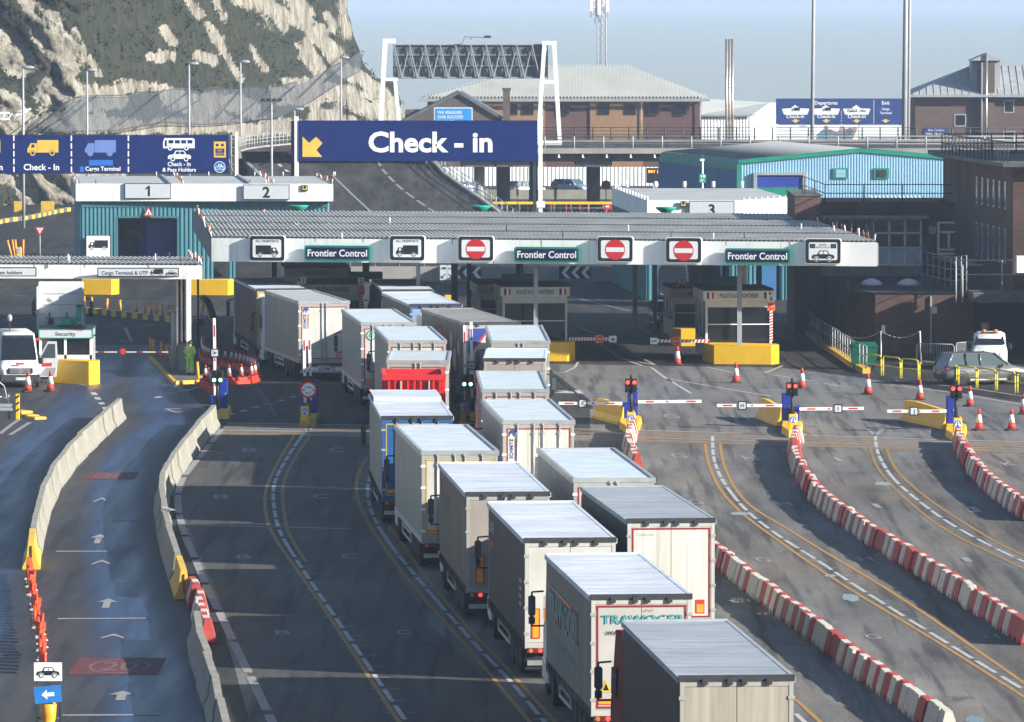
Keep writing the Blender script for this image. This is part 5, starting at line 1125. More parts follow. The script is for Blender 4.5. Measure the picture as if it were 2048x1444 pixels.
b.box(-.55, -.02, -.25, .2, .1, .42, GV, .03); b.tube((-.02, 0, .22), (.3, 0, .28), .12, GV, 10); b.tube((.3, 0, .28), (.38, 0, 1.0), .13, GV, 10); b.tube((.38, 0, 1.0), (.38, 0, 1.1), .17, DKSTEEL, 10); b.box(-.7, .5, -.2, .5, 0, .1, DKSTEEL); b.build('duct_pipe', t)
# ================================================================== dark brick building on the right
BRK = mat('shaded_red_brick', (.155, .082, .058), .9, var=.18, scale=1.0, fine=.2, streak=.25, dirt=(.05, .035, .03))
def brick_mat():
    m = bpy.data.materials.new('red_brick_courses'); m.use_nodes = True; t = m.node_tree; N = t.nodes; L = t.links; b = N['Principled BSDF']; b.inputs['Roughness'].default_value = .92
    tc = N.new('ShaderNodeTexCoord'); sx = N.new('ShaderNodeSeparateXYZ'); L.new(tc.outputs['Object'], sx.inputs[0]); ad = N.new('ShaderNodeMath'); ad.operation = 'ADD'; L.new(sx.outputs[0], ad.inputs[0]); L.new(sx.outputs[1], ad.inputs[1])
    cb = N.new('ShaderNodeCombineXYZ'); L.new(ad.outputs[0], cb.inputs[0]); L.new(sx.outputs[2], cb.inputs[1])
    br = N.new('ShaderNodeTexBrick'); br.inputs['Scale'].default_value = 1.0; br.inputs['Brick Width'].default_value = .30; br.inputs['Row Height'].default_value = .10; br.inputs['Mortar Size'].default_value = .012
    br.inputs['Color1'].default_value = (.135, .060, .043, 1); br.inputs['Color2'].default_value = (.075, .038, .029, 1); br.inputs['Mortar'].default_value = (.085, .07, .06, 1); L.new(cb.outputs[0], br.inputs['Vector'])
    n = N.new('ShaderNodeTexNoise'); n.inputs['Scale'].default_value = .4; L.new(tc.outputs['Object'], n.inputs['Vector']); mr = N.new('ShaderNodeMapRange'); mr.inputs[1].default_value = .3; mr.inputs[2].default_value = .7; mr.inputs[3].default_value = .6; mr.inputs[4].default_value = 1.15; L.new(n.outputs[0], mr.inputs[0])
    mx = N.new('ShaderNodeMix'); mx.data_type = 'RGBA'; mx.blend_type = 'MULTIPLY'; mx.inputs[0].default_value = 1; L.new(br.outputs[0], mx.inputs[6]); L.new(mr.outputs[0], mx.inputs[7]); L.new(mx.outputs[2], b.inputs['Base Color']); return m
BRC = brick_mat()
bl_t = thing('brick_offices', 'dark red brick office block with rows of slit windows and a low flat roofed front', 'building', (25, 360, 0))
P1 = A(1750.6, 588, 350); zlow = P1.z
x_c = P1.x; y_c = 350.0
wl = G(1640, 556, zlow)                # far left corner of the low roof
b = MB()
yw = 372.0; sw = pxm(yw); Xw = lambda u: (u-CX)*sw; Zw = lambda v: A(0, v, yw).z
lowpoly = [(x_c, y_c), (46, y_c), (46, yw), (Xw(1640), yw), (Xw(1640)+1.0, yw-12), ((1697-CX)*pxm(353.5), 353.5)]
n = len(lowpoly); b.add([(x, y, 0) for x, y in lowpoly]+[(x, y, zlow) for x, y in lowpoly], [(k, (k+1) % n, n+(k+1) % n, n+k) for k in range(n)], BRC)
b.build('low_wall', bl_t, True)
b = MB(); b.add([(x, y, zlow+.02) for x, y in lowpoly], [tuple(range(n))], mat('dark_roof_felt', (.035, .035, .037), .9, var=.3)); 
for (xa, ya), (xb, yb_) in list(zip(lowpoly, lowpoly[1:]+lowpoly[:1]))[4:]+[(lowpoly[0], lowpoly[1])]: b.tube((xa, ya, zlow+.05), (xb, yb_, zlow+.05), .07, DKCONC, 6)
b.build('low_roof', bl_t, True)
for u in (1743, 1817):
    p = G(u, 568, zlow+.1); b = MB(); b.lathe([(.62, 0), (.6, .12), (.42, .27), (.2, .35), (0.0, .38)], (p.x, p.y, zlow+.03), SIGNWHITE, 20); b.build('skylight_dome', bl_t, True)
zt = Zw(404)
b = MB(); b.box(Xw(1637), Xw(1960), yw, yw+8, 0, zt, BRC); b.box(Xw(1586), Xw(1637), yw-3, yw+8, 0, Zw(391)+.05, BRC); b.box(Xw(1855), Xw(1960), yw-.8, yw-.01, 0, zt-.02, BRC)
b.build('upper_wall', bl_t, True)
b = MB(); b.box(Xw(1636), Xw(1856), yw-.9, yw-.02, Zw(436), Zw(431), GREYCONC); b.box(Xw(1584), Xw(1640), yw-3.05, yw+8.05, Zw(391)+.06, Zw(389)+.06, DKCONC); b.box(Xw(1637), Xw(1842), yw-.12, yw-.01, Zw(555), Zw(531), GREYCONC); b.box(Xw(1734), Xw(1746), yw-.14, yw-.01, Zw(530), Zw(437), GREYCONC); b.build('concrete_band', bl_t, True)
for u0, u1 in ((1642, 1734), (1747, 1842)):
    f = MB(); pl = facing((0, yw-.03, 0)); n = 3
    for k in range(n+1): u = u0+(u1-u0)*k/n; f.box(Xw(u)-.05, Xw(u)+.05, yw-.10, yw-.02, Zw(530), Zw(438), SIGNWHITE)
    for v in (438, 466, 495, 530): f.box(Xw(u0), Xw(u1), yw-.10, yw-.02, Zw(v)-.045, Zw(v)+.045, SIGNWHITE)
    f.rect(pl, Xw(u0), Zw(495), Xw(u1), Zw(438), GLASS, .01); f.rect(pl, Xw(u0), Zw(530), Xw(u1), Zw(495), SIGNGREY, .012); f.build('window', bl_t, True)
f = MB(); yq = yw-.8; pl = facing((0, yq-.03, 0)); Xq = lambda u: (u-CX)*pxm(yq); Zq = lambda v: A(0, v, yq).z
for u in (1877, 1917): f.box(Xq(u)-.06, Xq(u)+.06, yq-.1, yq-.02, Zq(507), Zq(445), SIGNWHITE)
for v in (445, 464, 499, 507): f.box(Xq(1877), Xq(1917), yq-.1, yq-.02, Zq(v)-.05, Zq(v)+.05, SIGNWHITE)
f.box(Xq(1896), Xq(1900), yq-.1, yq-.02, Zq(499), Zq(465), SIGNWHITE); f.rect(pl, Xq(1877), Zq(507), Xq(1917), Zq(445), GLASS, .01); f.build('window', bl_t, True)
b = MB(); b.box(Xq(1858), Xq(1872), yq-.15, yq, Zq(468), Zq(453), PALESTEEL); b.build('vent_box', bl_t, True)
b = MB(); b.box(P1.x+2.95, P1.x+3.05, y_c-.12, y_c-.01, 0, zlow-.1, PALESTEEL); b.box((1862-CX)*pxm(350), (1875-CX)*pxm(350), y_c-.08, y_c, A(0, 627, 350).z, A(0, 613, 350).z, SIGNGREY); b.box((1764-CX)*pxm(350), (1771-CX)*pxm(350), y_c-.15, y_c, A(0, 664, 350).z, A(0, 650, 350).z, SIGNWHITE); b.build('wall_box', bl_t, True)
# tower
TZ = 10.0; c0 = Vector((27.0, 350.2, 0)); c1 = Vector((25.2, 372, 0))
b = MB(); pts = [(c0.x, c0.y), (46, c0.y-1.5), (46, 380), (c1.x, 380), (c1.x, c1.y)]; n = len(pts); b.add([(x, y, 2.6) for x, y in pts]+[(x, y, TZ) for x, y in pts], [(k, (k+1) % n, n+(k+1) % n, n+k) for k in range(n)]+[tuple(range(n, 2*n))], BRC); b.build('tower_wall', bl_t, True)
b = MB(); b.box(30.5, 46.5, 352.5, 381.5, TZ, 13.2, BRC); b.box(28.6, 46.4, 338, 349.8, 0, 4.9, BRC); b.build('unseen_shade_block', bl_t, True)  # unseen blocks added right of the view to shade the brick walls
b = MB(); q = [Vector((c1.x-.9, c1.y+8, TZ+.02)), Vector((c1.x-.9, c1.y, TZ+.02)), Vector((c0.x-.6, c0.y-.6, TZ+.02)), Vector((47, c0.y-2.1, TZ+.02)), Vector((47, 381, TZ+.02))]; up = Vector((0, 0, .22)); n = 5
b.add(q+[v+up for v in q], [tuple(range(n-1, -1, -1)), tuple(range(n, 2*n))]+[(k, (k+1) % n, n+(k+1) % n, n+k) for k in range(n)], DKCONC); b.build('tower_roof', bl_t, True)
b = MB(); railing(b, [v+up for v in (q[1]+Vector((.3, 0, 0)), q[2]+Vector((.3, .3, 0)), q[3]+Vector((0, .3, 0)))], 1.1, DKSTEEL, (1.0, .5), 1.2, .035, .035); railing(b, [v+up for v in (q[1]+Vector((.3, 0, 0)), Vector((36, c1.y+1, TZ+.02)))], 1.1, DKSTEEL, (1.0, .5), 1.4, .035, .035); b.build('roof_rail', bl_t, True)
dirv = (c0-c1).normalized(); outn = Vector((dirv.y, -dirv.x, 0)); outn = outn if outn.x < 0 else -outn
for k in range(6):
    for zc, hh in ((A(0, 383, 360).z, 1.5), (A(0, 482, 360).z, 1.9)):
        f_ = .42+.092*k; c = c1.lerp(c0, f_); f = MB(); pl = Plane(c+outn*.02+Vector((0, 0, zc-.14*k*0)), dirv, (0, 0, 1))
        f.prism([(-.28, -hh/2), (.28, -hh/2), (.28, hh/2), (-.28, hh/2)], pl, .015, SIGNGREY); f.rect(pl, -.18, -hh/2+.1, .18, hh/2-.1, GLASS, .006); f.build('slit_window', bl_t, True)
# entrance roof slab and walkway on the right edge
b = MB(); Xe = lambda u: (u-CX)*pxm(347); Ze = lambda v: A(0, v, 347).z
b.box(Xe(1945), 46, 346, 350-.02, Ze(603), Ze(585), DKCONC); b.box(Xe(1960), 46, 347.5, 350-.03, Ze(607), Ze(603)-.01, GREYCONC); b.build('entrance_canopy', bl_t, True)
b = MB()
railing(b, [Vector((Xe(1868), 362, zlow)), Vector((Xe(1915), 352, zlow)), Vector((Xe(1935), 347.5, Ze(583)))], 1.9, PALESTEEL, (1.0, .65, .33), 1.6, .03, .03)
railing(b, [Vector((Xe(1912), 347, Ze(584))), Vector((46, 347, Ze(584)))], 1.7, PALESTEEL, (1.0, .55), 2.5, .035, .035)
for k in range(5): b.tube((Xe(1905+6*k), 362-k*2.6, zlow+1.5), (Xe(1955+6*k), 362-k*2.6, zlow+1.5), .04, PALESTEEL, 6)
for u in (1912, 1925): b.tube((Xe(u), 346.8, Ze(606)), (Xe(u), 346.8, Ze(530)), .05, PALESTEEL, 6)
b.build('walkway_rail', bl_t, True)
b = MB(); b.box(Xe(2033), Xe(2060), 346.5, 347.5, Ze(545), Ze(512), SIGNWHITE); b.build('cabinet', bl_t, True)
b = MB(); b.box(Xe(1955), Xe(2100), 349.9-.05, 349.95, 0, Ze(610), mat('entrance_shade', (.012, .012, .012), .9)); b.build('doorway', bl_t, True)  # flat black sheet paints the shade under the entrance canopy
b = MB(); railing(b, [Vector((Xw(1600), yw-3, Zw(389)+.1)), Vector((Xw(1605), yw-3, Zw(389)+.1)), Vector((Xw(1650), yw, zt)), Vector((Xw(1960), yw, zt))], 1.0, DKSTEEL, (1.0, .5), 2.2, .03, .03); b.build('roof_rail', bl_t, True)
plate_on('wall_notice', 'small dark red notice on the brick wall over the white van', 1961, 1981, 644, 666, 349.5, lambda b, pl, Xq, Zq, s: [b.rect(pl, Xq(1964), Zq(648.5+4*k), Xq(1978), Zq(647+4*k), SIGNWHITE, .012) for k in range(4)] and None, True, DARKRED)
# small green striped porch roof behind the railing
t = thing('striped_porch', 'low green ribbed porch roof behind the brick block railing', 'porch', ((1800-CX)*pxm(440), 440, 0)); b = MB(); s = pxm(440); b1 = A(1750, 408, 440); b2 = A(1855, 408, 440); tz = A(0, 391, 446).z
for k in range(26): xa = b1.x+(b2.x-b1.x)*k/26; b.quad((xa, 440, b1.z), (xa+(b2.x-b1.x)/26, 440, b1.z), (xa+(b2.x-b1.x)/26, 446, tz), (xa, 446, tz), GREENTRIM if k % 2 else SIGNWHITE)
b.build('roof', t, True); b = MB(); b.box(b1.x, b2.x+2, 440.5, 446, 0, b1.z-.05, mat('porch_blue', (.04, .07, .35), .5)); b.build('wall', t, True)
# ================================================================== lorries
TYRE = mat('tyre_rubber', (.016, .016, .017), .85, var=.2); RIM = mat('wheel_rim', (.42, .42, .43), .45, .5, var=.2); CHAS = mat('chassis_steel', (.025, .025, .027), .7, var=.3, streak=.3)
ALU = mat('aluminium_rail', (.48, .49, .48), .4, .6, var=.15); PLATEY = mat('number_plate', (.62, .60, .50), .5, var=.05); MARKY = mat('marker_yellow', (.75, .33, .02), .45, var=.06); MARKR = mat('marker_red', (.55, .03, .02), .45, var=.06)
def mesh_of(mb, name):
    o = mb.build(name); me = o.data; bpy.data.objects.remove(o); return me
b = MB(); b.lathe([(.30, -.16), (.47, -.16), (.51, -.12), (.51, .12), (.47, .16), (.30, .16)], (0, 0, 0), TYRE, 26, 'X'); WHEEL_ME = mesh_of(b, 'wheel_tyre')
b = MB(); b.lathe([(.30, -.10), (.22, -.12), (.12, -.04), (.10, -.15), (.0, -.16)], (0, 0, 0), RIM, 18, 'X'); RIM_ME = mesh_of(b, 'wheel_rim')
def add_wheel(t, x, y, z=.51, flip=False, name='wheel', sc=1.0, par=None):
    o = bpy.data.objects.new(name, WHEEL_ME); COL.objects.link(o); o.parent = par or t; o.location = (x, y, z); o.scale = (sc*(1.1 if sc == 1 else .75), sc, sc)
    r = bpy.data.objects.new('rim', RIM_ME); COL.objects.link(r); r.parent = o
    if flip: o.rotation_euler = (0, 0, math.pi)
    return o
def cab(t, L, col, artic, H=3.65, detail=True):
    """tractor ahead of the trailer; artic turns it about the kingpin"""
    K = Matrix.Translation((0, L-1.35, 0)) @ Matrix.Rotation(artic, 4, 'Z') @ Matrix.Translation((0, -(L-1.35), 0))
    y0 = L+.55; y1 = y0+2.25; hw = 1.24
    def mk(): q = MB(); q.M = K.copy(); return q
    b = mk(); side = Plane((-hw, 0, 0), (0, -1, 0), (0, 0, 1))
    prof = [(y0, .75), (y1, .45), (y1+.05, 1.6), (y1-.12, 2.7), (y1-.55, H-.1), (y0+.35, H), (y0, H-.12)]
    n = len(prof); vs = [(-hw, y, z) for y, z in prof]+[(hw, y, z) for y, z in prof]
    ins = .06
    vs = [(-hw+(ins if z > 2.6 else 0), y, z) for y, z in prof]+[(hw-(ins if z > 2.6 else 0), y, z) for y, z in prof]
    b.add(vs, [tuple(range(n-1, -1, -1)), tuple(range(n, 2*n))]+[(k, n+k, n+(k+1) % n, (k+1) % n)[::-1] for k in range(n)], col)
    b.box(-hw-.02, -hw+.02, y0-.5, y0-.02, 1.2, H-.25, col); b.box(hw-.02, hw+.02, y0-.6, y0-.02, 1.2, H-.25, col)
    b.box(-hw-.03, hw+.03, y0+.25, y1+.1, .35, .95, col, .08)
    b.build('cab', t)
    b = mk()
    for sx in (-1, 1):
        x = sx*(hw+.012); q = [(x, y0+1.0, 1.95), (x, y1-.12, 1.95), (x, y1-.22, 2.6), (x, y0+1.0, 2.7)]
        b.add(q if sx < 0 else q[::-1], [(3, 2, 1, 0)], GLASS)
    b.quad((-1.1, y1+.03, 1.72), (1.1, y1+.03, 1.72), (1.05, y1-.10, 2.68), (-1.05, y1-.10, 2.68), GLASS); b.build('window', t)
    for sx in (-1, 1):
        b = mk(); x = sx*(hw+.33); yy = y1-.25
        b.box(x-.1, x+.1, yy-.02, yy+.16, 2.08, 2.60, BLACK, .04); b.box(x-.09, x+.09, yy-.02, yy+.16, 1.82, 2.04, BLACK, .05); b.rect(facing((0, yy-.02, 0)), x-.08, 2.05, x+.08, 2.57, CARGLASS, .004)
        b.path([(sx*hw, yy+.1, 2.72), (x, yy+.08, 2.7), (x, yy+.08, 1.76), (sx*hw, yy+.1, 1.76)], .028, BLACK, 6); b.build('mirror', t)
    b = mk(); b.box(-.45, .45, L-3.2, y0+.5, .62, .95, CHAS); b.box(-hw+.02, -.5, L-.6, y0+.2, .4, 1.0, CHAS, .05); b.box(.5, hw-.02, L-.6, y0+.2, .4, 1.0, CHAS, .05); b.box(-1.2, 1.2, L-3.15, L-3.05, .5, .95, CHAS)
    b.build('tractor_chassis', t)
    for sx in (-1, 1):
        for y, w2 in ((L-1.6, 1), (y0+1.1, 0)):
            p = K @ Vector((sx*1.06, y, .51)); o = add_wheel(t, p.x, p.y, .51, sx > 0); o.rotation_euler = (0, 0, artic+(math.pi if sx > 0 else 0))
def lorry(label, TL, TR, FLp, side, roof, rear, frame, cabcol, L=None, kind='curtain', contour=None, artic=-2.0, draw_side=None, draw_rear=None, ripple=.016, lights=False, H=4.0, name='articulated_lorry', lift=0.0, markers=True, edge=None, bar_n=4, marker_col=None, step=False):
    contour = contour or (DARKRED if kind == 'reefer' else None)
    a = G(TL[0], TL[1], H); c = G(TR[0], TR[1], H); f = G(FLp[0], FLp[1], H)
    mid = (a+c)/2; W_ = 2.55
    dY = f.y-mid.y; L = L or max(12.4, min(13.8, dY))
    dX = (FLp[0]-CX)/FPX*(mid.y+L) - a.x; th = math.atan2(-dX, L)
    org = mid.copy(); org.z = 0
    t = thing(name, label, 'lorry', org, th, 'queue of lorries')
    hw = W_/2; zb = 1.12; rnd = random.Random(int(TL[0]*7+TL[1]))
    # sides
    for sx in (-1, 1):
        b = MB(); n = 76 if kind == 'curtain' else 34
        vs = []
        for k in range(n+1):
            y = .06+(L-.12)*k/n
            o = (ripple*math.sin(k*2.1+rnd.random()*.9) if kind == 'curtain' else 0.0)
            zl = (zb-.22-.05*abs(math.sin(k*1.35))) if kind == 'curtain' else zb-.12
            for j, z in enumerate((zl, zb+.35, 2.2, 3.2, H-.07)): vs.append((sx*(hw+o*(1 if j not in (4,) else .2)), y, z))
        b.add(vs, [((k*5+j), ((k+1)*5+j), ((k+1)*5+j+1), (k*5+j+1))[::(-1 if sx < 0 else 1)] for k in range(n) for j in range(4)], side, kind == 'curtain')
        if kind == 'reefer':
            for k in range(1, 12): b.box(sx*hw-.004, sx*hw+.004, L*k/12-.008, L*k/12+.008, zb, H-.1, ALU)
            b.box(sx*hw-.02, sx*hw+.02, 0.05, L-.05, zb-.2, zb-.02, ALU)
        else:
            for k in range(26):
                y = .3+(L-.6)*k/25; b.box(sx*(hw+.02)-.012, sx*(hw+.02)+.012, y-.03, y+.03, zb-.32, zb-.02, BLACK)
        b.build('curtain' if kind == 'curtain' else 'side_panel', t)
    b = MB(); b.box(-hw, hw, L-.06, L, zb-.2, H-.04, rear if kind == 'curtain' else side)
    if kind == 'reefer': b.box(-.95, .95, L+.01, L+.48, 2.1, H-.25, SIGNWHITE, .08)
    b.build('bulkhead', t)
    # roof
    b = MB(); n = 64; vs = []
    for k in range(n+1):
        y = L*k/n
        for x in (-hw, -hw*.5, 0, hw*.5, hw):
            zz = H-.03
            if kind == 'curtain': zz += (.022*math.sin(k*1.9) + rnd.uniform(-.012, .012))*(1 if abs(x) < hw else 0)-.02*abs(math.sin(k*.32))*(1 if abs(x) < hw*.9 else 0)
            if step and y > L-4.8: zz += .16*min(1, (y-(L-4.8))/.25)
            vs.append((x, y, zz))
    b.add(vs, [(k*5+j, k*5+j+1, (k+1)*5+j+1, (k+1)*5+j) for k in range(n) for j in range(4)], roof, kind == 'curtain')
    if kind == 'reefer':
        for k in range(1, 16): b.box(-hw+.1, hw-.1, L*k/16-.012, L*k/16+.012, H-.035, H-.018, ALU)
    b.build('roof', t)
    b = MB(); e = edge or (ALU if kind == 'reefer' else roof)
    for sx in (-1, 1): b.box(sx*hw-.05, sx*hw+.05, .01, L, H-.16, H+(.012 if kind == 'reefer' else -.022), e)
    b.box(-hw-.03, hw+.03, -.04, .055, H-.13, H+.012, e if kind == 'reefer' else DKSTEEL); b.box(-hw, hw, L-.05, L+.03, H-.12, H+.012, e); b.build('roof_rail', t)
    # rear frame, doors
    b = MB(); pl = facing((0, 0, 0))
    for x0, x1 in ((-hw, -hw+.10), (hw-.10, hw)): b.box(x0, x1, -.03, .06, zb-.05, H-.14, frame)
    b.box(-hw, hw, -.03, .06, zb-.22, zb-.05, frame); b.box(-hw, hw, -.025, .06, H-.24, H-.131, frame); b.build('rear_frame', t)
    if kind == 'curtain':
        b = MB()
        for x in (-.72, -.16, .16, .72): b.box(x-.07, x+.07, -.085, -.041, H-.20, H-.06, DKSTEEL, .01)
        b.build('roof_catch', t)
    zd0, zd1 = zb-.04, H-.25
    doors = []
    for sx in (-1, 1):
        b = MB(); x0, x1 = (-hw+.105, -.008) if sx < 0 else (.008, hw-.105)
        b.box(x0, x1, -.02, .05, zd0, zd1, rear); d = b.build('rear_door', t); doors.append(d)
        b = MB()
        for xx in ((x0+.42, x1-.16) if sx < 0 else (x0+.16, x1-.42))[:bar_n//2] if bar_n >= 4 else (() if bar_n == 0 else ((x1-.10,) if sx < 0 else (x0+.10,))):
            b.tube((xx, -.055, zd0-.1), (xx, -.055, H-.10), .022, ALU if kind == 'reefer' else STEEL, 8)
            for z in (zd0+.05, zd0+1.0, zd1-.2, H-.12): b.box(xx-.05, xx+.05, -.07, -.02, z-.04, z+.04, ALU if kind == 'reefer' else DKSTEEL)
        hx = -hw+.02 if sx < 0 else hw-.02
        for k in range(4): z = zd0+.25+(zd1-zd0-.5)*k/3; b.box(hx-.05 if sx < 0 else hx-.10, hx+.10 if sx < 0 else hx+.05, -.045, -.02, z-.04, z+.04, SIGNWHITE if kind == 'reefer' else F_GREY)
        b.build('locking_bar', d)
    if contour:
        b = MB()
        for x in (-hw+.13, hw-.18): b.rect(pl, x, zd0+.05, x+.05, zd1-.05, contour, .028)
        b.rect(pl, -hw+.13, zd1-.07, hw-.13, zd1-.02, contour, .030); b.rect(pl, -hw+.13, zd0+.03, hw-.13, zd0+.08, contour, .030); b.build('reflective_tape', t)
    # under-run, lamps, plates
    b = MB(); b.box(-1.2, 1.2, .05, .16, .42, .56, ALU); b.box(-1.2, 1.2, -.02, .10, .78, .92, CHAS); b.box(-1.25, -.72, .10, .14, .3, .80, RUBBER); b.box(.72, 1.25, .10, .14, .3, .80, RUBBER); b.build('rear_bumper', t)
    for sx in (-1, 1):
        b = MB(); b.box(sx*.98-.24, sx*.98+.24, -.07, -.02, .78, .92, CHAS); lp = facing((0, -.07, 0))
        b.disk(lp, sx*.98-.13*sx, .85, .06, TAILRED if lights else LAMPOFFR, .006, 12); b.disk(lp, sx*.98, .85, .06, LAMPOFFR, .006, 12); b.disk(lp, sx*.98+.13*sx, .85, .06, AMBER, .006, 12); b.build('tail_light', t)
    b = MB(); lp = facing((0, -.04, 0)); b.rect(lp, -.28, .66, .28, .78, PLATEY, .0); b.text(lp, 'KR 7%dT' % rnd.randint(10, 99), 0, .685, .07, BLACK, .004, .005); b.build('number_plate', t)
    if markers:
        b = MB()
        for sx in (-1, 1):
            x = sx*(hw-.42); b.rect(pl, x-.26, zd0+.12, x+.26, zd0+.28, MARKR, .027); b.rect(pl, x-.23, zd0+.145, x+.23, zd0+.255, marker_col or MARKY, .031)
        b.build('marker_plate', t)
    b = MB()
    for x in (-.5, .5): b.box(x-.07, x+.07, .15, L-.6, .72, zb-.24, CHAS)
    b.box(-hw+.05, hw-.05, .07, L-.1, zb-.235, zb-.2, CHAS)
    for y in (1.4, 2.7, 4.0): b.box(-1.0, 1.0, y+.9, y+1.02, .45, .6, CHAS)
    for sx in (-1, 1): b.box(sx*1.0-.08, sx*1.0+.08, L-3.2, L-3.02, .15, .9, CHAS)
    b.box(-hw+.12, -hw+.75, 6.6, 8.3, .42, .92, CHAS, .04); b.build('chassis', t)
    for sx in (-1, 1):
        b = MB(); x = sx*(hw-.04)
        for z in (.5, .78): b.box(x-.02, x+.02, 5.6, L-3.4, z-.05, z+.05, ALU)
        for y in (5.7, L-3.5): b.box(x-.03, x+.02, y-.04, y+.04, .45, .9, ALU)
        b.build('side_guard', t)
        b = MB(); b.box(x-.01*sx-.01, x+.01, L-3.3, L-3.2, .80, .86, TAILRED if lights else AMBER); b.build('side_lamp', t)
    for y in (2.1, 3.4, 4.7):
        for sx in (-1, 1): add_wheel(t, sx*1.06, y, .51, sx > 0)
    if draw_rear: b = MB(); draw_rear(b, facing((0, -.02, 0)), zd0, zd1); b.build('door_lettering', t)
    if draw_side: b = MB(); draw_side(b, Plane((-hw-.024, 0, 0), (0, -1, 0), (0, 0, 1)), L); b.build('side_lettering', t)
    cab(t, L, cabcol, R(artic)); return t
def tone(n, c, **k):
    k.setdefault('spec', .12 if 'curtain' in n else .3); k.setdefault('var', .22 if 'curtain' in n else .12)
    if 'curtain' in n: k.setdefault('stretch', (1, 2.2, .22))  # vertical tone bands paint the shading of the curtain folds
    if 'tarpaulin' in n: k['var'] = .20
    if 'grimy' in n: k.update(var=.20, stretch=(5, 5, .18))
    k.setdefault('zz', 0); k.pop('zz'); k.setdefault('streak', .3); k.setdefault('scale', .8); return mat(n, c, k.pop('rough', .5), **k)
R_WHITE = tone('white_tarpaulin_roof', (.52, .565, .62), streak=.6, sscale=(.35, 3.2, 1), dirt=(.27, .30, .34), fine=.08, bump=.6, bscale=1.5, stretch=(.25, 2.2, 1)); R_GREY = tone('grey_tarpaulin_roof', (.31, .34, .37), streak=.75, sscale=(.35, 3.2, 1), dirt=(.19, .20, .22), fine=.1, bump=.6, bscale=1.5, stretch=(.25, 2.2, 1)); R_REEF = tone('white_box_roof', (.54, .62, .68), streak=.08, dirt=(.4, .42, .4), sscale=(1, .2, 1))  # tarpaulin roofs: crosswise tone bands paint ripple shading, together with dirt
S_SLATE = tone('slate_curtain', (.017, .027, .050), streak=.2, dirt=(.03, .035, .045)); S_DARK = tone('dark_blue_grey_curtain', (.020, .022, .034), streak=.3, dirt=(.04, .035, .03)); S_GREY = tone('grey_curtain', (.165, .165, .16), streak=.25); S_TAUPE = tone('taupe_curtain', (.125, .112, .098), streak=.3); S_MAROON = tone('maroon_curtain', (.085, .022, .025), streak=.15, dirt=(.05, .03, .03))
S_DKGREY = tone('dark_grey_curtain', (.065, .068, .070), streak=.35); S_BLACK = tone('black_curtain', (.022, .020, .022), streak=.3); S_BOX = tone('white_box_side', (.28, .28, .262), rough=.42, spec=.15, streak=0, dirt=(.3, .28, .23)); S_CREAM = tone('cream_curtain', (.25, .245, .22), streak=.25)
D_WHITE = tone('white_doors', (.50, .49, .445), streak=.45, dirt=(.36, .32, .25), sscale=(6, 6, .3)); D_DIRTY = tone('grimy_white_doors', (.55, .54, .475), streak=.75, dirt=(.26, .23, .16), sscale=(7, 7, .22)); D_BEIGE = tone('grimy_beige_doors', (.34, .305, .25), streak=.75, dirt=(.22, .17, .10), sscale=(5, 5, .25)); D_TAUPE = tone('taupe_doors', (.30, .27, .24), streak=.35); D_BLUE = tone('blue_doors', (.02, .095, .25), streak=.15); D_PBLUE = tone('pale_blue_doors', (.22, .30, .42), streak=.15); D_SILVER = tone('silver_doors', (.43, .42, .385), streak=.2, dirt=(.35, .32, .26))
F_WHITE = tone('white_frame', (.46, .45, .41)); F_RED = tone('dark_red_frame', (.22, .03, .035)); F_GREY = tone('grey_frame', (.34, .33, .30)); F_YEL = tone('yellow_frame', (.42, .31, .07)); F_BLUE = tone('blue_frame', (.03, .10, .30))
C_WHITE = mat('white_cab', (.62, .63, .62), .45, var=.05, streak=.1, spec=.2); C_RED = mat('red_cab', (.15, .008, .008), .6, var=.08, spec=.12); C_BLUE = mat('blue_cab', (.04, .13, .32), .35, var=.08); C_BLACK = mat('black_cab', (.02, .02, .02), .4)
TEALTXT = mat('teal_lettering', (.02, .27, .30), .5); TEALTXT2 = mat('faded_teal_lettering', (.07, .22, .23), .5); DKTXT = mat('dark_lettering', (.03, .03, .05), .5); ORTXT = mat('orange_lettering', (.7, .16, .04), .5); REDTXT = mat('red_lettering', (.5, .03, .04), .5); BLUETXT = mat('blue_lettering', (.02, .05, .25), .5); PALETXT = mat('pale_lettering', (.38, .40, .42), .5)
def elephant(b, pl, x, y, s, m):
    P = [(-.5, -.5), (-.36, -.5), (-.34, -.15), (.0, -.18), (.02, -.5), (.16, -.5), (.2, -.1), (.3, .05), (.4, .0), (.46, -.25), (.52, -.2), (.5, .1), (.42, .34), (.6, .42), (.62, .5), (.4, .48), (.28, .46), (.18, .32), (-.2, .34), (-.42, .2), (-.5, 0)]
    b.poly(pl, [(x+px*s, y+py*s) for px, py in P], m, .012)
def schmitz(b, pl, zd0, zd1):
    v = Plane(pl.p(-.93, 3.02, 0), (0, 0, 1), (-1, 0, 0))
    b.text(v, 'SCHMITZ', -.02, -.02, .12, BLUETXT, .012, .02, width=.72); b.text(v, 'CARGOBULL', -.02, -.17, .09, REDTXT, .012, .015, width=.72); elephant(b, pl, -.92, 3.58, .28, BLUETXT)
def schmitz_top(b, pl, zd0, zd1): elephant(b, pl, -.82, 3.42, .3, BLUETXT)
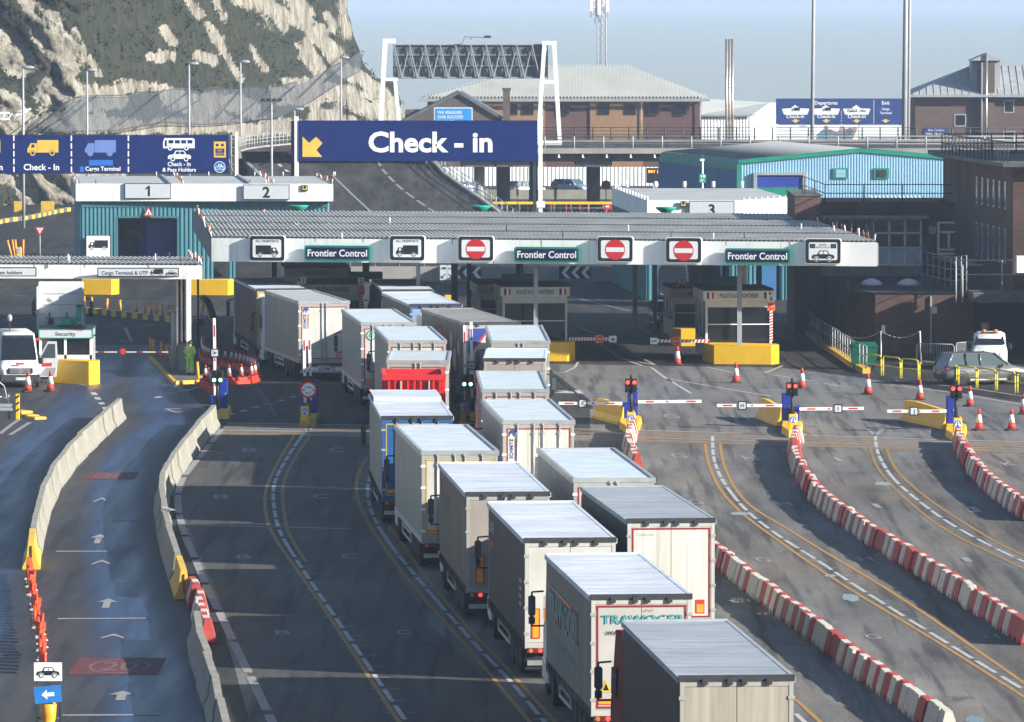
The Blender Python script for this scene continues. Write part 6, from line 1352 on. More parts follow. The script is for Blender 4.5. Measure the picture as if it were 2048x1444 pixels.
def schmitz_far(b, pl, zd0, zd1):
    schmitz(b, pl, zd0, zd1); b.rect(pl, -1.14, 1.55, -.66, 1.85, SIGNWHITE, .008); b.rect(pl, -1.14, 1.55, -.95, 1.85, BLUETXT, .012); b.text(pl, 'TIR', -.9, 1.60, .2, BLUETXT, .016, .01); b.rect(pl, -1.1, .52, 1.1, .72, SIGNWHITE, -.04); b.text(pl, 'SCHMITZ', .15, .55, .14, BLACK, -.03, .02)
def trawoger_side(b, pl, L):
    b.text(pl, 'TRAWOGER', -(L-1.0), 2.35, .75, TEALTXT2, .004, .015, align='l', width=8.2); b.text(pl, 'www.trawoger.pl', -(L-2.0), 1.7, .34, TEALTXT2, .004, .004, align='l', width=6.4)
    b.tube(pl.p(-(L-1.2), 3.25, .006), pl.p(-(L-9), 3.15, .006), .02, ORTXT, 4)
def trawoger_rear(b, pl, zd0, zd1):
    b.text(pl, 'TRAWOGER', .05, 3.27, .22, TEALTXT, .03, .010, width=2.1); b.text(pl, 'www.trawoger.pl', -.15, 2.98, .16, DKTXT, .03, .004, width=1.5); b.text(pl, '80  90', .2, 3.57, .06, REDTXT, .03, .003)
    b.poly(pl, [(-1.05, zd0+.45), (-.75, zd0+.45), (-.9, zd0+.75)], SIGNYELLOW, .012); b.poly(pl, [(-.98, zd0+.49), (-.82, zd0+.49), (-.9, zd0+.67)], BLACK, .016)
def frue_rear(b, pl, zd0, zd1):
    b.text(pl, 'FRUEHAUF', .75, 3.48, .09, ORTXT, .012, .015); b.rect(pl, -1.1, zd0+.1, -.85, zd0+.95, MARKR, .012); b.rect(pl, -1.06, zd0+.13, -.89, zd0+.92, MARKY, .016); b.text(pl, '60', -.62, zd0+.80, .16, BLACK, .014, .004); b.text(pl, '80', -.62, zd0+.3, .16, BLACK, .014, .004)
def frue_side(b, pl, L):
    b.text(pl, 'S LINE', -(L-.7), 3.2, .34, PALETXT, .004, .02, align='l', width=1.7); b.text(pl, 'CARGO', -(L-.8), 2.78, .16, ORTXT, .004, .01, align='l', width=1.4)
    for k in range(4): b.rect(pl, -1.6, 2.0+.22*k, -.9, 2.1+.22*k, PALETXT, .004)
def taupe_side(b, pl, L): b.text(pl, 'Logistics', -(L-1.3), 2.9, .42, DKTXT, .004, .01, align='l', width=3.6); b.poly(pl, [(-(L-.5), 3.2), (-(L-1.1), 3.2), (-(L-.8), 3.6)], REDTXT, .006)
def taupe_rear(b, pl, zd0, zd1): b.rect(pl, -1.0, zd0+.1, -.72, zd0+1.0, MARKR, .012); b.rect(pl, -.95, zd0+.13, -.77, zd0+.97, MARKY, .016); b.text(pl, '60', -.5, zd0+.15, .2, DKTXT, .012, .006)
lorry('lorry with grimy beige rear doors, dark side curtain and red cab, last in the queue', (1358, 1352), (1589, 1350), (1245, 1239), S_DARK, R_GREY, D_BEIGE, F_GREY, C_RED, artic=1.0, lights=False, markers=False, bar_n=0)
lorry('grey curtain lorry with TRAWOGER in teal on its silver doors', (1182, 1190), (1383, 1188), (1092, 1108), S_GREY, R_WHITE, D_SILVER, F_WHITE, C_WHITE, contour=DARKRED, bar_n=0, draw_side=trawoger_side, draw_rear=trawoger_rear, artic=-2.0, lights=True)
lorry('slate curtain lorry with plain white doors lettered FRUEHAUF in orange', (1048, 1076), (1233, 1076), (975, 1002), S_SLATE, R_WHITE, D_WHITE, F_WHITE, C_WHITE, draw_rear=frue_rear, draw_side=frue_side, artic=-2.5, bar_n=0, markers=False, lights=True)
lorry('taupe curtain lorry with taupe doors between the slate lorry and the yellow framed one', (931, 984), (1101, 984), (877, 924), S_TAUPE, R_WHITE, D_TAUPE, F_GREY, C_WHITE, draw_side=taupe_side, draw_rear=taupe_rear, artic=-2.5, bar_n=2, markers=False, lights=True)
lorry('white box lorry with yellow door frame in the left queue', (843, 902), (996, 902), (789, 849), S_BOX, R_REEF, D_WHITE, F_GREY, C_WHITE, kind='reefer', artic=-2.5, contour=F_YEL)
lorry('pale sided lorry with bright blue rear doors and a stepped white roof', (762, 833), (907, 831), (737, 786), S_CREAM, R_WHITE, D_BLUE, F_BLUE, C_BLUE, artic=-2.0, contour=F_YEL, step=True, marker_col=MARKY)
def box_rear(b, pl, zd0, zd1): b.text(pl, 'Lamberet', -.72, 3.5, .09, BLUETXT, .012, .004); b.poly(pl, [(.15, 2.9), (.5, 2.9), (.56, 3.3), (.45, 3.45), (.2, 3.4)], BLUETXT, .012)
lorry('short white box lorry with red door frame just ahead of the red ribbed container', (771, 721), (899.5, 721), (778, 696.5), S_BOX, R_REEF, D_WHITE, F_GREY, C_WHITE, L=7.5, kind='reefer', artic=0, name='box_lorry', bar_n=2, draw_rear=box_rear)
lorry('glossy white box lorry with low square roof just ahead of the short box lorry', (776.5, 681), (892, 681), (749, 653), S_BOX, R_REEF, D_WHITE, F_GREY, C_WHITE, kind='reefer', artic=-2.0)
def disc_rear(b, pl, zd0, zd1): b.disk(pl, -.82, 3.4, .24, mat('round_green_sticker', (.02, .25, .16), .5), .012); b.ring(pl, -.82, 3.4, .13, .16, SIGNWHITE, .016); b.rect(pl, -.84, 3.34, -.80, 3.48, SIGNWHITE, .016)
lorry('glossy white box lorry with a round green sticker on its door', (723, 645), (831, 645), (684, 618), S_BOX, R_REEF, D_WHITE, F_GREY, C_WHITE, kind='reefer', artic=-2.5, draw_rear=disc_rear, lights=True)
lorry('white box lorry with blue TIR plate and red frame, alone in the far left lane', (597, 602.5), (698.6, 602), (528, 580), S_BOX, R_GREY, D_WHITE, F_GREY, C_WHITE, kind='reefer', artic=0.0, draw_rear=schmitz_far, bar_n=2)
lorry('maroon curtain lorry with orange edged doors, farthest in the left lane', (514, 577), (612, 577), (468, 555), S_MAROON, R_WHITE, D_WHITE, F_YEL, C_WHITE, artic=-2.5, bar_n=0, marker_col=MARKY)
# second queue
lorry('dark grey curtain lorry with grimy white streaked doors outlined in red', (1254, 1038), (1430, 1036), (1162.5, 971.5), S_DKGREY, R_GREY, D_DIRTY, F_WHITE, C_WHITE, artic=-2.0, contour=DARKRED, bar_n=0, markers=False, draw_rear=lambda b, pl, z0, z1: (b.text(pl, 'CURTAIN', -.75, 3.5, .08, PALETXT, .012, .004), b.rect(pl, .72, z0+.15, .98, z0+.55, MARKR, .012), b.rect(pl, .75, z0+.18, .95, z0+.42, MARKY, .016)))
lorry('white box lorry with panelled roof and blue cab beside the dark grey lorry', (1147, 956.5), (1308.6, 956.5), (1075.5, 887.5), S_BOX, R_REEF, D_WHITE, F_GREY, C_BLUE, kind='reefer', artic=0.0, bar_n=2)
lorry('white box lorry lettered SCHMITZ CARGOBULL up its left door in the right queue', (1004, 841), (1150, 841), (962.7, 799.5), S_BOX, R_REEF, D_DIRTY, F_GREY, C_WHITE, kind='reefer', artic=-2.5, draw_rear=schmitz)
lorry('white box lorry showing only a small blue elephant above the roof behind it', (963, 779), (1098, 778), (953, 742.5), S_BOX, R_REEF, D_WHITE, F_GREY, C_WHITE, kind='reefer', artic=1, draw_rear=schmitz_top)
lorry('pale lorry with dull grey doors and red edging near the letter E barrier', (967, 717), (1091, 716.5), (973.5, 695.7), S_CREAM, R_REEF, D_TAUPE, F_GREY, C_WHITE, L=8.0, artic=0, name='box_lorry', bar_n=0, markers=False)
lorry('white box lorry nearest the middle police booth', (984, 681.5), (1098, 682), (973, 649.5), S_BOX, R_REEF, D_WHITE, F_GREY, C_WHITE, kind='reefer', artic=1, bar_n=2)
def euro_side(b, pl, L):
    for y, z, r in ((4.3, 2.9, .42), (3.2, 2.1, .5), (2.0, 2.7, .34), (5.2, 1.9, .4)): b.disk(pl, -y, z, r, PALETXT, .004, 18, r*1.1)
    b.text(pl, 'EURO', -(L-4.2), 2.3, .7, DKTXT, .004, .03, align='l', width=3.2); b.disk(pl, -(L-6.2), 3.2, .3, REDTXT, .006); b.disk(pl, -(L-5.6), 3.25, .28, BLUETXT, .007); b.text(pl, 'LOGISTIC', -3.8, 1.45, .28, DKTXT, .004, .03, width=4.4)
def euro_rear(b, pl, zd0, zd1): b.poly(pl, [(-1.15, 3.72), (-.2, 3.72), (-.6, 3.2), (-1.15, 2.6)][::-1], BLUETXT, .012); b.poly(pl, [(-.2, 3.72), (-.1, 3.72), (-.55, 3.1), (-1.15, 2.45), (-1.15, 2.6), (-.6, 3.2)], REDTXT, .012)
lorry('long grey brown curtain lorry with pale spots on its side and blue and red doors', (932.5, 644), (1038, 644.5), (843, 613), S_TAUPE, tone('brown_tarpaulin_roof', (.25, .24, .22), streak=.5, sscale=(3, .6, 1)), D_WHITE, F_GREY, C_WHITE, artic=0.0, draw_side=euro_side, draw_rear=euro_rear, bar_n=2)
lorry('grey curtain lorry with pale blue rear doors ahead of the spotted one', (821, 607.5), (922, 608), (764.5, 583.5), S_TAUPE, R_WHITE, D_PBLUE, F_BLUE, C_WHITE, artic=-2.0, bar_n=2)
lorry('black curtain lorry farthest ahead in the right queue', (763, 578.5), (869, 579.5), (740, 558), S_BLACK, R_WHITE, D_TAUPE, F_GREY, C_BLACK, artic=2, bar_n=0, lights=False)
# red ribbed container lorry
a = G(766, 749, 3.75); c = G(890, 749, 3.75); org = (a+c)/2; org.z = 0
t = thing('container_lorry', 'lorry carrying an open bright red ribbed container behind the short white box lorry', 'lorry', org, R(1.5), 'queue of lorries'); hw = 1.22; CRED = mat('container_red', (.58, .02, .022), .45, var=.1, streak=.15, dirt=(.2, .05, .04)); L = 5.0
b = MB()
b.box(-hw, -hw+.08, 0, L, 1.1, 3.7, CRED); b.box(hw-.08, hw, 0, L, 1.1, 3.7, CRED); b.box(-hw, hw, L-.08, L, 1.1, 3.7, CRED); b.box(-hw, hw, .02, .08, 1.1, 3.6, CRED); b.box(-hw+.08, hw-.08, .08, L-.08, 1.1, 1.2, CRED)
for k in range(9): x = -hw+.2+k*.26; b.box(x-.05, x+.05, -.09, .015, 1.15, 3.5, CRED)
for k in range(12): 
    y = .3+k*.4
    for sx in (-1, 1): b.box(sx*hw-.06, sx*hw+.06, y-.05, y+.05, 1.15, 3.5, CRED)
b.box(-hw-.07, hw+.07, -.10, .09, 3.52, 3.74, CRED)
for sx in (-1, 1): b.box(sx*hw-.08, sx*hw+.08, .1, L, 3.55, 3.74, CRED)
b.build('container', t)
b = MB(); b.tube((-.55, -.13, 1.1), (-.55, -.13, 3.5), .04, GREYCONC, 6); b.tube((.6, -.13, 1.1), (.6, -.13, 3.5), .04, GREYCONC, 6); b.build('locking_bar', t)
b = MB(); b.box(-.5, .5, -.3, L+1.9, .6, 1.08, CHAS); b.box(-1.2, 1.2, -.35, -.25, .5, .9, CHAS); b.build('chassis', t)
b = MB(); b.box(-1.2, 1.2, L+.25, L+2.0, .5, 3.2, C_WHITE, .1); b.build('cab', t)
for sx in (-1, 1):
    b = MB(); b.box(sx*1.36-.09, sx*1.36+.09, L+1.7, L+1.85, 1.7, 2.6, BLACK, .04); b.tube((sx*1.2, L+1.75, 2.55), (sx*1.36, L+1.75, 2.55), .03, BLACK, 6); b.build('mirror', t)
    b = MB(); b.box(sx*.95-.2, sx*.95+.2, -.42, -.355, .6, .74, TAILRED); b.build('tail_light', t)
    for y in (.9, 2.2, L+1.3): add_wheel(t, sx*1.05, y, .51, sx > 0)
# dark blue lorry standing in bay 1 (seen through the doorway) and its cab poking out left of the shed
Yt = 452; t = thing('articulated_lorry', 'dark blue lorry with yellow lettering parked inside check-in bay 1', 'lorry', ((342-CX)*pxm(Yt), Yt-8.5, 0), R(17)); s = pxm(Yt); DB = tone('dark_blue_curtain', (.035, .065, .26), streak=.1); L = 13.0
for nm, x0, x1 in (('curtain', -1.28, -1.25), ('curtain', 1.25, 1.28)): b = MB(); b.box(x0, x1, .02, L, .95, 3.95, DB); b.build(nm, t)
b = MB(); b.box(-1.245, 1.245, 0, L+.01, 3.9, 4.0, DKSTEEL); b.build('roof', t); b = MB(); b.box(-1.245, 1.245, .0, .05, 1.1, 3.89, DB); b.build('rear_door', t)
b = MB(); pl = Plane((-1.285, 0, 0), (0, -1, 0), (0, 0, 1)); b.text(pl, 'Transmec', -8.3, 2.7, .75, SIGNYELLOW, .004, .03, align='l', width=7.2); b.text(pl, 'Group', -8.0, 1.9, .5, SIGNYELLOW, .004, .02, align='l', width=4.4); b.rect(pl, -L+.2, 1.25, -.2, 1.30, PALESTEEL, .004); b.build('side_lettering', t)
b = MB(); b.box(-.5, .5, .2, L+1, .6, .9, CHAS); b.build('chassis', t)
cab(t, L, C_BLUE, R(2))
for y in (2.1, 3.4, 4.7):
    for sx in (-1, 1): add_wheel(t, sx*1.06, y, .51, sx > 0)
# white tractor unit without a trailer seen from behind
Yt = 351; s = pxm(Yt); t = thing('tractor_unit', 'white lorry tractor unit without a trailer seen from behind at the security booth', 'lorry', ((118-CX)*s, Yt, 0), R(1.0))
cab(t, .4, C_WHITE, 0.0, H=3.75)
b = MB(); b.box(-1.1, 1.1, .93, .96, 2.0, 3.5, C_WHITE, .02); b.box(-.8, .8, .90, .95, 1.75, 1.85, PALESTEEL)
for z in (2.5, 3.1): b.box(-1.0, 1.0, .915, .935, z-.02, z+.02, PALESTEEL)
b.build('rear_panel', t)
b = MB()
for x in (-.5, .45): b.tube((x, .8, 1.2), (x-.1, .7, 2.1), .04, BLACK, 6); b.box(x-.14, x+.14, .5, .9, 1.2, 1.75, BLACK, .04)
b.box(-1.2, 1.2, -2.4, .9, .75, 1.15, CHAS); b.lathe([(.5, 0), (.55, .1), (.2, .14)], (0, -.9, 1.16), CHAS, 16); b.build('coupling', t)
for sx in (-1, 1): b = MB(); b.box(sx*1.0-.22, sx*1.0+.22, -2.85, -2.78, .75, .9, CHAS); b.box(sx*1.0-.1, sx*1.0+.1, -2.9, -2.86, .78, .87, TAILRED); b.build('tail_light', t)

# ================================================================== cars and vans
def loft_body(mb, secs, m, smooth=True):      # secs: list of (y, [(x,z)...half outline from bottom centre up to the roof centre])
    n = len(secs[0][1]); vs = []
    for y, pr in secs:
        vs += [(-x, y, z) for x, z in pr] + [(x, y, z) for x, z in reversed(pr)]
    k = 2*n; fs = []
    for i in range(len(secs)-1):
        for j in range(k): fs.append((i*k+j, i*k+(j+1) % k, (i+1)*k+(j+1) % k, (i+1)*k+j))
    fs.append(tuple(range(k))[::-1]); fs.append(tuple((len(secs)-1)*k+j for j in range(k)))
    mb.add(vs, fs, m, smooth)
def car(label, loc, rz, paintm, kind='estate', L=4.5, W=1.82, H=1.52, name='parked_car', cat='car', group=None, wheelm=None, rear_lit=False):
    t = thing(name, label, cat, loc, rz, group); hw = W/2
    def sec(y, zb, zs, zr, w_, wr): return (y, [(w_*.80, zb), (w_*.97, zb+.12), (w_, (zb+zs)/2), (w_*.96, zs), (wr, zr-.05) if zr > zs+.1 else (w_*.85, zs+.02), (wr*.55, zr) if zr > zs+.1 else (w_*.4, zs+.04)])
    # front towards +Y
    ys = [-L/2, -L/2+.12, -L/2+.75, -.35, .55, L/2-1.30, L/2-.95, L/2-.25, L/2]
    b = MB(); loft_body(b, [sec(ys[0], .42, .85, .85, hw*.86, 0), sec(ys[1], .28, .92, .92, hw*.95, 0), sec(ys[2], .22, .95, .95, hw, 0), sec(ys[3], .2, .95, .95, hw, 0), sec(ys[4], .2, .95, .95, hw, 0), sec(ys[5], .2, .95, .95, hw, 0), sec(ys[6], .22, .93, .93, hw, 0), sec(ys[7], .25, .78, .78, hw*.92, 0), sec(ys[8], .35, .66, .66, hw*.74, 0)], paintm)
    b.build('body', t)
    yr0 = -L/2+.10 if kind != 'hatch' else -L/2+.2; yr1 = yr0+(.34 if kind == 'estate' else .5); yf1 = .35; yf0 = L/2-1.05
    q = lambda y, w_, z: [(-w_, y, z), (w_, y, z)]
    b = MB(); wb, wt = hw*.95, hw*.78
    A0, A1, A2, A3 = (yr0, wb, .93), (yr1, wt, H-.05), (yf1, wt, H-.03), (yf0, wb*.93, .93)
    pts = []
    for y, w_, z in (A0, A1, A2, A3): pts += q(y, w_, z)
    b.add(pts, [(2, 3, 5, 4)], paintm, True); b.box(-wt, wt, yr1, yf1, H-.06, H-.02, paintm, .02)
    for sx in (0, 1):
        for i, j in ((0, 1), (3, 2)): b.tube(pts[2*i+sx], pts[2*j+sx], .055, paintm, 6)
        for f in (.30, .66):
            lo = Vector(pts[0+sx]).lerp(Vector(pts[6+sx]), .12+.62*f); hi = Vector(pts[2+sx]).lerp(Vector(pts[4+sx]), f); b.tube(lo, hi, .05, BLACK if f < .5 else paintm, 6)
        b.tube(pts[0+sx], pts[6+sx], .03, ALU, 6)
    b.build('roof', t)
    b = MB(); e = .985
    S = lambda p: (p[0]*e, p[1], p[2]-.01)
    p = [S(v) for v in pts]
    b.add(p, [(0, 2, 4, 6), (7, 5, 3, 1), (1, 3, 2, 0), (6, 4, 5, 7)], CARGLASS); b.build('window', t)
    b = MB()
    for sx in (-1, 1):
        x = sx*(hw+.004)
        for y in (-.62, .38): b.box(x-.004, x+.004, y-.008, y+.008, .32, .90, BLACK)
        b.box(x-.02, x+.012, -L/2+1.3, L/2-1.3, .24, .30, ALU); b.box(x-.02, x+.008, -L/2+1.25, L/2-1.25, .16, .235, BLACK)
        for y in (-.45, .55): b.box(x-.01, x+.02, y-.09, y+.09, .76, .80, paintm)
        for y in (-L/2+.85, L/2-.85): b.lathe([(.37, 0), (.40, 0)], (x+sx*.004, y, .33), BLACK, 22, 'X', cap=False)
    b.build('door_trim', t)
    for sx in (-1, 1):
        b = MB(); b.box(sx*hw*.80-.13, sx*hw*.80+.13, -L/2+.02, -L/2+.14, .72, .95, TAILRED if rear_lit else LAMPOFFR, .03); b.build('tail_light', t)
        b = MB(); b.box(sx*hw*.72-.18, sx*hw*.72+.18, L/2-.3, L/2-.08, .60, .76, SIGNWHITE, .04); b.build('headlight', t)
        b = MB(); b.box(sx*(hw+.09)-.09, sx*(hw+.09)+.09, yf0-.55, yf0-.42, .92, 1.06, paintm, .03); b.build('mirror', t)
        for y in (-L/2+.85, L/2-.85):
            o = add_wheel(t, sx*(hw-.08), y, .33, sx > 0, sc=.645)
    b = MB(); b.rect(facing((0, -L/2-.005, 0)), -.26, .55, .26, .66, SIGNYELLOW, .004); b.build('number_plate', t)
    return t
def van(label, loc, rz, paintm, L=4.4, W=1.82, H=1.85, nose=1.2, name='parked_van', front_glass=True, beacon=False, door=False, group=None):
    t = thing(name, label, 'van', loc, rz, group); hw = W/2
    def sec(y, zb, zs, zr, w_, wr): return (y, [(w_*.85, zb), (w_, zb+.15), (w_, zs), (w_*.97, zs+.1), (wr, zr-.12), (wr*.75, zr)])
    b = MB(); yb, yf = -L/2, L/2
    loft_body(b, [sec(yb, .35, .9, H-.05, hw*.97, hw*.86), sec(yb+.15, .28, .95, H, hw, hw*.88), sec(yf-nose-.9, .25, .95, H, hw, hw*.87), sec(yf-nose-.35, .25, .95, H-.1, hw, hw*.83), sec(yf-nose*.55, .25, 1.0, 1.0+.28, hw, hw*.95), sec(yf-.15, .28, .85, .98, hw*.93, hw*.8), sec(yf, .4, .7, .85, hw*.8, hw*.6)], paintm)
    b.build('body', t)
    b = MB(); ys, zs_ = yf-nose*.55, 1.30; yt, zt_ = yf-nose-.35, H-.14
    b.quad((hw*.88, ys-.02, zs_+.04), (-hw*.88, ys-.02, zs_+.04), (-hw*.76, yt+.04, zt_), (hw*.76, yt+.04, zt_), GLASS)
    for sx in (-1, 1): x = sx*hw*1.0; xt = sx*hw*.90; qd = [(x+sx*.012, yf-nose-1.35, 1.10), (x+sx*.012, yf-nose*.62, 1.10), (xt+sx*.012, yt-.10, H-.32), (xt+sx*.012, yf-nose-1.35, H-.3)]; b.add(qd, [(0, 1, 2, 3)], GLASS)
    pl = facing((0, yb-.006, 0)); b.rect(pl, -hw*.78, 1.05, hw*.78, H-.28, GLASS, .01); b.build('window', t)
    for sx in (-1, 1):
        b = MB(); b.box(sx*hw*.86-.07, sx*hw*.86+.07, yb-.03, yb+.08, .75, 1.15, LAMPOFFR, .02); b.build('tail_light', t)
        b = MB(); b.box(sx*hw*.70-.15, sx*hw*.70+.15, yf-.28, yf-.02, .74, .95, SIGNWHITE, .05); b.build('headlight', t)
        b = MB(); b.box(sx*(hw+.12)-.1, sx*(hw+.12)+.1, yf-nose-.05, yf-nose+.08, 1.1, 1.4, BLACK, .03); b.tube((sx*hw, yf-nose, 1.15), (sx*(hw+.1), yf-nose, 1.18), .03, BLACK, 6); b.build('mirror', t)
        for y in (yb+.85, yf-.85): add_wheel(t, sx*(hw-.1), y, .34, sx > 0, sc=.66)
    if beacon: b = MB(); b.tube((-.45, .2, H+.03), (.45, .2, H+.03), .04, BLACK, 6); b.lathe([(.11, 0), (.11, .14), (.0, .17)], (-.3, .2, H+.04), AMBER, 12); b.lathe([(.11, 0), (.11, .14), (.0, .17)], (.3, .2, H+.04), AMBER, 12); b.build('beacon', t)
    return t
CARGREY = mat('car_grey_paint', (.19, .188, .183), .3, .5, var=.05, coat=.5); CARSILV = mat('car_silver_paint', (.42, .44, .45), .3, .5, var=.05, coat=.5); CARBLUE = mat('car_blue_paint', (.05, .12, .32), .3, .3, var=.05, coat=.5); CARPBLUE = mat('car_pale_blue_paint', (.26, .36, .52), .3, .4, var=.05, coat=.5); CARDARK = mat('car_dark_paint', (.035, .036, .038), .3, .3, var=.05, coat=.5)
p = G(1966, 770)
t = car('dark grey estate car parked behind the yellow hoop rails', (p.x, p.y+1.0, 0), R(-72), CARGREY, L=4.55, H=1.60)
b = MB(); pl = Plane((.915, 0, 0), (0, 1, 0), (0, 0, 1)); b.text(pl, 'School of Driving', .1, .62, .13, DKTXT, .006, .004, width=1.0); b.build('door_lettering', t)
p = G(1984, 742); van('small white van with orange roof beacons parked beside the dark brick wall', (p.x, p.y+1.8, 0), R(176), C_WHITE, L=4.3, H=1.86, beacon=True)
p = G(24, 776)
t = van('white high-roofed van facing the camera with its passenger door open', (p.x, p.y+2.8, 0), R(188), C_WHITE, L=5.9, W=2.0, H=2.65, nose=1.5)
b = MB(); b.box(-.62, .62, 2.955, 2.99, .72, .98, BLACK, .02); b.box(-.98, .98, 2.86, 2.98, .35, .68, DKSTEEL, .05)
for z in (.78, .85, .92): b.box(-.5, .5, 2.99, 2.995, z-.012, z+.012, PALESTEEL)
b.ring(Plane((0, 3.0, .85), (-1, 0, 0), (0, 0, 1)), 0, 0, .10, .125, PALESTEEL, .004)
for a_ in (90, 210, 330): b.tube((0, 3.006, .85), (.11*math.cos(R(a_)), 3.006, .85+.11*math.sin(R(a_))), .012, PALESTEEL, 5)
b.build('grille', t)
b = MB(); pl = Plane((0, 2.99, 0), (-1, 0, 0), (0, 0, 1)); b.rect(pl, -.27, .40, .27, .52, SIGNWHITE, .0); b.text(pl, 'LM63 WKU', 0, .425, .075, BLACK, .004, .006); b.rect(pl, -.27, .40, -.22, .52, NAVY, .005); b.build('number_plate', t)
b = MB(); pl = Plane((0, 1.62, 2.38), (-1, 0, 0), (0, -.38, .9)); b.text(pl, 'CV Mobile Testing', 0, -.02, .12, DKTXT, .12, .004, width=1.3); b.rect(Plane((0, 2.66, 1.16), (-1, 0, 0), (0, -.5, .8)), -.2, -.06, .2, .06, SIGNRED, .05); b.build('lettering', t)
b = MB(); b.tube((.35, .4, 2.64), (.35, .4, 3.15), .03, BLACK, 6); b.lathe([(.05, 0), (.12, .05), (.14, .2), (.1, .32), (0, .36)], (.35, .4, 3.15), PALESTEEL, 12); b.tube((-.6, .6, 2.72), (.7, .6, 2.72), .04, PALESTEEL, 6); b.build('roof_lamp', t)
b = MB(); hinge = Vector((-1.0, 1.15, 0)); dd = Vector((-.93, .22, 0)).normalized()
pl = Plane(hinge+Vector((0, 0, 0)), (-dd.x, -dd.y, 0), (0, 0, 1))
D = lambda pts: [hinge+dd*x+Vector((0, 0, z)) for x, z in pts]
out = [(0, .45), (.9, .45), (.98, 1.3), (.93, 2.2), (.5, 2.2), (.08, 1.4)]; win = [(.15, 1.38), (.88, 1.38), (.86, 2.08), (.52, 2.08)]
nd = Vector((dd.y, -dd.x, 0)); 
o1 = D(out); k = len(out); b.add(o1+[v+nd*.07 for v in o1], [tuple(range(k)), tuple(range(2*k-1, k-1, -1))]+[(i, k+i, k+(i+1) % k, (i+1) % k) for i in range(k)], C_WHITE)
for off in (-.006, .076): b.add([v+nd*off for v in D(win)], [(0, 1, 2, 3)], CARGLASS)
for off in (-.008, .078): b.add([v+nd*off for v in D([(.2, .95), (.7, .98), (.7, 1.15), (.2, 1.12)])], [(0, 1, 2, 3)], SIGNRED); b.add([v+nd*off for v in D([(.05, .5), (.8, .5), (.9, .9), (.4, .9)])], [(0, 1, 2, 3)], PALESTEEL)
b.build('open_door', t)
p = G(1050, 392); car('small silver hatchback parked under the flyover', (p.x, p.y+1, 0), R(-55), CARSILV, L=3.9, W=1.7, H=1.46, kind='hatch')
p = G(1144, 389); car('pale blue silver car facing right under the flyover', (p.x, p.y+1, 0), R(-128), CARPBLUE, L=4.1, W=1.75, H=1.5)
p = G(932, 394); car('blue car partly hidden by the ramp parapet under the flyover', (p.x, p.y, 0), R(-60), CARBLUE, L=4.2, W=1.75, H=1.48)
p = G(1338, 657); car('dark car waiting in the shade beside the UK border booth', (p.x, p.y+2, 0), R(186), CARDARK, L=4.4)
p = G(1348, 614); van('dark high-roofed van in the shade inside bay 3', (p.x, p.y+2.9, 0), R(180), CARDARK, L=5.8, W=2.0, H=2.6, nose=1.4)
# ================================================================== water filled and concrete barriers
FADEDRED = mat('faded_red_plastic', (.42, .055, .045), .65, var=.35, streak=.5, dirt=(.34, .19, .14), scale=.6, sscale=(2, 2, 2)); OFFWHITE = mat('grimy_white_plastic', (.58, .545, .46), .65, var=.18, streak=.6, dirt=(.26, .22, .17), scale=.6, sscale=(2, 2, 3))
def block_mesh(m, L=1.0):
    b = MB(); q = .22; 
    prof = [(-.25, 0), (-.25, .14), (-.20, .32), (-.10, .70), (.10, .70), (.20, .32), (.25, .14), (.25, 0)]
    n = len(prof); ys = [-L/2+.02, -L/2+.06, -.16, -.12, .12, .16, L/2-.06, L/2-.02]; sh = [.95, 1, 1, .97, .97, 1, 1, .95]
    vs = [(x*s_, y, z if z > .01 else (.0 if s_ == 1 else .09)) for y, s_ in zip(ys, sh) for x, z in prof]
    fs = [(i*n+k, i*n+(k+1) % n, (i+1)*n+(k+1) % n, (i+1)*n+k)[::-1] for i in range(len(ys)-1) for k in range(n)] + [tuple(range(n)), tuple(range((len(ys)-1)*n, len(ys)*n))[::-1]]
    b.add(vs, fs, m); return mesh_of(b, 'barrier_block')
BR_ME, BW_ME = block_mesh(FADEDRED), block_mesh(OFFWHITE)
def walk(px, step, z=0.0, sm=True):
    P = [G(u, v) for u, v in (smooth_px(px) if sm else px)]; out = []; need = step/2
    for a, b_ in zip(P, P[1:]):
        d = (b_-a); l = d.length
        if l < 1e-6: continue
        while need <= l: out.append((a+d*(need/l), math.atan2(-d.x, d.y))); need += step
        need -= l
    return out
def run_blocks(px, where, first=0, seq=None):
    for k, (p, rz) in enumerate(walk(px, 1.0)):
        rr = random.Random(k*31+len(where)); red = (k+first) % 2 == 0
        if rr.random() < .06: red = not red
        o = bpy.data.objects.new('barrier_block', BR_ME if red else BW_ME); COL.objects.link(o); o.location = (p.x+rr.uniform(-.07, .07), p.y+rr.uniform(-.05, .05), 0); o.rotation_euler = (rr.uniform(-.01, .01), rr.uniform(-.02, .02), rz+rr.uniform(-.035, .035))
        c = 'red' if red else 'white'
        tag(o, 'faded %s plastic barrier block in the %s' % (c, where), 'barrier', '%s plastic blocks in the %s' % (c, where))
run_blocks([(1418, 1118), (1462, 1150), (1515, 1192), (1562, 1228), (1612, 1268), (1667, 1308), (1722, 1352), (1792, 1402), (1870, 1456), (1900, 1480)], 'run beside lane G behind the lorries')
run_blocks([(1264, 868), (1258, 893), (1262, 918), (1275, 945)], 'short run below the letter F barrier')
run_blocks([(1595, 882), (1588, 905), (1594, 937), (1614, 975), (1644, 1013), (1696, 1053), (1757, 1096), (1838, 1145), (1908, 1191), (1978, 1238), (2060, 1290)], 'long curved run between lanes H and I')
run_blocks([(1918, 886), (1924, 910), (1950, 950), (1990, 990), (2060, 1042)], 'curved run between lanes J and K')
run_blocks([(386, 1196), (400, 1232), (410, 1266), (416, 1290)], 'gap between two concrete walls')
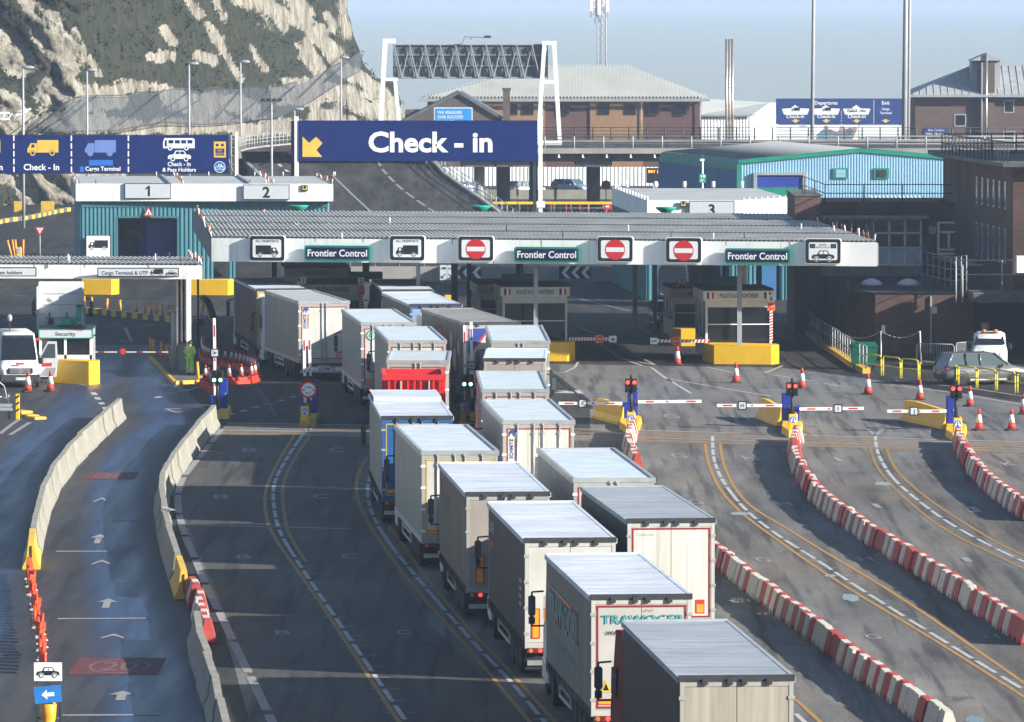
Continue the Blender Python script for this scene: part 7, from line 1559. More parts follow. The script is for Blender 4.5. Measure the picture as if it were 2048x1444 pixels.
CYEL = mat('yellow_painted_concrete', (.66, .40, .05), .7, var=.15, streak=.4, dirt=(.28, .2, .08))
def jersey(px, L, n_last_yellow, label, group, first_label=None):
    W = walk(px, L)
    for k, (p, rz) in enumerate(W):
        yel = n_last_yellow and k >= len(W)-n_last_yellow
        b = MB(); h = .95; prof = [(-.30, 0), (-.30, .10), (-.17, .34), (-.10, h), (.10, h), (.17, .34), (.30, .10), (.30, 0)]; n = len(prof); y0, y1 = -L/2+.025, L/2-.025
        k0 = .45 if yel else 1.0
        rr = random.Random(k*5+len(label)); jz = rr.uniform(-.02, .03)
        vs = [(x, y0, z*k0 if z > .3 else z) for x, z in prof]+[(x, y0+.5, z+(jz if z > .5 else 0)) for x, z in prof]+[(x, y1, z+(jz if z > .5 else 0)) for x, z in prof]
        b.add(vs, [tuple(range(n)), tuple(range(2*n, 3*n))[::-1]]+[(i*n+q, (i+1)*n+q, (i+1)*n+(q+1) % n, i*n+(q+1) % n) for i in range(2) for q in range(n)], CYEL if yel else CONC)
        b.box(-.02, .02, y1-.005, y1+.03, .2, .8, DKSTEEL)
        o = b.build('concrete_barrier'); o.location = (p.x, p.y, 0); o.rotation_euler = (0, 0, rz+rr.uniform(-.015, .015))
        lab = (first_label if yel else label)
        tag(o, lab, 'barrier', None if yel else group)
jersey([(240, 838), (188, 885), (132, 945), (96, 1003), (76, 1066), (60, 1146)], 6.0, 1, 'pale concrete barrier unit in the curved wall left of the blue wet lane', 'concrete units left of the wet lane', 'sloping yellow concrete end unit where the orange lane separators begin')
jersey([(428, 852), (377, 913), (335, 975), (324, 1010), (329, 1065), (345, 1130), (366, 1192)], 6.0, 1, 'pale concrete barrier unit in the curved wall right of the blue wet lane', 'concrete units right of the wet lane', 'sloping yellow concrete end unit beside the red and white plastic blocks')
jersey([(391, 1285), (414, 1372), (436, 1450), (448, 1500)], 6.0, 0, 'concrete barrier unit at the bottom edge beside lane B', 'concrete units at the bottom edge')
# orange upright lane separators
b = MB(); OR2 = mat('orange_separator', (.72, .065, .015), .5, var=.12); b.box(-.10, .10, -.40, .10, 0, .07, mat('separator_base', (.42, .42, .40), .7), .03); b.tube((0, -.25, .1), (0, -.25, .80), .045, OR2, 10, .04); b.box(-.015, .015, -.2, .4, .40, .70, OR2, .005); SEP = mesh_of(b, 'lane_separator')
for k, (p, rz) in enumerate(walk([(57, 1150), (66, 1200), (76, 1262), (90, 1350)], .98)):
    o = bpy.data.objects.new('lane_separator', SEP); COL.objects.link(o); q = random.Random(k); o.location = (p.x+q.uniform(-.05, .05), p.y, 0); o.rotation_euler = (q.uniform(-.05, .05), q.uniform(-.08, .08), rz+math.pi+q.uniform(-.3, .3)); o.scale = (1, 1, q.uniform(.78, .9)); tag(o, 'orange upright lane separator in the row behind the car sign', 'separator', 'orange lane separators')
# car sign, blue arrow and yellow bollard at the bottom left
p = G(92, 1452); s = pxm(p.y); X = lambda u: (u-CX)*s; Z = lambda v: A(0, v, p.y).z; pl = facing((0, p.y, 0), 0)
t = thing('lane_sign_stand', 'white sign with a black car on a stand by the orange separators', 'sign', (X(91), p.y, 0)); b = MB(); pl_box(b, pl, X(64), Z(1362), X(120), Z(1325), .03, SIGNWHITE); b.build('panel', t, True)
b = MB(); picto(b, pl, 'car', X(92), Z(1346), 46*s, BLACK, SIGNWHITE, .006); b.build('pictogram', t, True)
b = MB()
for u in (70, 116): b.tube((X(u), p.y+.05, 0), (X(u), p.y+.05, Z(1358)), .02, DKSTEEL, 6)
b.tube((X(70), p.y+.05, .2), (X(116), p.y+.05, .2), .02, DKSTEEL, 6); b.build('stand', t, True)
yq = p.y-1.0; s2 = pxm(yq); X2_ = lambda u: (u-CX)*s2; Z2 = lambda v: A(0, v, yq).z
t = thing('arrow_bollard', 'orange yellow bollard wearing a tilted blue plate with a white left arrow', 'bollard', (X2_(91), yq, 0)); b = MB()
b.lathe([(.20, 0), (.20, .14), (.17, .2), (.20, .34), (.22, .66), (.15, .72), (0, .73)], (X2_(91), yq+.24, 0), mat('bollard_amber', (.80, .34, .02), .4), 14); b.lathe([(.23, 0), (.23, .16), (.15, .2)], (X2_(91), yq+.24, 0), DKSTEEL, 14); b.build('body', t, True)
b = MB(); cpt = Vector((X2_(91.5), yq, Z2(1389))); pl = Plane(cpt, (math.cos(.09), 0, math.sin(.09)), (-math.sin(.09), 0, math.cos(.09))); w_, h_ = 27*s2, 17*s2
pl_box(b, pl, -w_, -h_, w_, h_, .03, mat('arrow_plate_blue', (.02, .19, .55), .5)); b.poly(pl, [(.17, -.05), (.17, .05), (-.02, .05), (-.02, .13), (-.17, 0), (-.02, -.13), (-.02, -.05)], SIGNWHITE, .006); b.build('plate', t, True)
# ================================================================== lane barrier islands
def post_light(label, u, v, lit, loc_y=None):
    p = G(u, v); t = thing('traffic_light', label, 'traffic light', (p.x, p.y, 0)); b = MB(); b.tube((0, 0, 0), (0, 0, 2.15), .075, BLACK, 10); b.tube((0, 0, 2.15), (0, 0, 2.32), .05, BLACK, 8); b.build('pole', t)
    for sx in (-1, 1):
        b = MB(); x = sx*.145; b.box(x-.125, x+.125, -.16, .05, 1.52, 2.12, BLACK, .03); pl = facing((0, -.165, 0))
        b.disk(pl, x, 1.96, .085, LAMPRED if lit == 'r' else LAMPOFFR, .01, 16); b.disk(pl, x, 1.68, .085, LAMPGREEN if lit == 'g' else LAMPOFFG, .01, 16)
        for z in (1.96, 1.68): b.lathe([(.10, 0), (.10, -.09)], (x, -.165, z), BLACK, 14, 'Y', cap=False)
        b.build('signal_head', t)
    return t
def cabinet_mesh(t, w_, d, h, m=CABBLUE):
    b = MB(); b.box(-w_/2, w_/2, 0, d, 0.12, h, m, .03); b.box(-w_/2+.02, w_/2-.02, .02, d-.02, 0, .12, DKSTEEL); b.box(-w_/2-.02, w_/2+.02, -.02, d+.02, h-.01, h+.03, m, .01); b.build('cabinet', t)
    b = MB(); b.box(-w_/2+.05, w_/2-.05, -.012, 0, .3, h-.12, m); b.tube((w_/2-.1, -.03, h*.55), (w_/2-.1, -.03, h*.55+.12), .015, STEEL, 6); b.build('access_door', t)
def arm_parts(t, base, tip, letter=None, at=.5, rot=0.0, hw=.065, sz=.40):
    base = Vector(base); tip = Vector(tip); d = tip-base; L = d.length; n = 12; b = MB(); dn = d.normalized(); side = Vector((0, 1, 0)); up = dn.cross(side).normalized()
    def seg(f0, f1, m):
        a = base+d*f0; c = base+d*f1; b.hexa([a-up*hw-side*.03, a-up*hw+side*.03, a+up*hw+side*.03, a+up*hw-side*.03, c-up*hw-side*.03, c-up*hw+side*.03, c+up*hw+side*.03, c+up*hw-side*.03], m)
    cuts = [(0, .10, SIGNWHITE), (.10, .27, RED), (.27, .42, SIGNWHITE), (.42, .50, RED), (.50, .74, SIGNWHITE), (.74, .93, RED), (.93, 1, SIGNWHITE)]
    for f0, f1, m in cuts: seg(f0, f1-.0005, m if m is not RED else SIGNWHITE)
    for f0, f1, m in cuts:
        if m is RED:
            a = base+d*(f0+.02); c = base+d*(f1-.02); o = Vector((0, -.034, 0)); b.quad(a-up*hw*.55+o, c-up*hw*.55+o, c+up*hw*.55+o, a+up*hw*.55+o, RED)
    b.build('arm', t)
    if letter:
        c = base+d*at; b = MB(); pl = Plane((c.x, c.y-.06, c.z), (math.cos(rot), 0, math.sin(rot)), (-math.sin(rot), 0, math.cos(rot))); h = sz/2; e = .035
        o = lambda q: [(-q+e, -q), (q-e, -q), (q, -q+e), (q, q-e), (q-e, q), (-q+e, q), (-q, q-e), (-q, -q+e)]
        b.prism(o(h), pl, .025, BLACK); b.poly(pl, [(x*.74, y*.74) for x, y in o(h)], SIGNGREY, .004); b.text(pl, letter, 0, -h*.42, h*.84, BLACK, .008, .02); b.build('letter_plate', t)
def gate(label, u, v, cw, ch, arm_to=None, letter=None, at=.5, arm_z=.95, raised=None, rot=0.0, back=0.0, depth=.45):
    p = G(u, v); t = thing('lane_barrier', label, 'barrier', (p.x, p.y+back, 0), 0, 'lane barriers'); cabinet_mesh(t, cw, depth, ch)
    s = pxm(p.y)
    if arm_to is not None:
        dx = (arm_to-u)*s; sg = 1 if dx > 0 else -1; arm_parts(t, (sg*cw/2, -.08, arm_z), (dx, -.08, arm_z+(.03 if sg > 0 else 0)), letter, at)
    if raised:
        du, ht = raised; arm_parts(t, (du*s, -.12, .9), (du*s-.04, -.12, .9+ht), letter, at, rot)
    return t
def keep_sign(label, u, v, wpx=15):
    p = G(u, v); t = thing('keep_bollard', label, 'bollard', (p.x, p.y, 0)); b = MB(); b.box(-.19, .19, -.12, .12, 0, .92, YELLOW, .03); b.box(-.23, .23, -.15, .15, 0, .06, DKSTEEL); b.tube((.1, 0, .9), (.1, 0, 1.0), .05, AMBER, 8); b.build('body', t)
    b = MB(); pl = facing((0, -.12, 0)); b.disk(pl, 0, .68, .165, SIGNWHITE, .006); b.disk(pl, 0, .68, .15, mat('keep_blue', (.015, .13, .50), .5), .010)
    for sx in (-1, 1): b.poly(pl, [(sx*.015, .78), (sx*.045, .78), (sx*.085, .66), (sx*.12, .67), (sx*.09, .56), (sx*.01, .64), (sx*.045, .65)][::(1 if sx < 0 else -1)], SIGNWHITE, .014)
    b.build('arrow_disc', t); return t
def island(label, px):
    P = [G(u, v) for u, v in px]; c = sum(P, Vector())/len(P); b = MB(); n = len(P)
    b.add([(q.x, q.y, 0) for q in P]+[(c.x+(q.x-c.x)*.9, c.y+(q.y-c.y)*.9, .30) for q in P], [tuple(range(n, 2*n))]+[(k, (k+1) % n, n+(k+1) % n, n+k) for k in range(n)], DULLYELLOW if 'worn' in label else YELLOW)
    tag(b.build('island_base', loc=(c.x, c.y, 0)), label, 'island')
def yjersey(label, px0, px1, w_=.55):
    a = G(*px0); c = G(*px1); d = (c-a); d.normalize(); nr = Vector((-d.y, d.x, 0)); b = MB(); h = .95
    def sec(p, k): return [p-nr*.32, p-nr*.30+Vector((0, 0, .12)), p-nr*.15+Vector((0, 0, .35)), p-nr*.09+Vector((0, 0, h*k)), p+nr*.09+Vector((0, 0, h*k)), p+nr*.15+Vector((0, 0, .35)), p+nr*.30+Vector((0, 0, .12)), p+nr*.32]
    vs = sec(a, .95)+sec(a.lerp(c, .25), 1.0)+sec(c, .85); n = 8
    b.add(vs, [tuple(range(n)), tuple(range(2*n, 3*n))[::-1]]+[(i*n+q, (i+1)*n+q, (i+1)*n+(q+1) % n, i*n+(q+1) % n) for i in range(2) for q in range(n)], YELLOW)
    m_ = (a+c)/2; tag(b.build('concrete_barrier', loc=(m_.x, m_.y, 0)), label, 'barrier')
# A
island('worn yellow island base under the letter A barrier', [(425, 838), (458, 838), (464, 826), (440, 812), (426, 820)])
gate('raised lane barrier with letter A plate on a tall blue cabinet', 446, 831, .38, 1.62, raised=(-16, 3.55), letter='A', at=.55, rot=-math.pi/2, back=.5)
gate('low blue barrier cabinet at the foot of the letter A barrier', 428, 833, .34, .92)
post_light('traffic light showing green at the letter A barrier', 435, 833, 'g')
# height limit island
island('worn yellow island base under the round width limit sign', [(597, 856), (632, 852), (640, 836), (620, 822), (603, 836)])
gate('raised pair barrier on a blue cabinet behind the round width limit sign', 626, 842, .42, 1.75, raised=(-6, 3.0), back=.8)
gate('raised barrier on the lower blue cabinet behind the round width limit sign', 610, 846, .40, 1.35, raised=(0, 3.1), back=.3)
post_light('traffic light showing green above the round width limit sign', 617, 846, 'g')
keep_sign('yellow keep left or right bollard below the round width limit sign', 610, 853)
p = G(617, 850); s = pxm(p.y); t = thing('width_limit_sign', 'round red ringed width limit sign reading 2.9m over 9 ft 6', 'sign', (p.x, p.y, 0)); b = MB(); zc = A(0, 779, p.y).z; pl = facing((0, -.1, zc)); b.prism(circ(0, 0, .385, 28), pl, .03, SIGNRED); b.disk(pl, 0, 0, .29, SIGNWHITE, .006, 28); b.build('panel', t)
b = MB(); b.text(pl, '2.9m', 0, .05, .12, BLACK, .012, .01, width=.36); b.text(pl, "9'6\"", 0, -.21, .11, BLACK, .012, .01, width=.30)
for sx in (-1, 1): b.poly(pl, [(sx*.14, -.02), (sx*.25, -.07), (sx*.25, .03)][::(1 if sx > 0 else -1)], BLACK, .012)
b.build('lettering', t); b = MB(); b.tube((0, 0, 0), (0, 0, zc+.2), .04, BLACK, 8); b.build('pole', t)
# E
island('worn yellow island base under the letter E barrier', [(918, 850), (950, 847), (958, 826), (940, 815), (922, 828)])
gate('raised lane barrier with letter E plate on a blue cabinet between the lorry queues', 940, 838, .42, 1.6, raised=(4, 3.5), letter='E', at=.43, rot=math.pi/2, back=.6)
gate('low blue barrier cabinet with a raised plain arm left of the letter E plate', 929, 840, .36, 1.2, raised=(2, 3.4), back=.2)
post_light('traffic light showing green between the two lorry queues', 935, 842, 'g'); keep_sign('yellow keep left or right bollard between the two lorry queues', 929, 847)
# F / G
island('yellow island base under the letter F barrier', [(1238, 858), (1252, 866), (1278, 862), (1284, 846), (1262, 836), (1240, 844)])
gate('lowered plain white lane barrier right of the letter F barrier on its tall blue cabinet', 1266, 846, .46, 1.52, arm_to=1404, back=.6, arm_z=.92)
gate('lowered lane barrier with letter F plate and low blue cabinet', 1252, 850, .34, .98, arm_to=1117, letter='F', at=.62, arm_z=.98)
post_light('traffic light showing red beside the letter F barrier', 1262, 852, 'r'); keep_sign('yellow keep left or right bollard beside the letter F barrier', 1262, 866); yjersey('yellow concrete barrier behind the letter F arm', (1196, 836), (1250, 850))
# H / I
island('yellow island base under the letters H and I barriers', [(1562, 866), (1578, 876), (1602, 872), (1606, 856), (1588, 846), (1564, 852)])
gate('lowered lane barrier with letter H plate on a tall blue cabinet', 1574, 856, .42, 1.50, arm_to=1434, letter='H', at=.61, back=.5, arm_z=.98)
gate('lowered lane barrier with letter I plate and low blue cabinet', 1591, 856, .36, .92, arm_to=1728, letter='I', at=.60, back=.2, arm_z=.84)
post_light('traffic light showing red between the letter H and letter I barriers', 1584, 860, 'r'); keep_sign('yellow keep left or right bollard between the letter H and letter I barriers', 1586, 870); yjersey('yellow concrete barrier behind the letter H arm', (1524, 836), (1566, 852))
# J / K
island('yellow island base under the letter J barrier', [(1890, 873), (1906, 883), (1930, 878), (1934, 862), (1914, 852), (1892, 858)])
gate('lowered lane barrier with letter J plate on a tall blue cabinet', 1903, 862, .40, 1.50, arm_to=1775, letter='J', at=.55, back=.4, arm_z=.86)
post_light('traffic light showing red beside the letter J barrier', 1912, 866, 'r'); keep_sign('yellow keep left or right bollard beside the letter J barrier', 1915, 878); yjersey('yellow concrete barrier behind the letter J arm', (1812, 840), (1896, 858))
# striped booth barriers
def striped(label, u0, u1, v, Y, num, disc_u, nflip=False, vert=None):
    s = pxm(Y)
    t = thing('booth_barrier', label, 'barrier', ((u0-CX)*s, Y, 0), 0, 'striped booth barriers'); b = MB()
    if vert is None:
        a = Vector((0, 0, A(0, v, Y).z)); c = Vector(((u1-u0)*s, 0, A(0, v, Y).z))
    else: a = Vector((0, 0, A(0, vert[1], Y).z)); c = Vector((0, 0, A(0, vert[0], Y).z))
    n = 30; d = c-a; up = Vector((0, 0, 1)) if vert is None else Vector((1, 0, 0)); h = .085
    for k in range(n):
        p0 = a+d*(k/n); p1 = a+d*((k+1)/n); sk = d/n*.8
        b.hexa([p0-up*h+Vector((0, .04, 0)), p0-up*h-Vector((0, .04, 0)), p1-up*h-Vector((0, .04, 0)), p1-up*h+Vector((0, .04, 0)), p0+up*h+sk+Vector((0, .04, 0)), p0+up*h+sk-Vector((0, .04, 0)), p1+up*h+sk-Vector((0, .04, 0)), p1+up*h+sk+Vector((0, .04, 0))], RED if k % 2 else SIGNWHITE)
    b.build('arm', t)
    def pz(f): return a+d*f+Vector((0, -.06, 0))
    f = disc_u; q = pz(f); b = MB(); pl = facing(q); b.prism([(-.2, -.22), (.2, -.22), (.2, .22), (-.2, .22)], pl, .015, ORANGE); b.disk(pl, 0, 0, .16, SIGNRED, .004); b.text(pl, 'STOP', 0, -.05, .09, SIGNWHITE, .008, .006, width=.24); b.build('stop_plate', t)
    q = pz(1.0 if vert is not None else (.98 if not nflip else .02)); b = MB(); rot = 0 if vert is not None else (-math.pi/2)
    pl = Plane(q, (math.cos(rot), 0, math.sin(rot)), (-math.sin(rot), 0, math.cos(rot))); b.prism([(-.17, -.19), (.17, -.19), (.17, .19), (-.17, .19)], pl, .015, SIGNWHITE); b.text(pl, num, 0, -.12, .24, BLACK, .006, .015); b.build('number_plate', t)
    if vert is None: b = MB(); xx = 0 if not nflip else d.x; b.tube((xx, .1, 0), (xx, .1, a.z+.1), .06, DKSTEEL, 8); b.build('pivot_post', t)
    return t
striped('red and white striped barrier numbered 4 beside the middle police booth', 1137, 1228, 678, 343, '4', .68); striped('red and white striped barrier numbered 5 reaching towards the right police booth', 1306, 1418, 682, 341, '5', .42, True); striped('raised striped barrier numbered 6 at the right police booth', 1543, 1543, 0, 341, '6', .82, vert=(597, 684))
striped('dim raised striped barrier numbered 2 in the shade behind the lorries', 722, 722, 0, 349, '2', .75, vert=(562, 640)); striped('dim raised striped barrier numbered 1 in the shade behind the lorries', 606, 606, 0, 348, '1', .7, vert=(561, 640))
# yellow kerb blocks in front of the booths
def yblock(label, px_front, h, depth, mtl=YELLOW):
    P = [G(u, v) for u, v in px_front]; b = MB(); n = len(P); c = sum(P, Vector())/n
    Q = P+[P[-1]+Vector((-.05*depth, depth, 0)), P[0]+Vector((-.05*depth, depth, 0))]; m = len(Q)
    b.add([(q.x, q.y, 0) for q in Q]+[(q.x, q.y, h) for q in Q], [tuple(range(m, 2*m))]+[(k, (k+1) % m, m+(k+1) % m, m+k) for k in range(m)], mtl); tag(b.build('crash_block', loc=(c.x, c.y, 0)), label, 'block')
yblock('long yellow crash block in front of the booth beside lane barrier 6', [(1408, 723), (1428, 728), (1543, 729), (1558, 727)], .98, 1.2); yblock('yellow crash block in front of the middle police booth', [(1060, 722), (1134, 722.5), (1150, 721)], 1.0, 1.2)
yblock('yellow crash block in front of the white security booth', [(97, 765), (178, 769.5), (199, 768)], 1.15, 1.0); yblock('yellow crash block between the white tractor unit and bay 1', [(164, 589), (223, 589.5), (238, 588)], .98, 1.0); yblock('yellow crash block at the foot of the bay 2 column', [(382, 590), (456, 590.5), (467, 589)], .98, 1.0); yblock('shaded yellow crash block behind the stop barriers', [(1342, 690), (1362, 692), (1394, 692)], .95, 1.0); yblock('small yellow crash block behind the twin lane arrow sign', [(890, 602), (914, 602)], .35, .8)
yblock('orange yellow block at the foot of the cliff nearest the board edge', [(28, 424), (50, 424)], .95, .8, DULLYELLOW); yblock('orange yellow block at the foot of the cliff beside the teal shed', [(82, 425), (108, 425)], 1.0, .8, DULLYELLOW)
# ================================================================== cones, bollards, rails
b = MB(); CB = mat('cone_base', (.03, .03, .03), .8); CR = mat('cone_red', (.56, .035, .015), .55, var=.08); CWh = mat('cone_sleeve', (.66, .66, .64), .45)
b.box(-.25, .25, -.25, .25, 0, .06, CB, .02); b.lathe([(.195, .06), (.150, .33)], (0, 0, 0), CR, 18); b.lathe([(.152, .33), (.088, .70)], (0, 0, 0), CWh, 18); b.lathe([(.087, .70), (.05, .93), (.03, .96), (0, .96)], (0, 0, 0), CR, 18); CONE = mesh_of(b, 'traffic_cone')
def cone(u, v, label, k=1.0, group='loose traffic cones'):
    p = G(u, v); o = bpy.data.objects.new('traffic_cone', CONE); COL.objects.link(o); o.location = (p.x, p.y, .014); o.scale = (k,)*3; o.rotation_euler = (0, 0, random.uniform(0, 1.5)); tag(o, label, 'cone', group)
for u, v, l in ((1355, 731, 'traffic cone standing under the striped barrier numbered 5'), (1472, 766, 'traffic cone just left below the long yellow crash block'), (1604, 777, 'traffic cone nearest the red lights between barriers H and I'), (1736, 789, 'traffic cone in front of the first yellow hoop rail'), (1840, 800, 'traffic cone in front of the grey estate car, left of the letter J light'),
                (1940, 813, 'traffic cone just right of the letter J light, nearest the hoop rails'), (1958, 861, 'left cone of the front pair right of the letter J cabinet'), (2023, 861, 'right cone of the front pair right of the letter J cabinet'), (2047, 829, 'traffic cone cut by the right picture edge'), (56, 784, 'traffic cone in front of the white van bonnet'), (101, 783, 'traffic cone in front of the security booth block')):
    cone(u, v, l, 1.05 if v < 790 else 1.0)
b = MB(); b.box(-.42, .42, -.22, .22, 0, .16, CR, .03); b.box(-.30, .30, -.16, .16, .16, .34, CR, .04); SEPB = mesh_of(b, 'lane_separator')
ring_px = [(404, 712), (410, 730), (432, 737), (460, 742), (482, 748), (500, 755), (513, 760), (517, 768), (512, 776), (497, 776), (480, 774), (456, 772)]
ring_px = [(405, 702), (409, 722), (430, 731), (458, 735), (484, 741), (503, 747), (514, 754), (514, 760), (504, 765), (488, 767), (470, 768), (452, 770)]
for k, (p, rz) in enumerate(walk(ring_px, 1.0)):
    o = bpy.data.objects.new('lane_separator', SEPB); COL.objects.link(o); o.location = (p.x, p.y, 0); o.rotation_euler = (0, 0, rz+math.pi/2); tag(o, 'low red plastic separator in the curved chain near the maroon lorry', 'separator', 'red separators in the curved chain')
    o = bpy.data.objects.new('traffic_cone', CONE); COL.objects.link(o); o.location = (p.x, p.y, .345); o.scale = (.68,)*3; tag(o, 'red and white cone on the curved chain of red separators', 'cone', 'cones on the curved chain')
for k, (u, v) in enumerate(((411, 770), (417, 775), (424, 780), (431, 786))):
    p = G(u, v); o = bpy.data.objects.new('lane_separator', SEPB); COL.objects.link(o); o.location = (p.x, p.y, 0); o.rotation_euler = (0, 0, .8); tag(o, 'low red separator in the short row behind the letter A barrier', 'separator', 'red separators behind letter A')
    o = bpy.data.objects.new('traffic_cone', CONE); COL.objects.link(o); o.location = (p.x, p.y, .345); o.scale = (.68,)*3; tag(o, 'cone in the short row behind the letter A barrier', 'cone', 'cones behind letter A')
# yellow hoop rails
hoops = [(1731.6, 746.5, 1762, 751.5), (1766, 751, 1800, 756.5), (1803, 756.5, 1836, 760), (1839, 761, 1874, 766.5), (1878, 766.5, 1913, 771), (1917, 771, 1952, 776), (1955, 776, 1990.6, 781), (1994, 781, 2030, 786), (2035, 786, 2072, 792), (2077, 792, 2112, 797)]
YR = mat('rail_yellow', (.66, .56, .03), .4, var=.1, streak=.2)
for k, (u0, v0, u1, v1) in enumerate(hoops):
    a = G(u0, v0); c = G(u1, v1); b = MB(); h = 1.0; r = .04; up = Vector((0, 0, 1)); d = (c-a).normalized()
    pts = [a, a+up*(h-.18), a+up*(h-.05)+d*.05, a+up*h+d*.18, c+up*h-d*.18, c+up*(h-.05)-d*.05, c+up*(h-.18), c]; b.path(pts, r, YR, 8); b.tube(a+up*.52, c+up*.52, .028, YR, 8)
    m_ = (a+c)/2; tag(b.build('hoop_rail', loc=(m_.x, m_.y, 0)), 'yellow steel hoop rail in the row in front of the grey estate car', 'rail', 'yellow hoop rails')
# grey guard rail along the ochre kerb
kp = [(1588, 640), (1610, 662), (1640, 690), (1680, 715), (1705, 733), (1733, 747)]
t = thing('guard_rail', 'grey steel guard rail on an ochre kerb leading to the yellow hoops', 'rail', G(1660, 700)); P = [G(u, v) for u, v in kp]
b = MB(); kerb(b, P, .4, 0, .28, DULLYELLOW); b.build('kerb', t, True); b = MB(); railing(b, [q+Vector((0, 0, .28)) for q in P], 1.1, PALESTEEL, (1.0, .5), 1.6, .028, .035); b.build('rails', t, True)
# green wheeled bin
p = G(1731, 742); t = thing('wheeled_bin', 'large dark green wheeled waste bin behind the end of the guard rail', 'bin', (p.x, p.y+1.2, .015)); b = MB(); BG = mat('bin_green', (.0, .085, .05), .5, var=.1)
b.hexa([(-.6, 0, .2), (.6, 0, .2), (.6, .9, .2), (-.6, .9, .2), (-.7, -.1, 1.15), (.7, -.1, 1.15), (.7, 1.0, 1.15), (-.7, 1.0, 1.15)], BG); b.build('body', t); b = MB(); b.hexa([(-.72, -.14, 1.16), (.72, -.14, 1.16), (.72, 1.02, 1.16), (-.72, 1.02, 1.16), (-.6, .05, 1.34), (.6, .05, 1.34), (.6, .9, 1.38), (-.6, .9, 1.38)], BG); b.build('lid', t)
for x, y in ((-.5, .1), (.5, .1), (-.5, .8), (.5, .8)): b = MB(); b.lathe([(.09, -.04), (.09, .04)], (x, y, .09), TYRE, 12, 'X'); b.tube((x, y, .09), (x, y, .22), .025, STEEL, 6); b.build('castor', t)
# chain posts, crowd barriers
cps = [(1680, 712, 664), (1762, 726, 662), (1842, 728, 662)]; prev = None
t = thing('chain_fence', 'slanting white posts joined by drooping chains in front of the brick wall', 'fence', G(1760, 724)); b = MB(); cb_ = MB()
for u, v, vt in cps:
    p = G(u, v); tp = A(u+(-2 if u > 1800 else 0), vt, p.y); b.tube(p, tp, .035, SIGNWHITE, 6)
    if prev is not None:
        pts = [prev.lerp(tp, f/8)-Vector((0, 0, 1.6*.22*(1-(2*f/8-1)**2))) for f in range(9)]; cb_.path(pts, .02, PALESTEEL, 5)
    prev = tp
b.build('post', t, True); cb_.build('chain', t, True)
def crowd(label, u0, v0, u1, v1):
    a = G(u0, v0); c = G(u1, v1); b = MB(); up = Vector((0, 0, 1)); h = 1.1; d = c-a
    b.path([a, a+up*(h-.12), a+up*h+d*.05, c+up*h-d*.05, c+up*(h-.12), c], .028, PALESTEEL, 6); b.tube(a+up*.2, c+up*.2, .022, PALESTEEL, 6)
    for k in range(1, 17): q = a+d*k/17; b.tube(q+up*.2, q+up*h, .013, PALESTEEL, 5)
    m_ = (a+c)/2; tag(b.build('crowd_barrier', loc=(m_.x, m_.y, 0)), label, 'barrier')
crowd('low grey crowd barrier left of the white van', 1833, 729, 1908, 731); crowd('grey crowd barrier half hidden by the white van', 1912, 728, 1945, 725)
# yellow bollard posts on the striped kerb, and others
b = MB(); b.tube((0, 0, 0), (0, 0, 1.05), .075, mat('bollard_orange', (.70, .30, .02), .5, var=.12), 10); b.tube((0, 0, 1.05), (0, 0, 1.09), .08, MATS['bollard_orange'], 10); BOL = mesh_of(b, 'post_bollard')
def bol(u, v, label, group, k=1.0, tilt=0.0, z=0.0):
    p = G(u, v); o = bpy.data.objects.new('post_bollard', BOL); COL.objects.link(o); o.location = (p.x, p.y, z); o.scale = (1, 1, k); o.rotation_euler = (0, tilt, 0); tag(o, label, 'bollard', group)
for k, u in enumerate((169, 183, 213, 241, 273, 290, 302, 313, 325, 337, 347)): bol(u, 622+.105*(u-165), 'orange post bollard in the row on the black and yellow kerb', 'bollards on the striped kerb', .66, random.uniform(-.06, .1), .2)
for u, v in ((302, 716), (308, 719), (323, 724), (334, 729), (344, 732)): bol(u, v, 'orange post bollard in the row beside the canopy post', 'bollards beside the canopy post', 1.0, random.uniform(-.03, .03))
bol(397, 765, 'orange post bollard at the tip of the kerb beside the person', None, .95, -.06); bol(398, 645, 'leaning orange post bollard left of the maroon lorry', None, 1.1, .25)
t = thing('striped_kerb', 'low black and yellow striped kerb across the left lanes', 'kerb', G(260, 632)); kpts = walk([(164, 625), (240, 634), (350, 645), (400, 650)], .75, sm=False)
b = MB()
for k, (p, rz) in enumerate(kpts):
    b.M = Matrix.Translation(p) @ Matrix.Rotation(rz, 4, 'Z'); b.box(-.2, .2, -.375, .374, 0, .36, DULLYELLOW if k % 2 else BLACK)
b.build('kerb_stones', t, True)
# person island kerb
t = thing('kerb_island', 'dark kerbed island with a yellow nose under the security canopy post', 'island', G(360, 740)); P = [G(u, v) for u, v in ((300, 718), (350, 769), (398, 767), (402, 756), (360, 720), (345, 700), (298, 700))]
b = MB(); n = len(P); b.add([(q.x, q.y, 0) for q in P]+[(q.x, q.y, .16) for q in P], [tuple(range(n, 2*n))]+[(k, (k+1) % n, n+(k+1) % n, n+k) for k in range(n)], DKCONC); b.build('kerb_top', t, True)
b = MB(); kerb(b, [P[0], P[1], P[2], P[3]], .18, 0, .18, DULLYELLOW); b.build('kerb_edge', t, True)
# security barrier arm
a = A(183, 704, 325.5); t = thing('booth_barrier', 'thin red and white barrier with a round stop plate across the security lane', 'barrier', (a.x, a.y, 0)); zz = a.z; Lq = (337-183)*pxm(325.5)
b = MB()
for k in range(12): b.box(Lq*k/12, Lq*(k+1)/12-.001, -.02, .02, zz-.03, zz+.03, DARKRED if k % 3 == 1 else SIGNGREY)
b.build('arm', t); b = MB(); b.disk(facing((0, -.05, 0)), Lq*.41, zz+.03, .17, DARKRED, .0); b.disk(facing((0, -.055, 0)), Lq*.41, zz+.03, .12, SIGNRED, .0); b.build('stop_plate', t)
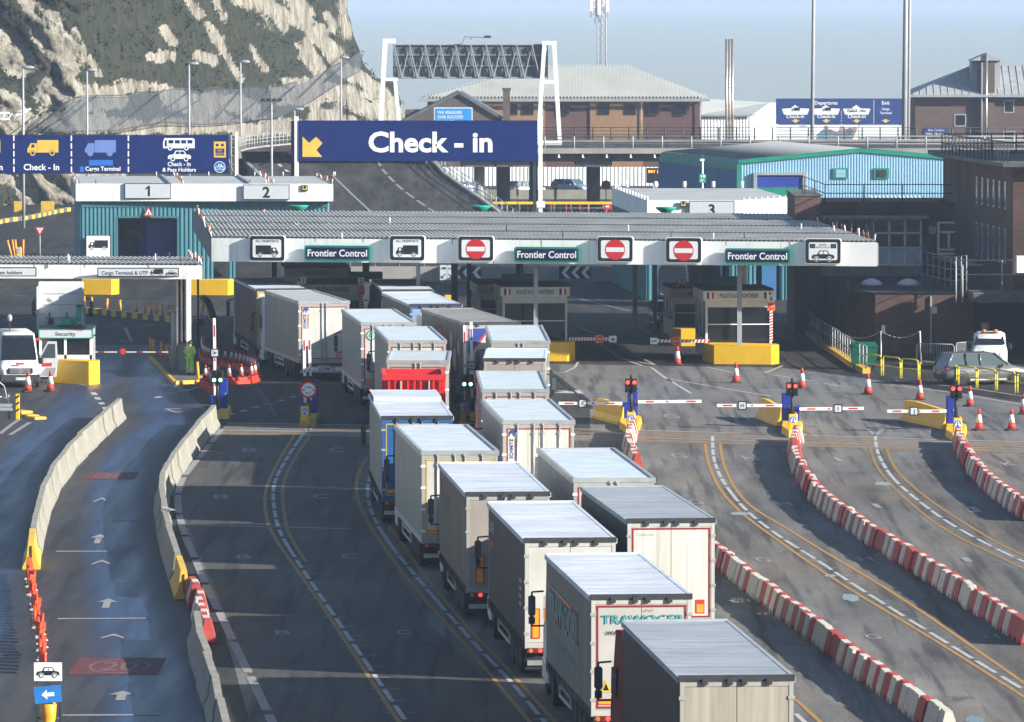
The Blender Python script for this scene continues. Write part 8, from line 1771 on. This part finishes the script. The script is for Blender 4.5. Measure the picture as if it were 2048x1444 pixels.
# barrier sleeve behind cones
p = G(405, 690); t = thing('crash_cushion', 'black and yellow curved crash cushion with a tall dark post behind the cones', 'cushion', (p.x, p.y, 0)); b = MB(); b.path([(0, 0, 2.6), (.35, -.3, 2.3), (.65, -.6, 1.4), (.7, -.8, .0)], .22, mat('cushion_dark', (.03, .035, .03), .6), 10); b.path([(-.14, -.1, 2.55), (.2, -.5, 2.2), (.5, -.8, 1.4)], .06, DULLYELLOW, 6); b.build('body', t); b = MB(); b.tube((-.25, .2, 0), (-.25, .2, 4.0), .06, BLACK, 8); b.build('post', t)
# guard rail stub bottom left beside the van
p = G(30, 838); t = thing('crash_rail', 'grey crash rail end with a yellow hazard plate beside the white van', 'rail', (p.x, p.y, 0)); b = MB(); s = pxm(p.y)
for z in (.45, .62): b.box(-4, .05, -.06, .06, z-.07, z+.07, PALESTEEL, .02)
b.build('rail_beam', t)
for x in (-.3, -1.6): b = MB(); b.tube((x, .1, 0), (x, .1, 1.5 if x < -1 else 1.1), .045, PALESTEEL, 8); b.build('post', t)
b = MB(); b.path([(-2.2, .1, 1.0), (-.6, .1, 1.0), (-.25, .1, .9), (-.25, .1, 0)], .035, PALESTEEL, 6); b.path([(-2.2, .1, 1.9), (-1.0, .1, 1.9), (-.5, .1, 1.5), (-.3, .1, .6)], .035, PALESTEEL, 6); b.build('hand_rail', t)
b = MB(); b.box(.02, .22, -.12, -.04, 0, 1.15, YELLOW, .03)
for k in range(3): b.poly(facing((0, -.12, 0)), [(.03, .3+.3*k), (.21, .42+.3*k), (.21, .52+.3*k), (.03, .40+.3*k)], BLACK, .004)
b.build('hazard_plate', t)
for k, (u, v) in enumerate(((45, 826), (58, 834), (72, 838))):
    p = G(u, v); b = MB(); b.box(-.3, .3, -.5, .5, 0, .12, DULLYELLOW, .02); o = b.build('kerb_block', loc=None); o.location = (p.x, p.y, 0); o.rotation_euler = (0, 0, .5); tag(o, 'flat worn yellow kerb block beside the hazard plate', 'kerb', 'flat yellow kerb blocks')
# ================================================================== lamp posts and small signs
def lamp(label, u, vt, Y, side=1):
    p = A(u, vt, Y); t = thing('street_lamp', label, 'lamp', (p.x, Y, 0), 0, 'street lamps below the cliff'); h = p.z; b = MB(); b.tube((0, 0, 0), (0, 0, h), .13, PALESTEEL, 10, .085); b.build('pole', t)
    b = MB(); b.tube((0, 0, h-.05), (side*.25, -.02, h+.02), .06, PALESTEEL, 8); b.lathe([(.0, -.5), (.10, -.42), (.15, -.1), (.15, .25), (.08, .45), (0, .5)], (side*.42, 0, h+.03), PALESTEEL, 12, 'X'); b.build('lamp_head', t); return t
lamp('grey street lamp at the left edge, nearest the net fence end', 46, 136, 540); lamp('grey street lamp rising behind the lane board above the faded lorry', 174, 141, 590); lamp('grey street lamp rising behind the bus pictogram', 378, 128, 600); lamp('grey street lamp just left of the floodlight mast', 481, 124, 640); lamp('grey street lamp in front of the right end of the net fence', 682, 116, 700); lamp('short street lamp whose head peeps over the white sign post', 589, 219, 640)
Y = 520; p = A(543, 203, Y); t = thing('floodlight_mast', 'slim grey mast with four black floodlights in front of the ramp', 'mast', (p.x, Y, 0)); b = MB(); b.tube((0, 0, 0), (0, 0, p.z), .12, PALESTEEL, 10, .08); b.box(-.9, .9, -.1, .1, p.z-.04, p.z+.04, PALESTEEL); b.build('pole', t)
for k in range(4): b = MB(); x = -.68+.45*k; b.box(x-.19, x+.19, -.2, .15, p.z+.06, p.z+.24, BLACK, .04); b.build('floodlight', t)
p = G(80, 545); s = pxm(p.y)
p = G(80, 523); t = thing('give_way_sign', 'triangular give way sign on a thin grey pole left of the teal shed', 'sign', (p.x, p.y, 0)); s = pxm(p.y); zc = A(0, 462, p.y).z; b = MB(); pl = facing((0, -.06, zc)); b.prism([(-.36, .3), (0, -.36), (.36, .3)], pl, .03, SIGNRED); b.poly(pl, [(-.22, .22), (0, -.18), (.22, .22)], SIGNWHITE, .006); b.text(pl, 'GIVE', 0, .12, .07, BLACK, .01, .006); b.text(pl, 'WAY', 0, .02, .07, BLACK, .01, .006); b.build('panel', t); b = MB(); b.tube((0, 0, 0), (0, 0, zc-.2), .045, PALESTEEL, 8); b.build('pole', t)
for k, (du, tl) in enumerate(((-14, -.25), (-8, -.15), (-4, -.1), (8, .02))): bol(38+du, 516, 'leaning orange post bollard in the bunch left of the give way sign', 'leaning bollards near the give way sign', 1.25, tl)
keep_sign('amber keep left bollard in the bunch of leaning posts near the give way sign', 38, 520)
# yellow black kerb rail below the cliff
t = thing('crash_kerb', 'yellow and black crash kerb curving along the foot of the chalk cliff', 'kerb', G(70, 440)); b = MB()
for k, (p, rz) in enumerate(walk([(-60, 466), (0, 447), (60, 438), (105, 428), (140, 422)], 1.6)):
    b.M = Matrix.Translation(p) @ Matrix.Rotation(rz, 4, 'Z'); b.box(-.2, .2, -.8, .79, 0, .34, DULLYELLOW if k % 2 else DKCONC)
b.build('kerb_stones', t, True)
# twin lane arrow sign
p = G(894, 585); t = thing('lane_arrow_sign', 'twin grey plates with lorry and bus over black arrows on two posts', 'sign', (p.x, p.y, 0)); s = pxm(p.y); z0, z1 = A(0, 560, p.y).z, A(0, 530, p.y).z
for k, (xa, xb) in enumerate(((-14*s, -.5*s), (.5*s, 14*s))):
    b = MB(); pl = facing((0, -.05, 0)); pl_box(b, pl, xa, z0, xb, z1, .04, SIGNGREY); picto(b, pl, 'lorry' if k == 0 else 'bus', (xa+xb)/2, z1-7*s, 10*s, BLACK, SIGNGREY, .006); c_ = ((xa+xb)/2, z0+8*s); sg = -1 if k == 0 else 1
    b.poly(pl, [(c_[0]+sg*5*s, c_[1]-5*s), (c_[0]+sg*5*s, c_[1]+1*s), (c_[0]+sg*2.6*s, c_[1]-1.2*s), (c_[0]-sg*3.6*s, c_[1]+5*s), (c_[0]-sg*5*s, c_[1]+3.6*s), (c_[0]+sg*1.2*s, c_[1]-2.6*s), (c_[0]-sg*1*s, c_[1]-5*s)][::(1 if sg > 0 else -1)], BLACK, .006); b.build('plate', t)
b = MB(); b.tube((-9*s, 0, 0), (-9*s, 0, z1), .04, PALESTEEL, 6); b.tube((9*s, 0, 0), (9*s, 0, z1), .04, PALESTEEL, 6); b.build('post', t)
# exit code sign and pole in front of the turquoise warehouse
Y = 470; t = thing('assembly_sign', 'small green square sign on a white pole in front of the warehouse', 'sign', ((1405-CX)*pxm(Y), Y, 0)); s = pxm(Y); b = MB(); zt = A(0, 322, Y).z; b.tube((0, 0, 0), (0, 0, zt), .06, SIGNWHITE, 8); b.box(-.2, .12, -.15, .05, zt, zt+.16, SIGNWHITE, .03); b.build('pole', t)
b = MB(); pl = facing((0, -.08, 0)); z0, z1 = A(0, 365, Y).z, A(0, 348, Y).z; pl_box(b, pl, -.25, z0, .25, z1, .04, mat('assembly_green', (.0, .30, .17), .5)); b.text(pl, '5C', 0, z0+.08, .17, SIGNWHITE, .006, .01); b.tube((-.2, -.09, z1-.08), (-.05, -.09, z1-.26), .015, SIGNWHITE, 4); b.tube((-.05, -.09, z1-.08), (-.2, -.09, z1-.26), .015, SIGNWHITE, 4); b.rect(pl, .02, z1-.25, .2, z1-.08, SIGNWHITE, .006); b.build('plate', t)
# under the flyover: hoarding, walls, rails, matrix sign
Y = 662; s = pxm(Y); X = lambda u: (u-CX)*s; Z = lambda v: A(0, v, Y).z; t = thing('corrugated_fence', 'tall white corrugated hoarding fence behind the cars under the flyover', 'fence', (X(1100), Y, 0)); b = MB(); corr(b, (X(880), Y), (X(1320), Y), 0, Z(334), WHITE, .4, .06); b.build('sheeting', t, True)
Y = 618; s = pxm(Y); t = thing('concrete_wall', 'low pale concrete wall under the flyover', 'wall', (X(1100), Y, 0)); b = MB(); b.box((960-CX)*s, (1330-CX)*s, Y, Y+.4, 0, .9, CONC); b.build('wall', t, True)
Y = 624; s = pxm(Y); t = thing('steel_crash_rail', 'grey steel crash rail in front of the parked cars under the flyover', 'rail', ((1100-CX)*s, Y, 0)); b = MB(); b.box((960-CX)*s, (1330-CX)*s, Y, Y+.1, A(0, 392, Y).z, A(0, 384, Y).z, PALESTEEL, .03)
for k in range(16): x = (965+24*k-CX)*s; b.box(x-.08, x+.08, Y+.1, Y+.2, 0, A(0, 384, Y).z-.1, DKSTEEL)
b.build('rail_beam', t, True)
Y = 567; s = pxm(Y); t = thing('yellow_crash_rail', 'bright yellow crash rail running under the flyover', 'rail', ((1100-CX)*s, Y, 0)); b = MB()
for v0, v1 in ((408.5, 403.5),): b.box((985-CX)*s, (1246-CX)*s, Y, Y+.12, A(0, v0, Y).z, A(0, v1, Y).z, YELLOW, .03)
for k in range(12): x = (990+22*k-CX)*s; b.box(x-.06, x+.06, Y+.13, Y+.22, 0, 1.15, DKSTEEL)
b.build('rail_beam', t, True)
Y = 565; s = pxm(Y)
t = thing('pedestrian_rail', 'thin steel pedestrian rail in front of the yellow crash rail', 'rail', ((1100-CX)*s, Y+8, 0)); b = MB(); railing(b, [Vector(((1005-CX)*pxm(574), 574, 0)), Vector(((1245-CX)*pxm(574), 574, 0))], 1.05, PALESTEEL, (1.0, .55), 1.5, .022, .028); b.build('rails', t, True)
for k, u in enumerate((1102, 1132, 1160, 1178, 1222)): 
    p = G(u, 430); b = MB(); b.tube((0, 0, 0), (0, 0, 1.0), .04, mat('post_red', (.45, .06, .05), .5), 8); o = b.build('marker_post'); o.location = p; tag(o, 'thin red marker post standing under the flyover', 'post', 'red marker posts')
def disc_sign(label, u, v, r, Y, kind):
    p = A(u, v, Y); t = thing('round_sign', label, 'sign', (p.x, Y, 0)); b = MB(); pl = facing((0, -.05, p.z)); rr = r*pxm(Y); b.prism(circ(0, 0, rr, 20), pl, .03, SIGNRED)
    if kind == 'bar': b.rect(pl, -rr*.7, -rr*.17, rr*.7, rr*.17, SIGNWHITE, .006)
    else: b.ring(pl, 0, 0, rr*.2, rr*.3, DARKRED, .006)
    b.build('panel', t); b = MB(); b.tube((0, 0, 0), (0, 0, p.z), .045, PALESTEEL, 6); b.build('pole', t)
disc_sign('small red disc sign on a pole right of the flyover column', 1212, 370, 9.5, 590, 'x'); disc_sign('small no entry sign under the flyover below the red disc sign', 1213, 413, 8, 570, 'bar')
p = A(1111, 362, 585); t = thing('parking_post', 'grey ticket post with white plates under the flyover', 'post', (p.x, 585, 0)); b = MB(); b.box(-.1, .1, -.05, .1, 0, p.z, PALESTEEL); b.build('pole', t); b = MB(); b.box(-.15, .15, -.12, -.051, p.z-1.2, p.z, SIGNGREY, .02); b.disk(facing((0, -.12, 0)), 0, p.z-.3, .08, BLACK, .004, 10); b.disk(facing((0, -.12, 0)), 0, p.z-.7, .08, BLACK, .004, 10); b.build('plate', t)
p = A(1307, 336, 560); s = pxm(560); t = thing('matrix_sign', 'black electronic sign with glowing orange characters beside the turquoise warehouse', 'sign', (p.x, 560, 0)); z0, z1 = A(0, 366, 560).z, A(0, 336, 560).z; b = MB(); pl = facing((0, 0, 0)); b.box(-14*s, 18*s, 0, .3, z0, z1, BLACK, .04); b.build('panel', t); b = MB(); b.text(pl, 'PAY 12', 2*s, z1-10*s, 6*s, mat('lit_orange_led', (1, .25, .03), emit=2.5, var=0), .01, .0, width=24*s); b.build('led_text', t); b = MB(); b.tube((0, .15, 0), (0, .15, z0), .1, PALESTEEL, 8); b.build('pole', t)
p = A(1035, 377, 560); t = thing('black_post_box', 'black slim post box on a dark pole under the flyover', 'post', (p.x, 560, 0)); b = MB(); b.tube((0, 0, 0), (0, 0, p.z), .04, DKSTEEL, 6); b.box(-.12, .12, -.08, .08, p.z-.6, p.z, DKSTEEL, .02); b.build('pole', t)
# rock net fence on the cliff
t = thing('rockfall_net', 'grey rockfall net on slanting posts along the lower chalk cliff', 'fence', (A(400, 250, 700).x, 700, 3)); NETM = mat('rock_net', (.085, .10, .115), .8, var=.2, alpha=.42)
def wave(tab, x): return lerp_tab(tab, x)
ntop = [(66, 262), (130, 205), (160, 192), (260, 190), (350, 178), (480, 176), (560, 172), (610, 160), (660, 138), (700, 112), (722, 105)]
nbot = [(66, 264), (130, 263), (230, 261), (330, 244), (400, 249), (480, 244), (560, 234), (620, 205), (670, 172), (722, 140)]
b = MB(); vs = []; NN = 60
def netY(u): return lerp_tab(base_uY, u)+1.0
for k in range(NN+1):
    u = 66+(722-66)*k/NN; Y = netY(u); tz = A(u, wave(ntop, u)+2.5*math.sin(k*.9), Y+1.5); bz = A(u, wave(nbot, u)+2*math.sin(k*1.3), Y-4.0)
    for j in range(5): f = j/4; q = tz.lerp(bz, f); q.y -= 1.2*math.sin(f*math.pi); vs.append(q)
b.add(vs, [(k*5+j, (k+1)*5+j, (k+1)*5+j+1, k*5+j+1) for k in range(NN) for j in range(4)], NETM, True); b.build('net', t, True)
b = MB()
for u0, v0, u1, v1 in ((72, 262, 140, 200), (90, 262, 162, 200), (105, 262, 195, 190), (240, 250, 330, 178), (290, 250, 380, 182), (330, 240, 400, 200), (430, 238, 490, 170), (470, 238, 530, 190), (520, 232, 590, 172), (600, 195, 690, 105), (650, 165, 720, 100)):
    Ya = netY(u0)-4.5; Yb_ = netY(u1); b.tube(A(u0, v0, Ya), A(u1, v1, Yb_), .06, DKSTEEL, 5)
b.path([A(u, v, netY(u)+1.4) for u, v in ntop], .04, DKSTEEL, 5); b.path([A(u, v, netY(u)-4.0) for u, v in nbot], .04, DKSTEEL, 5); b.build('net_post', t, True)
# small white stair rail at the far left of the cliff
t = thing('cliff_rail', 'white steel rail structure on the far left of the cliff', 'rail', A(20, 240, 588)); b = MB(); b.path([A(-30, 226, 588), A(20, 226, 588), A(62, 218, 588)], .07, SIGNWHITE, 6); b.path([A(-30, 238, 588), A(20, 238, 588), A(55, 222, 588)], .05, SIGNWHITE, 6)
for u in (-10, 0, 12, 24, 36): b.tube(A(u, 226, 588), A(u-12, 244, 588), .05, SIGNWHITE, 5)
b.build('rails', t, True)
# gull on the concrete wall and gull in flight
def gull(label, c, wing=False, sc=1.0, rz=0.0):
    t = thing('gull', label, 'bird', c, rz); b = MB(); GW = mat('gull_white', (.72, .72, .70), .7, var=.05); GG = mat('gull_grey', (.32, .34, .36), .7, var=.05)
    prof = [(0, -.24), (.035, -.18), (.085, -.05), (.10, .05), (.075, .14), (.05, .19), (.058, .24), (.035, .29), (0, .31)]; vs = []; n = 12
    for r, h in prof:
        for k in range(n): a = 6.2832*k/n; vs.append((r*math.cos(a)*sc, h*sc, (.16 + r*math.sin(a)*.95 + (.07*max(0, (h-.1)/.2)))*sc))
    b.add(vs, [(j*n+k, j*n+(k+1) % n, (j+1)*n+(k+1) % n, (j+1)*n+k)[::-1] for j in range(len(prof)-1) for k in range(n)], GW, True)
    b.tube((0, .30*sc, .22*sc), (0, .36*sc, .21*sc), .014*sc, YELLOW, 6, .004*sc); b.add([(-.05*sc, -.2*sc, .17*sc), (.05*sc, -.2*sc, .17*sc), (.06*sc, -.34*sc, .15*sc), (-.06*sc, -.34*sc, .15*sc)], [(0, 1, 2, 3)], GW)
    if not wing:
        for sx in (-1, 1): b.tube((sx*.03*sc, .0, 0), (sx*.03*sc, .02*sc, .1*sc), .009*sc, YELLOW, 5); b.add([(sx*.10*sc, .1*sc, .19*sc), (sx*.105*sc, -.1*sc, .18*sc), (sx*.03*sc, -.36*sc, .19*sc), (sx*.05*sc, .0, .25*sc)], [(0, 1, 2, 3)], GG)
    else:
        for sx in (-1, 1):
            P = [(0.06, .12, .2), (.06, -.06, .2), (.38, -.02, .34), (.38, .14, .34), (.80, -.14, .26), (.72, .02, .28)]; V = [(sx*x*sc, y*sc, z*sc) for x, y, z in P]
            b.add(V+[(x, y, z-.012*sc) for x, y, z in V], [(0, 1, 2, 3), (3, 2, 4, 5), (9, 8, 7, 6), (11, 10, 8, 9)], GG)
    b.build('body', t); return t
p = G(347, 1085); gull('white gull perched on the concrete wall right of the wet lane', (G(349, 1062).x, G(349, 1082).y, .97), False, .85, R(60)); gull('white gull flying in front of the gantry left leg', A(742, 208, 420), True, 1.1, R(35)); gull('small gull perched on the left rail of the brick roof', (A(1913, 305, 371).x, 371, 10.25), False, 1.1, R(90))
# ================================================================== person in hi-vis
pg = G(380, 757); t = thing('person', 'person in bright yellow-green hi-vis jacket and trousers standing on the kerb island', 'person', (pg.x, pg.y, .16), R(-25))
HV = mat('hi_vis_cloth', (.50, .80, .02), .7, var=.14, scale=7, bump=.5, bscale=9); HV2 = mat('hi_vis_trousers', (.30, .72, .03), .7, var=.14, scale=7, bump=.5, bscale=9); SKIN = mat('skin', (.45, .26, .18), .6, var=.05); HAIR = mat('dark_hair', (.03, .022, .018), .7, var=.3, scale=20); REFL = mat('reflective_band', (.50, .52, .50), .35, var=.05); BOOT = mat('boot_leather', (.03, .028, .026), .6)
def skin_obj(name, verts, edges, radii, m, root=0, sub=2, parent=None):
    me = bpy.data.meshes.new(name); me.from_pydata(verts, edges, []); o = bpy.data.objects.new(name, me); COL.objects.link(o)
    md = o.modifiers.new('skin', 'SKIN'); md.use_smooth_shade = True
    for i, r in enumerate(radii): sv = me.skin_vertices[0].data[i]; sv.radius = (r if isinstance(r, tuple) else (r, r)); sv.use_root = (i == root)
    s_ = o.modifiers.new('sub', 'SUBSURF'); s_.levels = sub; s_.render_levels = sub
    dg = bpy.context.evaluated_depsgraph_get(); dg.update(); m2 = bpy.data.meshes.new_from_object(o.evaluated_get(dg)); bpy.data.objects.remove(o); m2.materials.clear(); m2.materials.append(m)
    o = bpy.data.objects.new(name, m2); COL.objects.link(o); o.parent = parent
    for p_ in m2.polygons: p_.use_smooth = True
    return o
# faces +Y locally (away from the camera, turned to the right); hands folded in front
V = [(0, 0, .92), (0, .01, 1.10), (0, .0, 1.30), (0, -.01, 1.44), (0, .0, 1.52), (0, .03, 1.60), (0, .03, 1.70),      # pelvis..head
     (-.10, 0, .86), (-.11, .02, .48), (-.12, -.01, .09), (.10, 0, .86), (.12, .03, .48), (.13, 0, .09),               # legs
     (-.19, -.01, 1.40), (-.25, .02, 1.12), (-.10, .21, 1.04), (.19, -.01, 1.40), (.25, .02, 1.12), (.10, .22, 1.06), (-.12, .12, .05), (.13, .13, .05), (-.03, .245, 1.04), (.03, .25, 1.055)]
E = [(0, 1), (1, 2), (2, 3), (3, 4), (4, 5), (5, 6), (0, 7), (7, 8), (8, 9), (0, 10), (10, 11), (11, 12), (3, 13), (13, 14), (14, 15), (3, 16), (16, 17), (17, 18), (9, 19), (12, 20), (15, 21), (18, 22)]
RD = [(.15, .11), (.15, .11), (.17, .115), (.12, .08), .052, .085, .075, .085, .06, .042, .085, .06, .042, .068, .048, .034, .068, .048, .034, .038, .038, .03, .03]
body = skin_obj('body', V, E, RD, SKIN, parent=t)
JV = [(0, 0, .86), (0, .01, 1.02), (0, .0, 1.28), (0, -.005, 1.42), (-.2, -.01, 1.39), (-.265, .02, 1.12), (-.13, .19, 1.04), (.2, -.01, 1.39), (.265, .02, 1.12), (.13, .20, 1.06), (0, -.01, 1.50)]
skin_obj('jacket', JV, [(0, 1), (1, 2), (2, 3), (3, 4), (4, 5), (5, 6), (3, 7), (7, 8), (8, 9), (3, 10)], [(.205, .155), (.20, .15), (.21, .15), (.15, .105), .09, .072, .055, .09, .072, .055, (.085, .075)], HV, parent=t)
skin_obj('trousers', [(0, 0, .93), (-.105, 0, .84), (-.12, .02, .48), (-.125, 0, .10), (.105, 0, .84), (.125, .03, .48), (.135, 0, .10)], [(0, 1), (1, 2), (2, 3), (0, 4), (4, 5), (5, 6)], [(.17, .13), .115, .088, .082, .115, .088, .082], HV2, parent=t)
b = MB()
for z, rx, ry in ((1.02, .224, .176), (1.22, .232, .176)): b.lathe([(1, z), (1, z+.055)], (0, 0, 0), REFL, 24)
k = len(b.v)//2; b.v = [Vector((v.x*(.224 if i < k else .230), v.y*(.176), v.z)) for i, v in enumerate(b.v)]
for sx in (-1, 1):
    for z in (.25, .36): b.lathe([(.098, z), (.098, z+.045)], (sx*.123, .008, 0), REFL, 14)
b.build('reflective_band', t)
b = MB(); n = 14; vs = []
for j in range(8):
    a = math.pi*.5*j/7
    for q in range(n): c = 6.2832*q/n; front = max(0, math.sin(c)); vs.append((.088*math.cos(a)*math.cos(c), .03-.012+.102*math.cos(a)*math.sin(c), 1.645+.03*front-(.07*(1-front) if j == 0 else 0)+.115*math.sin(a)))
b.add(vs, [(j*n+q, j*n+(q+1) % n, (j+1)*n+(q+1) % n, (j+1)*n+q) for j in range(7) for q in range(n)], HAIR, True); b.build('hair', t)
b = MB(); b.add([(-.012, .125, 1.63), (.012, .125, 1.63), (0, .15, 1.625), (0, .118, 1.675)], [(0, 1, 2), (1, 3, 2), (3, 0, 2), (0, 3, 1)], SKIN)
for sx in (-1, 1): b.lathe([(0, -.01), (.022, 0), (.026, .008), (0, .012)], (sx*.088, .03, 1.645), SKIN, 8, 'X'); b.disk(Plane((sx*.032, .118, 1.665), (-1, 0, 0), (0, 0, 1)), 0, 0, .010, BOOT, .004, 8)
b.rect(Plane((0, .112, 1.585), (-1, 0, 0), (0, 0, 1)), -.022, -.004, .022, .004, SIGNRED, .006); b.build('face', t)
for sx in (-1, 1):                 # hands with four fingers and a thumb, folded in front
    o = Vector((sx*.065, .235, 1.045)); 
    HVv = [(0, 0, 0), (-sx*.045, .012, 0)]; HE = [(0, 1)]; HR = [(.026, .020), (.030, .016)]
    for f in range(4):
        i0 = len(HVv); zf = .024-.016*f; L_ = (.060, .068, .064, .050)[f]; HVv += [(-sx*.06, .014, zf), (-sx*(.06+L_*.5), .010, zf-.004), (-sx*(.06+L_), -.008, zf-.010)]; HE += [(1, i0), (i0, i0+1), (i0+1, i0+2)]; HR += [.009, .0085, .0075]
    i0 = len(HVv); HVv += [(-sx*.03, .005, .034), (-sx*.055, .0, .052)]; HE += [(0, i0), (i0, i0+1)]; HR += [.010, .0085]
    skin_obj('hand', [tuple(o+Vector(v)) for v in HVv], HE, HR, SKIN, sub=1, parent=t)
for sx, x, y in ((-1, -.12, 0), (1, .13, .0)): b = MB(); b.box(x-.055, x+.055, y-.09, y+.20, 0, .045, BOOT, .015); b.box(x-.05, x+.05, y-.08, y+.13, .045, .10, BOOT, .02); b.build('boot', t)
# ================================================================== sea air
hz = bpy.data.materials.new('sea_haze'); hz.use_nodes = True; t_ = hz.node_tree; t_.nodes.clear()
o_ = t_.nodes.new('ShaderNodeOutputMaterial'); v_ = t_.nodes.new('ShaderNodeVolumePrincipled'); v_.inputs['Color'].default_value = (.58, .74, 1.0, 1); v_.inputs['Density'].default_value = 0.00014; v_.inputs['Anisotropy'].default_value = 0.0
t_.links.new(v_.outputs[0], o_.inputs['Volume'])
b = MB(); b.box(-12500, 12500, -120, 13200, -2.4, 38, hz); b.build('haze', kind='stuff')
